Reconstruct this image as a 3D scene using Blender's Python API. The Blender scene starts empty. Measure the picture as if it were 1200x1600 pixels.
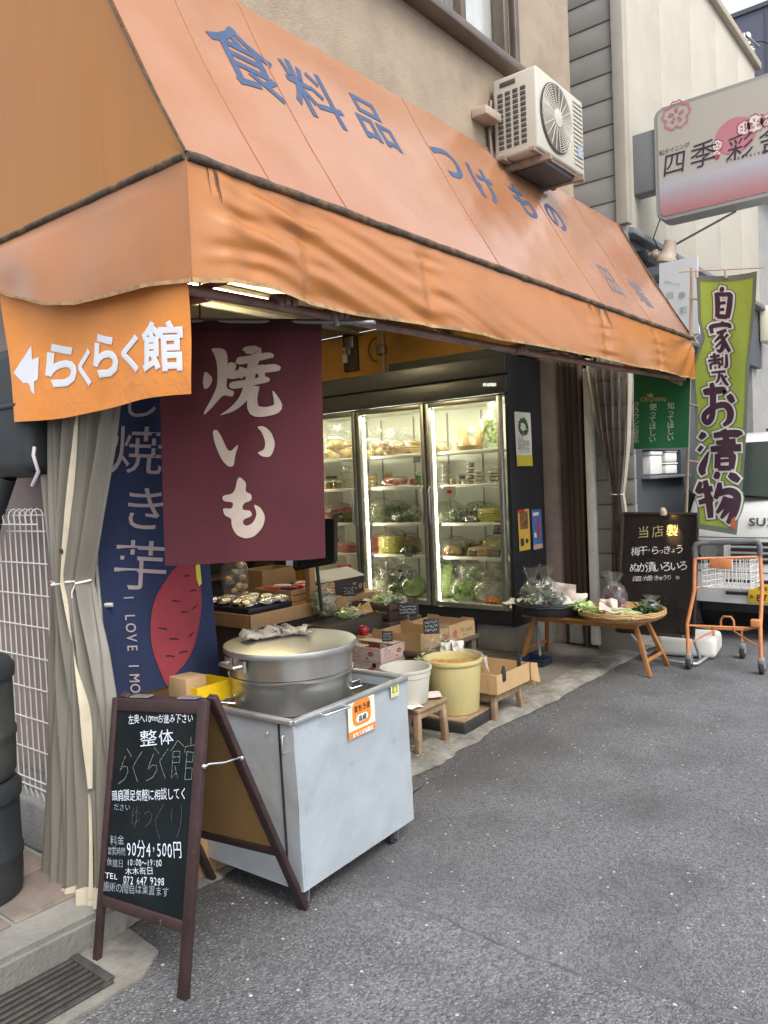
import bpy, bmesh, math, random
from mathutils import Vector, Matrix, noise
SC = bpy.context.scene
COL = SC.collection
R = math.radians
# ------------------------------------------------------------------ camera
CAM_H, YAW, PITCH, ROLL, FPX = 1.55, R(38.6), R(-2.2), R(-2.4), 1235.0
_F = Vector((math.cos(YAW)*math.cos(PITCH), math.sin(YAW)*math.cos(PITCH), math.sin(PITCH)))
_r = _F.cross(Vector((0, 0, 1))).normalized(); _u = _r.cross(_F)
CR = _r*math.cos(ROLL) + _u*math.sin(ROLL)
CU = -_r*math.sin(ROLL) + _u*math.cos(ROLL)
CC = Vector((0, 0, CAM_H))
cam = bpy.data.cameras.new('camera'); co = bpy.data.objects.new('camera', cam); COL.objects.link(co)
co.matrix_world = Matrix(((CR.x, CU.x, -_F.x, 0), (CR.y, CU.y, -_F.y, 0), (CR.z, CU.z, -_F.z, CAM_H), (0, 0, 0, 1)))
cam.sensor_fit = 'VERTICAL'; cam.sensor_height = 36; cam.lens = FPX/1600*36
cam.clip_start = .05; cam.clip_end = 400
SC.camera = co
# ------------------------------------------------------------------ sky, sun, exposure
SUN_EL, SUN_AZ = 52, 205         # azimuth clockwise from +Y
w = bpy.data.worlds.new("World"); SC.world = w; w.use_nodes = True
nt = w.node_tree; bg = nt.nodes['Background']
sky = nt.nodes.new('ShaderNodeTexSky'); sky.sky_type = 'NISHITA'; sky.sun_disc = False
sky.sun_elevation = R(SUN_EL); sky.sun_rotation = R(SUN_AZ); sky.air_density = 1.0; sky.dust_density = 6.0; sky.ozone_density = 1.0
hs = nt.nodes.new('ShaderNodeHueSaturation'); hs.inputs['Saturation'].default_value = .45
cl = nt.nodes.new('ShaderNodeMix'); cl.data_type = 'RGBA'; cl.blend_type = 'ADD'; cl.inputs[0].default_value = 1; cl.inputs[7].default_value = (2.75, 2.87, 3.1, 1)   # even bright cloud over the sky
nt.links.new(sky.outputs[0], hs.inputs['Color']); nt.links.new(hs.outputs[0], cl.inputs[6]); nt.links.new(cl.outputs[2], bg.inputs[0])
bg.inputs[1].default_value = .15
sl = bpy.data.lights.new('sun', 'SUN'); sl.energy = .8; sl.angle = R(20); sl.color = (1, .955, .89)
so = bpy.data.objects.new('sun', sl); COL.objects.link(so)
az = R(SUN_AZ); sd = Vector((math.sin(az)*math.cos(R(SUN_EL)), math.cos(az)*math.cos(R(SUN_EL)), math.sin(R(SUN_EL))))
so.rotation_euler = sd.to_track_quat('Z', 'Y').to_euler(); so.location = (0, -3, 9)
SC.view_settings.view_transform = 'Standard'; SC.view_settings.look = 'None'; SC.view_settings.gamma = 1
SC.view_settings.exposure = .5
SC.render.engine = 'CYCLES'; SC.cycles.use_denoising = True
SC.cycles.max_bounces = 10; SC.cycles.transparent_max_bounces = 24; SC.cycles.transmission_bounces = 6
SC.cycles.sample_clamp_indirect = 6
# ------------------------------------------------------------------ helpers
def P(px, py, x=None, y=None, z=None):
    """Point of the place seen at photo pixel (px,py), at a known distance."""
    d = CR*(px-600) - CU*(py-800) + _F*FPX
    if x is not None: t = x/d.x
    elif y is not None: t = y/d.y
    else: t = (z-CAM_H)/d.z
    return CC + d*t
def PL(px, py, o, n):
    d = CR*(px-600) - CU*(py-800) + _F*FPX
    return CC + d*((o-CC).dot(n)/d.dot(n))
def V(*a): return Vector(a)
def srgb(r, g, b):
    f = lambda c: (c/255/12.92 if c <= 10 else ((c/255+.055)/1.055)**2.4)
    return (f(r), f(g), f(b))
def lerp(a, b, t): return a+(b-a)*t
def interp(pts, x):
    if x <= pts[0][0]: return pts[0][1]
    for (a, fa), (b, fb) in zip(pts, pts[1:]):
        if x <= b: return fa+(fb-fa)*(x-a)/(b-a)
    return pts[-1][1]
MATS = {}
def mat(name, col=(.5, .5, .5), rough=.6, metal=0, var=.0, vscale=6, dirt=None, bump=None, spec=.5, coat=0, emit=None, es=1,
        trans=0, sub=0, stretch=None, bump2=None, transl=0):
    """dirt = (colour, scale, lo, hi, strength); bump = (scale, strength)."""
    if name in MATS: return MATS[name]
    m = bpy.data.materials.new(name); m.use_nodes = True; MATS[name] = m
    t = m.node_tree; N = t.nodes; Lk = t.links; b = N['Principled BSDF']
    b.inputs['Base Color'].default_value = (*col, 1); b.inputs['Roughness'].default_value = rough
    b.inputs['Metallic'].default_value = metal; b.inputs['Specular IOR Level'].default_value = spec
    b.inputs['Coat Weight'].default_value = coat; b.inputs['Coat Roughness'].default_value = .15
    b.inputs['Transmission Weight'].default_value = trans
    if emit: b.inputs['Emission Color'].default_value = (*emit, 1); b.inputs['Emission Strength'].default_value = es
    tc = N.new('ShaderNodeTexCoord'); co_ = tc.outputs['Object']
    if stretch:
        mp = N.new('ShaderNodeMapping'); mp.inputs['Scale'].default_value = stretch; Lk.new(co_, mp.inputs[0]); co_ = mp.outputs[0]
    def nz(scale, detail=5, rough_=.6):
        n = N.new('ShaderNodeTexNoise'); n.inputs['Scale'].default_value = scale; n.inputs['Detail'].default_value = detail
        n.inputs['Roughness'].default_value = rough_; Lk.new(co_, n.inputs['Vector']); return n
    out = None
    def mix(fac, a, bcol):
        mx = N.new('ShaderNodeMix'); mx.data_type = 'RGBA'; Lk.new(fac, mx.inputs[0])
        if isinstance(a, tuple): mx.inputs[6].default_value = (*a, 1)
        else: Lk.new(a, mx.inputs[6])
        mx.inputs[7].default_value = (*bcol, 1); return mx.outputs[2]
    def ramp(src, lo, hi):
        r_ = N.new('ShaderNodeMapRange'); r_.inputs[1].default_value = lo; r_.inputs[2].default_value = hi; Lk.new(src, r_.inputs[0]); return r_.outputs[0]
    if var:
        n = nz(vscale); f_ = ramp(n.outputs[0], .3, .7)
        out = mix(f_, tuple(c*(1-var) for c in col), tuple(min(1, c*(1+var)) for c in col))
        rr = N.new('ShaderNodeMapRange'); rr.inputs[3].default_value = max(0, rough-.08); rr.inputs[4].default_value = min(1, rough+.1)
        Lk.new(n.outputs[0], rr.inputs[0]); Lk.new(rr.outputs[0], b.inputs['Roughness'])
    ds = dirt if isinstance(dirt, list) else ([dirt] if dirt else [])
    for (dc, dsc, lo, hi, st) in ds:
        n = nz(dsc, 7, .65); f_ = ramp(n.outputs[0], lo, hi)
        mm = N.new('ShaderNodeMath'); mm.operation = 'MULTIPLY'; mm.inputs[1].default_value = st; Lk.new(f_, mm.inputs[0])
        out = mix(mm.outputs[0], out if out is not None else col, dc)
    if out is not None: Lk.new(out, b.inputs['Base Color'])
    prev = None
    for bp in (bump, bump2):
        if not bp: continue
        n = nz(bp[0], 4); bb = N.new('ShaderNodeBump'); bb.inputs['Strength'].default_value = bp[1]; bb.inputs['Distance'].default_value = bp[2] if len(bp) > 2 else .01
        Lk.new(n.outputs[0], bb.inputs['Height'])
        if prev: Lk.new(prev, bb.inputs['Normal'])
        prev = bb.outputs[0]
    if prev: Lk.new(prev, b.inputs['Normal'])
    if transl:
        tr = N.new('ShaderNodeBsdfTranslucent'); tr.inputs[0].default_value = (*col, 1)
        if out is not None: Lk.new(out, tr.inputs[0])
        mx = N.new('ShaderNodeMixShader'); mx.inputs[0].default_value = transl
        Lk.new(b.outputs[0], mx.inputs[1]); Lk.new(tr.outputs[0], mx.inputs[2]); Lk.new(mx.outputs[0], N['Material Output'].inputs[0])
    return m
def film(name, tint=(1, 1, 1), base=.08, edge=.5, rough=.12, white=.0):
    """thin clear plastic or glass: see-through, shinier towards grazing angles"""
    if name in MATS: return MATS[name]
    m = bpy.data.materials.new(name); m.use_nodes = True; MATS[name] = m
    t = m.node_tree; N = t.nodes; Lk = t.links; N.remove(N['Principled BSDF'])
    tr = N.new('ShaderNodeBsdfTransparent'); tr.inputs[0].default_value = (*tint, 1)
    gl = N.new('ShaderNodeBsdfGlossy'); gl.inputs['Roughness'].default_value = rough
    lw = N.new('ShaderNodeLayerWeight'); lw.inputs[0].default_value = .35
    mr = N.new('ShaderNodeMapRange'); mr.inputs[3].default_value = base; mr.inputs[4].default_value = edge; Lk.new(lw.outputs['Facing'], mr.inputs[0])
    mx = N.new('ShaderNodeMixShader'); Lk.new(mr.outputs[0], mx.inputs[0]); Lk.new(tr.outputs[0], mx.inputs[1]); Lk.new(gl.outputs[0], mx.inputs[2])
    o = mx.outputs[0]
    if white:
        df = N.new('ShaderNodeBsdfDiffuse'); df.inputs[0].default_value = (.8, .8, .78, 1)
        m2 = N.new('ShaderNodeMixShader'); m2.inputs[0].default_value = white; Lk.new(o, m2.inputs[1]); Lk.new(df.outputs[0], m2.inputs[2]); o = m2.outputs[0]
    Lk.new(o, N['Material Output'].inputs[0]); return m

def chalkmat(name, col, lo=.27, hi=.47, sc=130):
    """dusty broken chalk or worn print: noise lets the ground show through"""
    m = mat(name, col, .95, spec=.1); t = m.node_tree; N = t.nodes; Lk = t.links
    tc = N.new('ShaderNodeTexCoord'); n = N.new('ShaderNodeTexNoise'); n.inputs['Scale'].default_value = sc; n.inputs['Detail'].default_value = 6; Lk.new(tc.outputs['Object'], n.inputs[0])
    r_ = N.new('ShaderNodeMapRange'); r_.inputs[1].default_value = lo; r_.inputs[2].default_value = hi; Lk.new(n.outputs[0], r_.inputs[0])
    tr = N.new('ShaderNodeBsdfTransparent'); mx = N.new('ShaderNodeMixShader'); Lk.new(r_.outputs[0], mx.inputs[0]); Lk.new(tr.outputs[0], mx.inputs[1]); Lk.new(N['Principled BSDF'].outputs[0], mx.inputs[2]); Lk.new(mx.outputs[0], N['Material Output'].inputs[0]); return m
INV = {}
def tag(o, label=None, cat=None, group=None, kind=None):
    if label: o['label'] = label
    if cat: o['category'] = cat
    if group: o['group'] = group
    if kind: o['kind'] = kind
    return o
def thing(name, label, cat, loc=(0, 0, 0), rz=0, group=None):
    o = bpy.data.objects.new(name, None); COL.objects.link(o); o.location = loc; o.rotation_euler = (0, 0, rz)
    o.empty_display_size = .1
    INV[o.name] = (Matrix.Translation(Vector(loc)) @ Matrix.Rotation(rz, 4, 'Z')).inverted()
    return tag(o, label, cat, group)
def copy_tree(o, parent=None):
    c = o.copy(); COL.objects.link(c); c.parent = parent
    for ch in list(o.children): copy_tree(ch, c)
    return c
class MB:
    def __init__(s): s.bm = bmesh.new()
    def _m(s, faces, mi):
        if mi:
            for f in faces: f.material_index = mi
    def box(s, c, sz, rot=None, bev=0, mi=0, seg=2):
        M = Matrix.Translation(Vector(c))
        if rot is not None:
            M = M @ (rot if isinstance(rot, Matrix) else Matrix.Rotation(rot, 4, 'Z'))
        M = M @ Matrix.Diagonal((*sz, 1))
        g = bmesh.ops.create_cube(s.bm, size=1, matrix=M); vs = g['verts']
        if bev:
            es = list({e for v in vs for e in v.link_edges})
            r_ = bmesh.ops.bevel(s.bm, geom=es, offset=bev, segments=seg, affect='EDGES', profile=.5, clamp_overlap=True)
            s._m(r_['faces'], mi)
        s._m({f for v in vs if v.is_valid for f in v.link_faces}, mi)
        return s
    def bar(s, a, b, w_, h_, up=(0, 0, 1), bev=0, mi=0):
        a, b = Vector(a), Vector(b); d = b-a; x = d.normalized(); up = Vector(up)
        y = up.cross(x)
        if y.length < 1e-4: y = Vector((0, 1, 0)).cross(x)
        y.normalize(); z = x.cross(y)
        M = Matrix((x, y, z)).transposed().to_4x4()
        return s.box((a+b)/2, (d.length, w_, h_), M, bev, mi)
    def tube(s, pts, r, seg=8, mi=0, closed=False, cap=True, radii=None):
        pts = [Vector(p) for p in pts]; n = len(pts); rings = []; prev = None
        for i, p in enumerate(pts):
            if closed: d = pts[(i+1) % n]-pts[i-1]
            else: d = pts[min(i+1, n-1)]-pts[max(i-1, 0)]
            if d.length < 1e-9: d = Vector((0, 0, 1))
            d.normalize()
            if prev is None:
                a = d.cross(Vector((0, 0, 1)))
                if a.length < 1e-3: a = d.cross(Vector((1, 0, 0)))
            else: a = prev - d*prev.dot(d)
            a.normalize(); prev = a; b = d.cross(a); rr = radii[i] if radii else r
            rings.append([s.bm.verts.new(p+(a*math.cos(2*math.pi*k/seg)+b*math.sin(2*math.pi*k/seg))*rr) for k in range(seg)])
        fs = []
        for i in range(n if closed else n-1):
            A, B = rings[i], rings[(i+1) % n]
            for k in range(seg): fs.append(s.bm.faces.new((A[k], A[(k+1) % seg], B[(k+1) % seg], B[k])))
        if cap and not closed:
            fs.append(s.bm.faces.new(rings[0][::-1])); fs.append(s.bm.faces.new(rings[-1]))
        for f in fs: f.smooth = True
        s._m(fs, mi); return s
    def lathe(s, prof, c, seg=32, mi=0, M=None, wob=None):
        c = Vector(c); rings = []; fs = []
        for (r, z) in prof:
            ring = []
            for k in range(seg):
                a = 2*math.pi*k/seg; rr = r*(wob(a, z) if wob else 1)
                v = Vector((rr*math.cos(a), rr*math.sin(a), z))
                if M: v = M @ v
                ring.append(s.bm.verts.new(c+v))
            rings.append(ring)
        for A, B in zip(rings, rings[1:]):
            for k in range(seg):
                fs.append(s.bm.faces.new((A[k], A[(k+1) % seg], B[(k+1) % seg], B[k])))
        if prof[0][0] > 1e-6: fs.append(s.bm.faces.new(rings[0][::-1]))
        if prof[-1][0] > 1e-6: fs.append(s.bm.faces.new(rings[-1]))
        for f in fs: f.smooth = True
        s._m(fs, mi); return s
    def grid(s, fn, nu, nv, mi=0, smooth=True):
        g = [[s.bm.verts.new(fn(i/nu, j/nv)) for j in range(nv+1)] for i in range(nu+1)]; fs = []
        for i in range(nu):
            for j in range(nv):
                f = s.bm.faces.new((g[i][j], g[i+1][j], g[i+1][j+1], g[i][j+1])); f.smooth = smooth; fs.append(f)
        s._m(fs, mi); return s
    def poly(s, pts, mi=0):
        f = s.bm.faces.new([s.bm.verts.new(Vector(p)) for p in pts]); s._m([f], mi); return s
    def prism(s, pts, d, mi=0):
        d = Vector(d); a = [s.bm.verts.new(Vector(p)) for p in pts]; b = [s.bm.verts.new(Vector(p)+d) for p in pts]; n = len(a)
        fs = [s.bm.faces.new(a[::-1]), s.bm.faces.new(b)]
        for i in range(n): fs.append(s.bm.faces.new((a[i], a[(i+1) % n], b[(i+1) % n], b[i])))
        s._m(fs, mi); return s
    def ico(s, c, r, sub=2, sc=(1, 1, 1), nz=0, nf=3, seed=0, mi=0, ridged=False, flat=None, rot=None):
        g = bmesh.ops.create_icosphere(s.bm, subdivisions=sub, radius=1); c = Vector(c); off = Vector((seed*3.17, seed*1.31, seed*7.7))
        for v in g['verts']:
            p = v.co.copy()
            if nz:
                q = noise.noise(p*nf+off)+.5*noise.noise(p*nf*2.3+off)
                if ridged: q = .6-2*abs(q)
                p *= 1+nz*q
            p = Vector((p.x*sc[0], p.y*sc[1], p.z*sc[2]))*r
            if flat is not None and p.z < -r*sc[2]*flat: p.z = -r*sc[2]*flat
            if rot is not None: p = rot @ p
            v.co = c+p
        fs = {f for v in g['verts'] for f in v.link_faces}
        for f in fs: f.smooth = True
        s._m(fs, mi); return s
    def leaf(s, c, d, up, ln, wd, curl=.3, mi=0):
        d = Vector(d).normalized(); sd_ = d.cross(Vector(up))
        if sd_.length < 1e-3: sd_ = d.cross(Vector((.3, .9, .1)))
        sd_.normalize(); n = sd_.cross(d); c = Vector(c); rows = []
        for t, wk in ((0, .15), (.35, .9), (.7, .8), (1, .1)):
            m_ = c+d*ln*t+n*(-curl*ln*t*t)
            rows.append((s.bm.verts.new(m_-sd_*wd*wk+n*wd*.25*wk), s.bm.verts.new(m_), s.bm.verts.new(m_+sd_*wd*wk+n*wd*.25*wk)))
        fs = []
        for A, B in zip(rows, rows[1:]):
            fs.append(s.bm.faces.new((A[0], A[1], B[1], B[0]))); fs.append(s.bm.faces.new((A[1], A[2], B[2], B[1])))
        for f in fs: f.smooth = True
        s._m(fs, mi); return s
    def build(s, name, mats, parent=None, smooth=False, origin=None, sharp=None, recalc=True):
        if recalc: bmesh.ops.recalc_face_normals(s.bm, faces=s.bm.faces)
        me = bpy.data.meshes.new(name); 
        if smooth:
            for f in s.bm.faces: f.smooth = True
        s.bm.to_mesh(me); s.bm.free()
        for m_ in (mats if isinstance(mats, (list, tuple)) else [mats]): me.materials.append(m_)
        o = bpy.data.objects.new(name, me); COL.objects.link(o)
        if parent is not None:
            o.parent = parent; root = parent
            while root.parent is not None: root = root.parent
            if root.name in INV: me.transform(INV[root.name])
            else: me.transform(Matrix.Translation(-root.location))
        elif origin is not None:
            o.location = origin; me.transform(Matrix.Translation(-Vector(origin)))
        if True:
            try: me.set_sharp_from_angle(angle=R(sharp or 48))
            except Exception: pass
        return o
_glyph = {}
def glyph(ch, weight):
    k = (ch, weight)
    if k not in _glyph:
        cu = bpy.data.curves.new('t', 'FONT'); cu.body = ch; cu.size = 1; cu.fill_mode = 'FRONT'; cu.resolution_u = 3
        if weight > 0: cu.bevel_depth = weight; cu.bevel_resolution = 1
        ob = bpy.data.objects.new('t', cu); COL.objects.link(ob)
        dg = bpy.context.evaluated_depsgraph_get(); me = bpy.data.meshes.new_from_object(ob.evaluated_get(dg))
        vs = [(v.co.x, v.co.y, v.co.z) for v in me.vertices]; fs = [tuple(p.vertices) for p in me.polygons]
        bpy.data.objects.remove(ob); bpy.data.curves.remove(cu); bpy.data.meshes.remove(me)
        xs = [v[0] for v in vs] or [0]; ys = [v[1] for v in vs] or [0]
        _glyph[k] = (vs, fs, min(xs), max(xs), min(ys), max(ys))
    return _glyph[k]
def put_text(mb, items, f, sub=0, mi=0):
    """items: (text, x, y, size, opts); glyph boxes are centred on (x,y) for a single character, left-aligned otherwise.
    f maps (u,v) to a point of the place."""
    for it in items:
        s_, x, y, size = it[:4]; o = it[4] if len(it) > 4 else {}
        wt = o.get('w', 0); rot = R(o.get('rot', 0)); xs = o.get('xs', 1); sh = o.get('sh', 0); vert = o.get('vert', False)
        jit = o.get('jit', 0); gap = o.get('gap', 1.0); rnd = random.Random(len(s_)*7+int(x*1000))
        cx = x; cy = y
        for ch in s_:
            if ch == ' ': cx += size*.45*xs*gap; continue
            vs, fs, x0, x1, y0, y1 = glyph(ch, wt)
            wide = ord(ch) > 0x2000
            adv = (1.0 if wide else (x1-x0)+.09)*size*xs*gap
            ox = (x0+x1)/2 if not wide else .5; oy = .37 if len(s_) > 1 or wide else (y0+y1)/2
            ccx = cx+adv/2 if not vert and len(s_) > 1 else cx; 
            if vert: ccx = x
            a = rot+jit*rnd.uniform(-.15, .15); ks = 1+jit*rnd.uniform(-.15, .15); jy = jit*rnd.uniform(-.08, .08)*size
            bv = []
            t = bmesh.new(); tv = [t.verts.new(v) for v in vs]
            for fc in fs:
                try: t.faces.new([tv[i] for i in fc])
                except ValueError: pass
            for _ in range(sub):
                t_e = [e for e in t.edges if e.calc_length() > .2]
                if t_e:
                    bmesh.ops.subdivide_edges(t, edges=t_e, cuts=1, use_grid_fill=False); bmesh.ops.triangulate(t, faces=t.faces)
            t.verts.index_update()
            nrm = (f(ccx+.01*size, cy)-f(ccx, cy)).cross(f(ccx, cy+.01*size)-f(ccx, cy)); nrm = nrm.normalized() if nrm.length > 1e-12 else Vector((0, 0, 0))
            for v in t.verts:
                gx = (v.co.x-ox)*size*xs*ks; gy = (v.co.y-oy)*size*ks; gx += sh*gy
                uu = ccx+gx*math.cos(a)-gy*math.sin(a); vv = cy+jy+gx*math.sin(a)+gy*math.cos(a)
                q_ = f(uu, vv)
                if wt > 0: q_ = q_+nrm*(v.co.z/wt*.0006)
                bv.append(mb.bm.verts.new(q_))
            for fc in t.faces:
                try: nf = mb.bm.faces.new([bv[v.index] for v in fc.verts])
                except ValueError: continue
                nf.material_index = mi; nf.smooth = True
            t.free()
            if vert: cy -= size*gap
            else: cx += adv
    return mb
def frame(o, u, v, eps=.004):
    """flat lettering frame: origin, unit right, unit up; returns a map (u,v)->point, raised by eps along the outward normal u x v"""
    o, u, v = Vector(o), Vector(u).normalized(), Vector(v).normalized(); n = u.cross(v)
    return lambda a, b, e=0: o+u*a+v*b+n*(eps+e)
def disc2(mb, f, cx, cy, r, seg=20, ry=None, mi=0, a0=0, a1=360):
    ry = ry or r; pts = [f(cx+r*math.cos(R(a0+(a1-a0)*k/seg)), cy+ry*math.sin(R(a0+(a1-a0)*k/seg))) for k in range(seg if a1-a0 == 360 else seg+1)]
    mb.poly(pts, mi); return mb
def stroke2(mb, f, pts, wd, mi=0, closed=False):
    """flat ribbon along a 2-d polyline"""
    n = len(pts); L_ = []; R_ = []
    for i in range(n):
        a = pts[(i-1) % n] if closed or i > 0 else pts[i]; b = pts[(i+1) % n] if closed or i < n-1 else pts[i]
        dx, dy = b[0]-a[0], b[1]-a[1]; l = math.hypot(dx, dy) or 1; nx, ny = -dy/l*wd/2, dx/l*wd/2
        L_.append(mb.bm.verts.new(f(pts[i][0]+nx, pts[i][1]+ny))); R_.append(mb.bm.verts.new(f(pts[i][0]-nx, pts[i][1]-ny)))
    for i in range(n if closed else n-1):
        j = (i+1) % n; q = mb.bm.faces.new((L_[i], L_[j], R_[j], R_[i])); q.material_index = mi
    return mb
def rect2(mb, f, x0, y0, x1, y1, mi=0, nu=1, nv=1):
    return mb.grid(lambda a, b: f(lerp(x0, x1, a), lerp(y0, y1, b)), nu, nv, mi)
def brush(mb, f, pts, e=0, mi=0, sub=3):
    """brush stroke along (x,y,width) points, round ends, smoothed"""
    P_ = []
    n = len(pts)
    for i in range(n-1):
        a, b_, c, d = pts[max(i-1, 0)], pts[i], pts[i+1], pts[min(i+2, n-1)]
        for k in range(sub):
            t = k/sub; q = []
            for j in range(3): q.append(.5*(2*b_[j]+(c[j]-a[j])*t+(2*a[j]-5*b_[j]+4*c[j]-d[j])*t*t+(-a[j]+3*b_[j]-3*c[j]+d[j])*t**3))
            P_.append(q)
    P_.append(list(pts[-1])); row = None
    for i, (x, y, w_) in enumerate(P_):
        a, c = P_[max(i-1, 0)], P_[min(i+1, len(P_)-1)]; dx, dy = c[0]-a[0], c[1]-a[1]; l = math.hypot(dx, dy) or 1; nx, ny = -dy/l*w_/2, dx/l*w_/2
        r_ = (mb.bm.verts.new(f(x+nx, y+ny, e)), mb.bm.verts.new(f(x-nx, y-ny, e)))
        if row: q = mb.bm.faces.new((row[0], r_[0], r_[1], row[1])); q.material_index = mi
        row = r_
def shape2(mb, f, pts, it=1, e=0):
    for _ in range(it):
        o = []
        for i in range(len(pts)): a, c = pts[i], pts[(i+1) % len(pts)]; o += [(a[0]*.8+c[0]*.2, a[1]*.8+c[1]*.2), (a[0]*.2+c[0]*.8, a[1]*.2+c[1]*.8)]
        pts = o
    b_ = bmesh.new(); fc = b_.faces.new([b_.verts.new((x, y, 0)) for x, y in pts]); bmesh.ops.triangulate(b_, faces=[fc]); b_.verts.index_update()
    vs = [mb.bm.verts.new(f(v.co.x, v.co.y, e)) for v in b_.verts]
    for t in b_.faces:
        try: mb.bm.faces.new([vs[v.index] for v in t.verts])
        except ValueError: pass
    b_.free()
NZ = lambda x, y=0, z=0: noise.noise(Vector((x, y, z)))
# ================================================================== SETTING: ground
def asphalt(name, c0, c1, speck, sc, bmp):
    m = bpy.data.materials.new(name); m.use_nodes = True; t = m.node_tree; N = t.nodes; Lk = t.links; b = N['Principled BSDF']
    tc = N.new('ShaderNodeTexCoord').outputs['Object']
    def nz(s_, d=6):
        n = N.new('ShaderNodeTexNoise'); n.inputs['Scale'].default_value = s_; n.inputs['Detail'].default_value = d; Lk.new(tc, n.inputs[0]); return n.outputs[0]
    def vor(s_):
        v = N.new('ShaderNodeTexVoronoi'); v.inputs['Scale'].default_value = s_; Lk.new(tc, v.inputs[0]); return v
    def rng(s_, a, b_, c=0, d=1):
        r_ = N.new('ShaderNodeMapRange'); r_.inputs[1].default_value = a; r_.inputs[2].default_value = b_; r_.inputs[3].default_value = c; r_.inputs[4].default_value = d; Lk.new(s_, r_.inputs[0]); return r_.outputs[0]
    def mix(f, a, b_, typ='MIX'):
        x = N.new('ShaderNodeMix'); x.data_type = 'RGBA'; x.blend_type = typ
        if isinstance(f, float): x.inputs[0].default_value = f
        else: Lk.new(f, x.inputs[0])
        for i, q in ((6, a), (7, b_)):
            if isinstance(q, tuple): x.inputs[i].default_value = (*q, 1)
            else: Lk.new(q, x.inputs[i])
        return x.outputs[2]
    v1 = vor(sc); v2 = vor(sc*.6); v3 = vor(sc*1.9)
    sep = N.new('ShaderNodeSeparateColor'); Lk.new(v1.outputs['Color'], sep.inputs[0])
    sep2 = N.new('ShaderNodeSeparateColor'); Lk.new(v2.outputs['Color'], sep2.inputs[0])
    col = mix(rng(nz(.55, 4), .35, .7), c0, c1)
    col = mix(rng(nz(2.4, 8), .45, .72, 0, .7), col, tuple(c*.5 for c in c0))
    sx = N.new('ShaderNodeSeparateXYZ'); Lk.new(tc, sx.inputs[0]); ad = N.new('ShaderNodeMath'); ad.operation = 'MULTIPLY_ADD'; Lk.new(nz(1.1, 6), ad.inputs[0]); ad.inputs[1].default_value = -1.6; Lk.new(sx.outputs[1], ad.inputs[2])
    col = mix(rng(ad.outputs[0], .75, 1.65, 0, .62), col, (.062, .057, .048))   # dirty band along the shop edge, with awning shade painted in
    col = mix(rng(sep.outputs[0], 0, 1, .0, .75), col, tuple(c*.28 for c in c0))
    dots = N.new('ShaderNodeMath'); dots.operation = 'MULTIPLY'
    Lk.new(rng(sep2.outputs[1], .984, .99), dots.inputs[0]); Lk.new(rng(v2.outputs['Distance'], .42, .3), dots.inputs[1])
    col = mix(dots.outputs[0], col, speck)
    d2 = N.new('ShaderNodeMath'); d2.operation = 'MULTIPLY'
    Lk.new(rng(sep.outputs[2], .8, .85), d2.inputs[0]); Lk.new(rng(v1.outputs['Distance'], .45, .3, 0, .5), d2.inputs[1])
    col = mix(d2.outputs[0], col, tuple(c*.6 for c in speck))
    Lk.new(col, b.inputs['Base Color']); b.inputs['Roughness'].default_value = .78
    hb = N.new('ShaderNodeMath'); hb.operation = 'ADD'; Lk.new(v1.outputs['Distance'], hb.inputs[0]); Lk.new(v3.outputs['Distance'], hb.inputs[1])
    bp = N.new('ShaderNodeBump'); bp.inputs['Strength'].default_value = bmp; bp.inputs['Distance'].default_value = .006; bp.invert = True
    Lk.new(hb.outputs[0], bp.inputs['Height']); Lk.new(bp.outputs[0], b.inputs['Normal']); return m
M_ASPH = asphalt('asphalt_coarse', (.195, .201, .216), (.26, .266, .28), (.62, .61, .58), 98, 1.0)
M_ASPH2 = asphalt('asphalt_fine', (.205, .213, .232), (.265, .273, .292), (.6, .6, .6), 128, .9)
M_SEAM = mat('tar_seam', (.105, .107, .112), .8, var=.4, vscale=22)
M_CONC = mat('kerb_concrete', (.27, .26, .23), .9, var=.25, vscale=9, dirt=[((.10, .093, .08), 4, .38, .66, .9), ((.06, .058, .05), 16, .58, .72, .6)], bump=(70, .5))
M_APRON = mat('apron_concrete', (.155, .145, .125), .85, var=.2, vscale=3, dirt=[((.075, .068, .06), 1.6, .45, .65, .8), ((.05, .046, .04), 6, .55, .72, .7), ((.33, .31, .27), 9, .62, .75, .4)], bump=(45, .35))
M_STEP = mat('step_concrete', (.27, .265, .24), .9, var=.25, vscale=6, dirt=[((.09, .085, .075), 3, .45, .68, .8)], bump=(50, .5))
b = MB(); b.poly([(-90, -90, 0), (120, -90, 0), (120, 90, 0), (-90, 90, 0)]); tag(b.build('road', M_ASPH), kind='structure')
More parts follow.
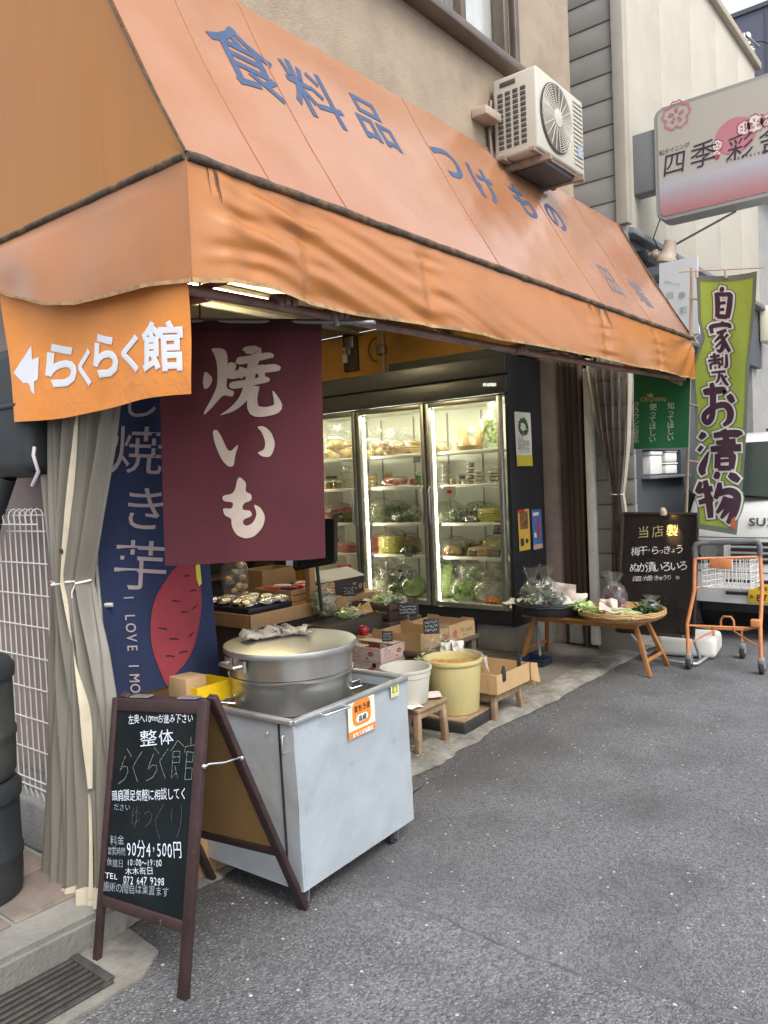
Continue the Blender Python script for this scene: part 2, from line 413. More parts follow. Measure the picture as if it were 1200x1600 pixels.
# smoother relaid patch and its tar seam
seam = [P(x, y, z=.004) for x, y in ((440, 1325), (560, 1382), (612, 1403), (700, 1435), (765, 1468), (850, 1502), (960, 1535), (1060, 1562), (1180, 1598), (1420, 1665))]
fine = []
for a, c in zip(seam, seam[1:]):
    for k in range(10):
        q = a.lerp(c, k/10); fine.append(q+V(NZ(q.x*9, q.y*9, 3)*.02, NZ(q.x*9, q.y*9, 8)*.02, 0))
b = MB()
back = [V(40, fine[-1].y-6, .004), V(40, 2.3, .004), V(3.2, 2.35, .004), V(2.72, 2.3, .004), V(2.2, 2.3, .004)]
b.poly([V(p.x, p.y, .004) for p in fine]+back)
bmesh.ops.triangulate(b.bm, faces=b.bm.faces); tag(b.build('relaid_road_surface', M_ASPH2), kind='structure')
b = MB(); prev = None
for i, p in enumerate(fine):
    d = (fine[min(i+1, len(fine)-1)]-fine[max(i-1, 0)]).normalized(); n = V(-d.y, d.x, 0); wd = max(.002, .004+.014*abs(NZ(p.x*6, p.y*6))+.012*NZ(p.x*2.3, p.y*1.3))
    row = (b.bm.verts.new(V(p.x, p.y, .0052)+n*wd), b.bm.verts.new(V(p.x, p.y, .0006)-n*wd*.9))
    if prev: b.bm.faces.new((prev[0], row[0], row[1], prev[1]))
    prev = row
tag(b.build('road_seam', M_SEAM), kind='structure')
# apron in front of and inside the shop, with a broken pale concrete kerb strip
b = MB()
def edge(x): return 2.475+.05*NZ(x*1.3, 4)+.03*NZ(x*5, 1)+.018*NZ(x*14, 7)
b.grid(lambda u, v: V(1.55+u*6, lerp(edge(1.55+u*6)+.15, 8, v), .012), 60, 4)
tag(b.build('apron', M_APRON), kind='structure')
b = MB()
b.grid(lambda u, v: V(1.52+u*10.5, lerp(edge(1.52+u*10.5), 2.72+.045*NZ(u*23, 2)+.02*NZ(u*70, 3), v), .006+.012*min(1, v*5)+(.003 if .2 < v < .8 else 0)), 260, 8)
tag(b.build('kerb_strip', M_CONC), kind='structure')
b = MB()
b.prism([(-6, 2.5, 0), (1.52, 2.46, 0), (1.62, 2.56, 0), (1.62, 3.0, 0), (1.75, 7, 0), (-6, 7, 0)], (0, 0, .115))
bmesh.ops.bevel(b.bm, geom=[e for e in b.bm.edges if all(v.co.z > .1 for v in e.verts)], offset=.018, segments=2, affect='EDGES')
tag(b.build('step', M_STEP), kind='structure')
M_TILE = mat('pink_tile', (.26, .195, .165), .75, var=.25, vscale=5, dirt=((.13, .115, .1), 5, .4, .65, .9), bump=(40, .2))
b = MB()
for i in range(-9, 5):
    for j in range(7): b.box((i*.3+.17+.01*j, 2.78+j*.3, .118), (.285, .285, .012), bev=.004)
tag(b.build('step_paving', M_TILE), kind='structure')
b = MB()
b.prism([(-3, 2.17, 0), (1.40, 2.18, 0), (1.52, 2.26, 0), (1.54, 2.46, 0), (1.44, 2.5, 0), (-3, 2.52, 0)], (0, 0, .01))
tag(b.build('gutter_slab', M_CONC), kind='structure')
# drain grate
M_IRON = mat('cast_iron', (.085, .083, .078), .65, .6, var=.3, vscale=20, dirt=((.15, .11, .08), 9, .5, .7, .6), bump=(80, .4))
M_BLACK = mat('soot_black', (.012, .012, .013), .9)
gr = thing('drain_grate', 'rusty iron drain grate set in the concrete gutter at the foot of the step', 'grate', (.75, 2.37, .012))
b = MB(); x0, x1, y0, y1 = -.05, 1.33, 2.235, 2.5
b.box(((x0+x1)/2, y0, .0155), (x1-x0, .018, .01), bev=.002); b.box(((x0+x1)/2, y1, .0155), (x1-x0, .018, .01), bev=.002)
for i in range(5): b.box((lerp(x0, x1, i/4), (y0+y1)/2, .0155), (.03, y1-y0-.02, .0095), bev=.002)
b.build('frame', M_IRON, gr)
b = MB()
for j in range(1, 9):
    for i in range(4): b.box((lerp(x0, x1, (i+.5)/4), lerp(y0, y1, j/9), .0155), ((x1-x0)/4-.032, .0145, .009), bev=.002)
b.build('bars', M_IRON, gr)
b = MB(); b.box(((x0+x1)/2, (y0+y1)/2, .0125), (x1-x0-.01, y1-y0-.01, .003)); b.build('pit', M_BLACK, gr)

# ================================================================== SHOP BUILDING
M_STUC = mat('brown_stucco', (.36, .29, .215), .95, var=.12, vscale=4, dirt=[((.2, .15, .11), 1.7, .5, .72, .7), ((.15, .13, .12), 5, .6, .75, .4)], bump=(160, .7, .006), bump2=(40, .3))
M_BRONZE = mat('bronze_aluminium', (.17, .14, .115), .4, .6, var=.2)
M_ALU = mat('aluminium', (.52, .52, .5), .38, .85, var=.1, vscale=12)
M_PANE = film('window_glass', (.95, .96, .96), .06, .35, .02)
M_CURT = mat('beige_curtain', (.62, .5, .32), .9, var=.15)
M_CURTW = mat('white_lace_curtain', (.72, .72, .68), .9, var=.1)
M_CREAM = mat('cream_ceiling', (.66, .6, .45), .8, var=.06)
M_ORWALL = mat('orange_wall', (.68, .36, .09), .75, var=.1, vscale=3, dirt=((.3, .16, .05), 2, .55, .75, .5))
M_PINK = mat('pink_render', (.27, .215, .195), .9, var=.12, vscale=3, dirt=((.17, .13, .12), 2, .5, .75, .6), bump=(90, .4))
M_DARKWALL = mat('dark_interior', (.07, .055, .045), .8, var=.3, vscale=3)
M_WOODD = mat('dark_wood', (.09, .06, .045), .6, var=.35, vscale=7, stretch=(1, 1, .12))
M_PILLAR = mat('pillar_paint', (.36, .29, .24), .8, var=.15, vscale=5, dirt=((.18, .14, .11), 4, .5, .75, .6))
M_TRIMW = mat('pale_trim', (.55, .54, .5), .7, var=.1)
sb = thing('shop_building', 'brown stucco corner shop with an upper window above the orange awning', 'building', (3.4, 2.36, 0))
b = MB(); WX0, WX1, WZ0, WZ1 = 2.3, 4.34, 4.0, 5.15; yb = 2.46
b.box(((1.5+5.2)/2, yb, (2.62+WZ0)/2), (3.7, .2, WZ0-2.62)); b.box(((1.5+5.2)/2, yb, (WZ1+7.2)/2), (3.7, .2, 7.2-WZ1))
b.box(((1.5+WX0)/2, yb, (WZ0+WZ1)/2), (WX0-1.5, .2, WZ1-WZ0)); b.box(((WX1+5.2)/2, yb, (WZ0+WZ1)/2), (5.2-WX1, .2, WZ1-WZ0))
b.box((5.1, 4.2, 5.3), (.2, 3.27, 3.8)); b.box((1.6, 4.2, 4.9), (.2, 3.27, 4.55)); b.box((5.55, 2.62, 3.05), (.7, .16, .80))
b.build('wall', M_STUC, sb)
b = MB(); b.box((3.35, 4.3, 7.3), (4.1, 4.2, .16)); b.build('roof', mat('roof_grey', (.2, .2, .2), .8), sb)
wf = MB()
for (cx_, cz, sx, sz) in (((WX0+WX1)/2, WZ0+.025, WX1-WX0, .05), ((WX0+WX1)/2, WZ1-.025, WX1-WX0, .05)): wf.box((cx_, 2.39, cz), (sx, .09, sz), bev=.006)
for x in (WX0+.025, WX1-.03): wf.box((x, 2.39, (WZ0+WZ1)/2), (.05, .085, WZ1-WZ0-.1), bev=.006)
mx_ = P(722, 60, y=2.39).x
for x in (mx_, mx_-1.0+.05): wf.box((x, 2.40, (WZ0+WZ1)/2), (.045, .06, WZ1-WZ0-.1), bev=.005)
win = wf.build('window', M_BRONZE, sb)
b = MB(); b.box(((WX0+WX1)/2, 2.425, (WZ0+WZ1)/2), (WX1-WX0-.1, .006, WZ1-WZ0-.1)); b.build('pane', M_PANE, win)
b = MB(); b.grid(lambda u, v: V(WX0+.05+u*(mx_-WX0-.12), 2.462+.012*math.sin(u*70)+.008*math.sin(u*31), WZ0+.05+v*1.05), 120, 2); b.build('curtain', M_CURT, win)
b = MB(); b.grid(lambda u, v: V(mx_-.02+u*(WX1-mx_-.02), 2.465+.02*math.sin(u*17+v*1.5)+.01*math.sin(u*41), WZ0+.05+v*1.05), 90, 8); b.build('lace_curtain', M_CURTW, win)
b = MB(); b.box(((WX0+WX1)/2, 2.335, WZ0-.035), (WX1-WX0+.14, .15, .05), bev=.008); b.box((WX1+.045, 2.34, (WZ0+WZ1)/2+.03), (.05, .05, WZ1-WZ0+.1), bev=.006); b.build('sill', M_BRONZE, win)
# inside: ceiling, walls, beams
b = MB(); b.box((4.2, 4.86, 3.235), (5.1, 4.36, .06)); b.build('ceiling', M_CREAM, sb)
b = MB(); b.box((4.2, P(429, 496, z=3.18).y, 3.18), (4.9, .07, .05), bev=.008); b.build('ceiling_moulding', M_TRIMW, sb)
b = MB(); b.box((6.8, 5.0, 1.6), (.1, 3.6, 3.2)); b.build('orange_wall', M_ORWALL, sb)
b = MB(); b.box((4.3, 7.05, 1.6), (5.0, .1, 3.2)); b.build('back_wall', M_DARKWALL, sb)
b = MB(); b.box((1.78, 5.1, 1.61), (.08, 3.9, 3.2)); b.box((1.76, 3.09, 1.61), (.12, .12, 3.2)); b.build('side_wall', M_PINK, sb)
pl = P(868, 800, x=6.5)
b = MB(); b.box((6.72, P(868, 800, x=6.62).y, 1.5), (.2, .235, 2.98), bev=.006); b.build('pillar', M_PILLAR, sb)
b = MB()
for px_, wd, xx in ((889, .08, 6.64), (899, .05, 6.61), (907, .055, 6.58), (914, .03, 6.55)):
    b.box((xx, P(px_, 800, x=xx).y, 1.5), (.10, wd, 2.96), bev=.004)
b.build('door_rail', M_WOODD, sb)
b = MB(); b.box((6.49, P(923, 800, x=6.46).y, 1.25), (.06, .07, 2.4), bev=.004); b.build('door_post', M_TRIMW, sb)
b = MB(); b.box((6.76, 3.1, 1.5), (.06, .55, 2.9)); b.build('shutter_box', M_DARKWALL, sb)

# ================================================================== RESTAURANT NEXT DOOR
M_SIDING = mat('grey_siding', (.24, .235, .225), .7, var=.06, vscale=3, dirt=((.15, .145, .135), 1.4, .5, .75, .4))
M_CREAMF = mat('cream_panels', (.46, .435, .365), .9, var=.05, vscale=3, dirt=((.4, .37, .3), 2.5, .5, .75, .5), bump=(14, .3, .02), bump2=(60, .3))
M_TRIMG = mat('taupe_trim', (.4, .37, .32), .7, var=.08)
M_SLATE = mat('slate_front', (.075, .082, .095), .6, var=.12, vscale=2)
M_SLATEL = mat('slate_canopy', (.17, .18, .19), .55, var=.1, vscale=2)
RX, RY = 6.5, 2.52
rb = thing('restaurant_building', 'cream panelled restaurant with grey side boards and a slate ground floor', 'building', (8.6, 2.6, 0))
b = MB(); z = 0
while z < 6.7:
    yy = 2.86 if z < 2.99 else 3.95
    b.box((RX+.036, (RY-.03+yy)/2, z+.106), (.04, yy-RY+.03, .208), Matrix.Rotation(R(2.2), 4, 'Y'), .004); z += .212
b.box((RX+.08, (RY+2.84)/2, 1.5), (.06, 2.84-RY, 3.0)); b.box((RX+.08, 3.2, 4.85), (.06, 1.36, 3.5)); b.build('side_boards', M_SIDING, rb)
b = MB(); b.box((RX+.04, RY+.005, 5.1), (.1, .1, 2.98), bev=.004); b.build('corner_trim', M_TRIMG, rb)
b = MB(); x = RX+.095
while x < 10.95:
    x2 = min(x+.9, 11); b.box(((x+x2)/2, RY+.03, 5.1), (x2-x-.006, .08, 2.98), bev=.003); x = x2
b.build('facade', M_CREAMF, rb)
b = MB(); b.box((8.8, 4.65, 5.1), (4.3, 4.1, 2.96)); b.build('upper_storey', M_CREAMF, rb)
b = MB(); b.box((8.8, RY-.01, 6.60), (4.6, .12, .09), bev=.01); b.box((8.8, 4.7, 6.61), (4.6, 4.2, .08)); b.build('roof_edge', mat('roof_trim', (.42, .36, .28), .6), rb)
b = MB(); b.box((8.82, RY, 3.545), (4.6, .16, .05), bev=.006); b.build('canopy_edge', M_SLATEL, rb)
b = MB(); b.box((8.82, RY+.08, 3.16), (4.56, .14, .715)); b.build('fascia', M_SLATE, rb)
b = MB(); b.box((8.82, 3.9, 2.72), (4.5, 2.4, .1)); b.build('soffit', M_SLATE, rb)
b = MB()  # ground-floor wall with a serving niche
WYR = 2.86
nx0, nx1 = P(1004, 720, y=WYR-.04).x, P(1064, 720, y=WYR-.04).x; nz0, nz1 = P(1030, 742, y=WYR-.04).z, P(1030, 703, y=WYR-.04).z
b.box(((RX+.1+nx0)/2, WYR, 1.33), (nx0-RX-.1, .08, 2.66)); b.box(((nx0+nx1)/2, WYR, nz0/2), (nx1-nx0, .08, nz0)); b.box(((nx0+nx1)/2, WYR, (nz1+2.66)/2), (nx1-nx0, .08, 2.66-nz1))
b.box(((nx1+9.7)/2, WYR, 1.33), (9.7-nx1, .08, 2.66)); b.box((10.4, 3.9, 1.33), (1.4, .08, 2.66)); b.box((11.05, 3.4, 1.33), (.08, 1.3, 2.66)); b.box(((nx0+nx1)/2, 3.4, (nz0+nz1)/2), (nx1-nx0+.3, .04, nz1-nz0+.3))
b.box((9.74, 3.35, 1.33), (.08, .9, 2.66)); b.build('ground_floor', M_SLATE, rb)
b = MB(); b.box(((nx0+nx1)/2, WYR-.02, nz0-.02), (nx1-nx0+.1, .22, .03), bev=.004); b.build('niche_sill', M_SLATEL, rb)
b = MB(); b.box((10.3, 2.8, .58), (1.0, .1, 1.15), bev=.006); b.build('counter', M_SLATEL, rb)
b = MB(); c_ = P(1194, 508, y=RY-.03); b.box((c_.x+.1, RY-.06, c_.z), (.45, .12, .45), bev=.02); b.build('outdoor_light_box', mat('ivory_plastic', (.7, .66, .5), .5), rb)
# white foam boxes in the niche
M_FOAM = mat('white_foam', (.78, .78, .75), .8, var=.05)
for k, (px_, wd, h_) in enumerate(((1014, .32, .24), (1038, .34, .12), (1038.01, .34, .12))):
    c_ = P(px_, 730, y=WYR+.06); zz = nz0+.005+(h_+.006)*(1 if k == 2 else 0)
    t = thing('foam_box', ('tall white foam box standing in the slate niche', 'low white foam box under another beside the tall one in the niche', 'low white foam box on top of another beside the tall one in the niche')[k], 'foam box', (c_.x, WYR+.08, zz))
    q = MB(); q.box((c_.x, WYR+.08, zz+h_*.4), (wd, .2, h_*.8), bev=.012); q.build('body', M_FOAM, t)
    q = MB(); q.box((c_.x, WYR+.08, zz+h_*.9), (wd+.015, .215, h_*.18), bev=.01); q.build('lid', M_FOAM, t)
# coloured lamps inside the far opening
c_ = P(1194, 622, y=3.55)
t = thing('lantern_string', 'string of small red and green lit lamps under the slate canopy', 'lights', (c_.x, 3.55, c_.z))
b = MB(); b.tube([c_+V(-.5, 0, .5), c_+V(0, 0, .3), c_+V(.5, 0, .5)], .008); b.build('wire', M_BLACK, t)
for k, (dx, dz, cl) in enumerate(((.0, .2, (1, .35, .1)), (.03, -.05, (1, .06, .04)), (-.05, -.12, (.1, .9, .2)), (.12, .0, (1, .1, .05)))):
    q = MB(); q.ico(c_+V(dx, 0, dz), .035, 2); q.tube([c_+V(dx, 0, dz+.03), c_+V(dx, 0, .34)], .004); q.build('lamp', mat('lamp_glow%d' % k, cl, .4, emit=cl, es=1.2), t)
# dark office block farther along
ob_ = thing('office_block', 'dark blue grey block rising behind the cream roof edge', 'building', (24, 4, 0))
b = MB(); b.box((25, 2.6, 5.96), (10, 13, 11.93)); b.build('wall', mat('dark_blue_cladding', (.1, .105, .15), .6, var=.06), ob_)
b = MB()
for i in range(14): b.box((19.985, -3.3+i*.95, 6), (.02, .03, 11.8))
b.build('cladding_joint', M_SLATE, ob_)
b = MB(); b.box((25, 2.6, 11.98), (10.1, 13.1, .1)); b.build('parapet', M_SLATE, ob_)
# street beyond the office, closing the view down the lane
nb = thing('corner_house', 'grey rendered house closing the lane behind the white van', 'building', (15, 3, 0))
b = MB(); b.box((14.6, 4.5, 2.6), (7.4, 3.8, 5.2)); b.build('wall', mat('grey_render', (.3, .3, .29), .9, var=.1, bump=(60, .3)), nb)
b = MB(); b.box((14.6, 4.5, 5.28), (7.8, 4.2, .16), bev=.02); b.build('roof', M_SLATE, nb)
b = MB()
for x in (12, 14, 16): b.box((x, 2.58, 1.5), (.9, .06, 1.1))
b.build('window', M_BRONZE, nb)
# rooftop unit and aerial on the cream roof
c_ = P(1137, 48, y=3.1)
t = thing('rooftop_unit', 'pale air conditioner standing on the cream roof edge', 'air conditioner', (c_.x, 3.1, 6.65))
q = MB(); q.box((c_.x, 3.1, 6.97), (.5, .3, .5), bev=.015); q.build('cabinet', M_TRIMW, t)
q = MB(); q.lathe([(.19, 0), (.19, .012), (.16, .014)], (0, 0, 0), 24, M=None)
q.bm.transform(Matrix.Translation((c_.x+.02, 2.948, 6.97)) @ Matrix.Rotation(R(90), 4, 'X')); q.build('fan_guard', M_ALU, t)
q = MB(); q.box((c_.x-.15, 3.1, 6.685), (.06, .3, .07)); q.box((c_.x+.15, 3.1, 6.685), (.06, .3, .07)); q.build('feet', M_SLATE, t)
c_ = P(1168, 62, y=2.9)
t = thing('cable_bracket', 'tangle of grey cable and insulators on a bracket above the cream roof', 'cable bracket', (c_.x, 2.9, 6.65))
q = MB(); q.tube([(c_.x-.2, 2.9, 6.65), (c_.x-.2, 2.9, c_.z), (c_.x+.2, 2.8, c_.z-.06)], .02); q.build('arm', M_ALU, t)
q = MB(); q.lathe([(.02, -.1), (.05, -.08), (.05, .06), (.02, .1)], c_, 12); q.ico(c_+V(.15, 0, -.1), .07, 2); q.build('insulator', M_ALU, t)
q = MB(); q.tube([c_+V(.25*math.sin(a*.4)*1.0+.05, 0, -.25+.22*math.cos(a*.4)) for a in range(17)], .009); q.tube([c_+V(.1, 0, 0), c_+V(.4, -.1, .1), c_+V(1.4, -.4, .2)], .008); q.build('cable', M_BLACK, t)

# ================================================================== ORANGE AWNING
def vinyl(name, col, rough, coat, dirt_amt, wrinkle):
    m = mat(name, col, rough, 0, .07, 1.8, [(tuple(c*.55 for c in col), 2.2, .52, .78, dirt_amt), ((.12, .08, .05), 11, .66, .8, dirt_amt*.7)], bump=(5, wrinkle, .03), bump2=(140, .035), coat=coat)
    return m
M_AWT = mat('faded_sheen_vinyl', (.345, .135, .052), .27, 0, .06, 1.2, [((.43, .25, .165), .7, .34, .68, .85), ((.36, .15, .06), 2.4, .58, .78, .35), ((.16, .12, .09), 13, .66, .8, .35)], bump=(5, .04, .03), bump2=(160, .03), coat=.5)  # pale patches paint the broad sky sheen into the faded vinyl
M_AWS = vinyl('orange_vinyl', (.385, .145, .034), .31, .25, .4, .05)
M_AWE = mat('streaked_orange_vinyl', (.37, .15, .03), .45, 0, .06, 1.5, [((.27, .115, .03), 2.6, .5, .75, .4), ((.33, .15, .05), 6, .58, .74, .3)], stretch=(1, 3.5, .28), spec=.35)
M_DIRT = mat('grimy_welt', (.07, .055, .04), .85, var=.5, vscale=25, dirt=((.3, .15, .06), 12, .5, .7, .7), bump=(50, .6))
M_HEM = mat('soiled_hem', (.36, .22, .1), .7, var=.35, vscale=30, dirt=((.1, .08, .06), 18, .5, .7, .8))
M_BLUE = mat('navy_lettering', (.04, .075, .16), .6, var=.15, vscale=10)
M_BLUEF = chalkmat('worn_lettering', (.17, .17, .2), .3, .55, 22)
M_PIPE = mat('awning_pipe', (.3, .19, .16), .5, .3, var=.3, vscale=8, dirt=((.12, .07, .05), 12, .5, .7, .7))
AX0, AX1, AY, AZ, WY, WZ = 1.454, 5.965, 1.824, 2.5, 2.355, 3.445
aw = thing('shop_awning', 'long orange vinyl awning lettered in navy over the shop front', 'awning', (3.7, 2.36, 2.0))
def slope(u, v):
    x = lerp(AX0, AX1, u); sag = .012*math.sin(math.pi*v)*(1+.4*math.sin(u*math.pi*5)); cr = .0035*NZ(x*3, v*2, 5)+.004*NZ(x*6-v*4, v*5, 9)*(v < .6)
    return V(x, lerp(AY, WY, v)+sag+cr, lerp(AZ, WZ, v)-sag*.5)
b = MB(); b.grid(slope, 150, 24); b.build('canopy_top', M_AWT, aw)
b = MB()
for px_, py_ in ((580, 395), (812, 466), (942, 475), (1003, 480), (430, 300)):
    q = PL(px_, py_, V(AX0, AY, AZ), V(0, -(WZ-AZ), (WY-AY))); u = (q.x-AX0)/(AX1-AX0)
    b = MB(); b.tube([slope(u, k/12)+V(0, -.0005, .0005) for k in range(13)], .0028, 5); b.build('seam', mat('seam_thread', (.33, .15, .075), .6), aw)
b = MB()
def endp(u, v):   # u: depth, v: height
    y = lerp(AY, 3.3, u); top = lerp(AZ, WZ, min(1, (y-AY)/(WY-AY))); z = lerp(AZ, top, v)
    return V(AX0+.006*math.sin(v*3.1)*NZ(y*4, v, 1)+.008*math.sin(math.pi*v)*u, y, z)
b.grid(endp, 60, 16); b.build('end_panel', M_AWE, aw); b = MB()
def endp2(u, v):
    y = lerp(AY, WY, u); top = lerp(AZ, WZ, u); return V(AX1+.004, y, lerp(AZ, top, v))
b.grid(endp2, 12, 12); b.build('far_end_panel', M_AWS, aw)
hem_f = [(P(x, y, y=AY).x, P(x, y, y=AY).z) for x, y in ((300, 441), (345, 446), (395, 455), (450, 474), (520, 490), (600, 503), (700, 519), (790, 535), (880, 553), (960, 569), (1030, 583), (1078, 593))]
hem_e = [(P(x, y, x=AX0).y, P(x, y, x=AX0).z) for x, y in ((298, 441), (240, 450), (180, 466), (130, 478), (85, 479), (50, 470), (20, 464), (0, 455), (-60, 430))]
seams = [(PL(px_, py_, V(0, AY, 0), V(0, 1, 0))).x for px_, py_ in ((375, 400), (470, 430), (660, 440), (935, 530), (1020, 560))]
def val_f(u, v):
    x = lerp(AX0-.004, AX1, u); zb = interp(hem_f, x); z = lerp(AZ-.012, zb, v); h = AZ-z; dx = x-AX0; dxf = AX1-x
    r_ = math.hypot(dx, h)+1e-3; th = math.atan2(h, dx+1e-4)
    d = .045*math.sin(math.pi*min(1, v*1.02)*.62)*(.85+.15*math.sin(x*1.7))
    ev = (1-math.exp(-dx/.16))*math.exp(-dx/1.1)*math.exp(-((h-.06-.2*dx)/.22)**2); d += .013*ev*math.sin(46*(h-.17*dx-.03*dx*dx))+.006*ev*math.sin(92*(h-.26*dx)+1)
    r2 = math.hypot(dxf, h)+1e-3; t2 = math.atan2(h, dxf+1e-4); d += .03*(1-math.exp(-r2/.08))*math.exp(-r2/.35)*math.sin(t2*14+.5)
    for s_ in seams:
        e = (x-s_)/.16; d += .0045*math.exp(-e*e)*math.sin(v*26+2*NZ(s_*9, v*4)) - .010*math.exp(-(e*4)**2)
    d += .010*NZ(x*1.1, z*1.6, 2)+.002*NZ(x*6, z*9, 4)+.012*v*math.sin(x*5.2+NZ(x)*3)*v
    fade = min(1, v*6)*min(1, max(0, dx)/.11)*min(1, dxf/.07)
    return V(x, AY-d*fade-.004, z)
b = MB(); b.grid(val_f, 420, 40)
def val_e(u, v):
    y = lerp(AY-.006, 3.25, u); zb = interp(hem_e, y); z = lerp(AZ-.012, zb, v); d = .022*math.sin(math.pi*v*.6)*min(1, (y-AY)*5)
    d += .014*math.exp(-((y-2.78)/.14)**2)*math.sin(v*5+.4)*v+.012*NZ(y*3, z*4, 1)+.02*v*math.exp(-((y-2.6)/.2)**2)
    return V(AX0-d*min(1, v*6)*min(1, max(0, y-AY)/.1)-.003, y, z)
b.grid(val_e, 160, 30); 
b.grid(lambda u, v: V(AX1+.006+.02*math.sin(v*2.5), lerp(AY, WY, u), lerp(AZ-.01, 2.33, v)), 10, 10)
val = b.build('valance', M_AWS, aw)
b = MB()
b.grid(lambda u, v: val_f(u, .965+.04*v)+V(0, -.004, 0), 420, 2); b.grid(lambda u, v: val_e(u, .97+.034*v)+V(-.004, 0, 0), 160, 2); b.build('hem', M_HEM, aw)
b = MB(); pts = [V(lerp(AX0, AX1, k/80), AY-.004, AZ-.006+.004*NZ(k*.3)) for k in range(81)]; b.tube(pts, .015, 8, radii=[.015+.005*NZ(k*.7) for k in range(81)])
b.tube([V(AX0-.002, lerp(AY, 3.25, k/40), AZ-.006+.003*NZ(k*.4, 3)) for k in range(41)], .012, 8); b.build('welt', M_DIRT, aw)
b = MB(); b.tube([slope(0, k/10)+V(-.002, -.004, .004) for k in range(11)], .004, 6); b.build('edge_piping', M_DIRT, aw); b = MB(); b.tube([slope(1, k/10)+V(.002, -.004, .004) for k in range(11)], .006, 6); b.build('edge_piping', M_DIRT, aw)
# rain streaks of grime that run from the welt down the front
b = MB(); rs = random.Random(4)
for x0_, n_, sp in ((P(930, 500, y=AY).x, 12, .16), (P(320, 290, y=AY).x, 3, .05)):
    for k in range(n_):
        x = x0_+rs.uniform(-sp, sp); ln = rs.uniform(.04, .2); u = (x-AX0)/(AX1-AX0); wd = rs.uniform(.003, .009)
        vs = [val_f(u, .02+ln*2.2*j/6)+V(0, -.003, 0) for j in range(7)]
        b.grid(lambda p, q, vs=vs, wd=wd: vs[min(6, int(q*6+.5))]+V((p-.5)*wd*(1-q*.8), 0, 0), 1, 6)
b.build('grime_streak', M_DIRT, aw)
# lettering on the slope
sn = V(0, -(WZ-AZ), (WY-AY)).normalized(); sv = V(0, WY-AY, WZ-AZ).normalized(); LEN = (V(0, WY-AY, WZ-AZ)).length
def sl_map(u, v): 
    q = V(u, AY, AZ)+sv*v; uu = (u-AX0)/(AX1-AX0); return slope(uu, v/LEN)+sn*.0022
def on_slope(px_, py_): q = PL(px_, py_, V(AX0, AY, AZ), sn); return q.x, (q-V(AX0, AY, AZ)).dot(sv)-0
b = MB(); b2 = MB()
for ch, px_, py_, sz, wk in (('食', 388, 90, .36, .012), ('料', 495, 146, .33, .012), ('品', 584, 188, .31, .012), ('つ', 702, 250, .30, .02), ('け', 760, 285, .29, .02), ('も', 820, 312, .28, .02), ('の', 868, 337, .27, .02)):
    x, s_ = on_slope(px_, py_); put_text(b, [(ch, x, s_, sz, {'w': wk, 'xs': .92})], sl_map, sub=2)
b.build('lettering', M_BLUE, aw)
for ch, px_, py_, sz in (('田', 955, 436, .27), ('端', 1003, 457, .25)):
    x, s_ = on_slope(px_, py_); put_text(b2, [(ch, x, s_, sz, {'w': .012, 'xs': .92})], sl_map, sub=1)
b2.build('worn_lettering', M_BLUEF, aw)
# frame tubes under the canopy
b = MB()
b.tube([P(290, 452, y=1.9), P(830, 552, y=1.9), P(1075, 594, y=1.9)], .017, 10); b.tube([(AX0+.12, 1.9, 2.13), (AX0+.12, 3.05, 2.2)], .015, 8)
for x in (AX0+.04, 2.9, 4.4, AX1-.05): b.tube([(x, 1.9, 2.16), (x, 1.9, AZ-.04), (x, WY+.0, WZ-.12)], .013, 8); b.tube([(x, 1.9, 2.17), (x, 2.6, 2.6)], .012, 8)
b.tube([(AX0+.03, AY+.03, AZ-.03), (AX1-.03, AY+.03, AZ-.03)], .015, 8); b.build('frame_tube', M_PIPE, aw)
b = MB()
for px_, py_ in ((443, 471), (526, 491), (810, 546)):
    b = MB(); q = P(px_, py_, y=1.9); b.tube([q-V(.045, 0, .008), q-V(.02, 0, .003)], .026, 12); b.tube([q-V(.01, 0, 0), q+V(.012, 0, .003)], .024, 12); b.tube([q+V(.022, 0, .004), q+V(.045, 0, .008)], .026, 12); b.build('tube_clamp', M_PIPE, aw)

# crumbs swept along the shop edge
b = MB(); rs = random.Random(12)
for k in range(110):
    x = rs.uniform(3.3, 5.2); y = rs.gauss(2.66, .09); r_ = rs.uniform(.003, .010); a0 = rs.uniform(0, 6)
    if y < 2.52: continue
    b.poly([(x+r_*math.cos(a0+j*1.5)*rs.uniform(.5, 1.2), y+r_*math.sin(a0+j*1.5), .0215+rs.uniform(0, .002)) for j in range(4)])
tag(b.build('crumbs', mat('bran_crumbs', (.5, .42, .25), .9, var=.3, vscale=40)), kind='stuff')
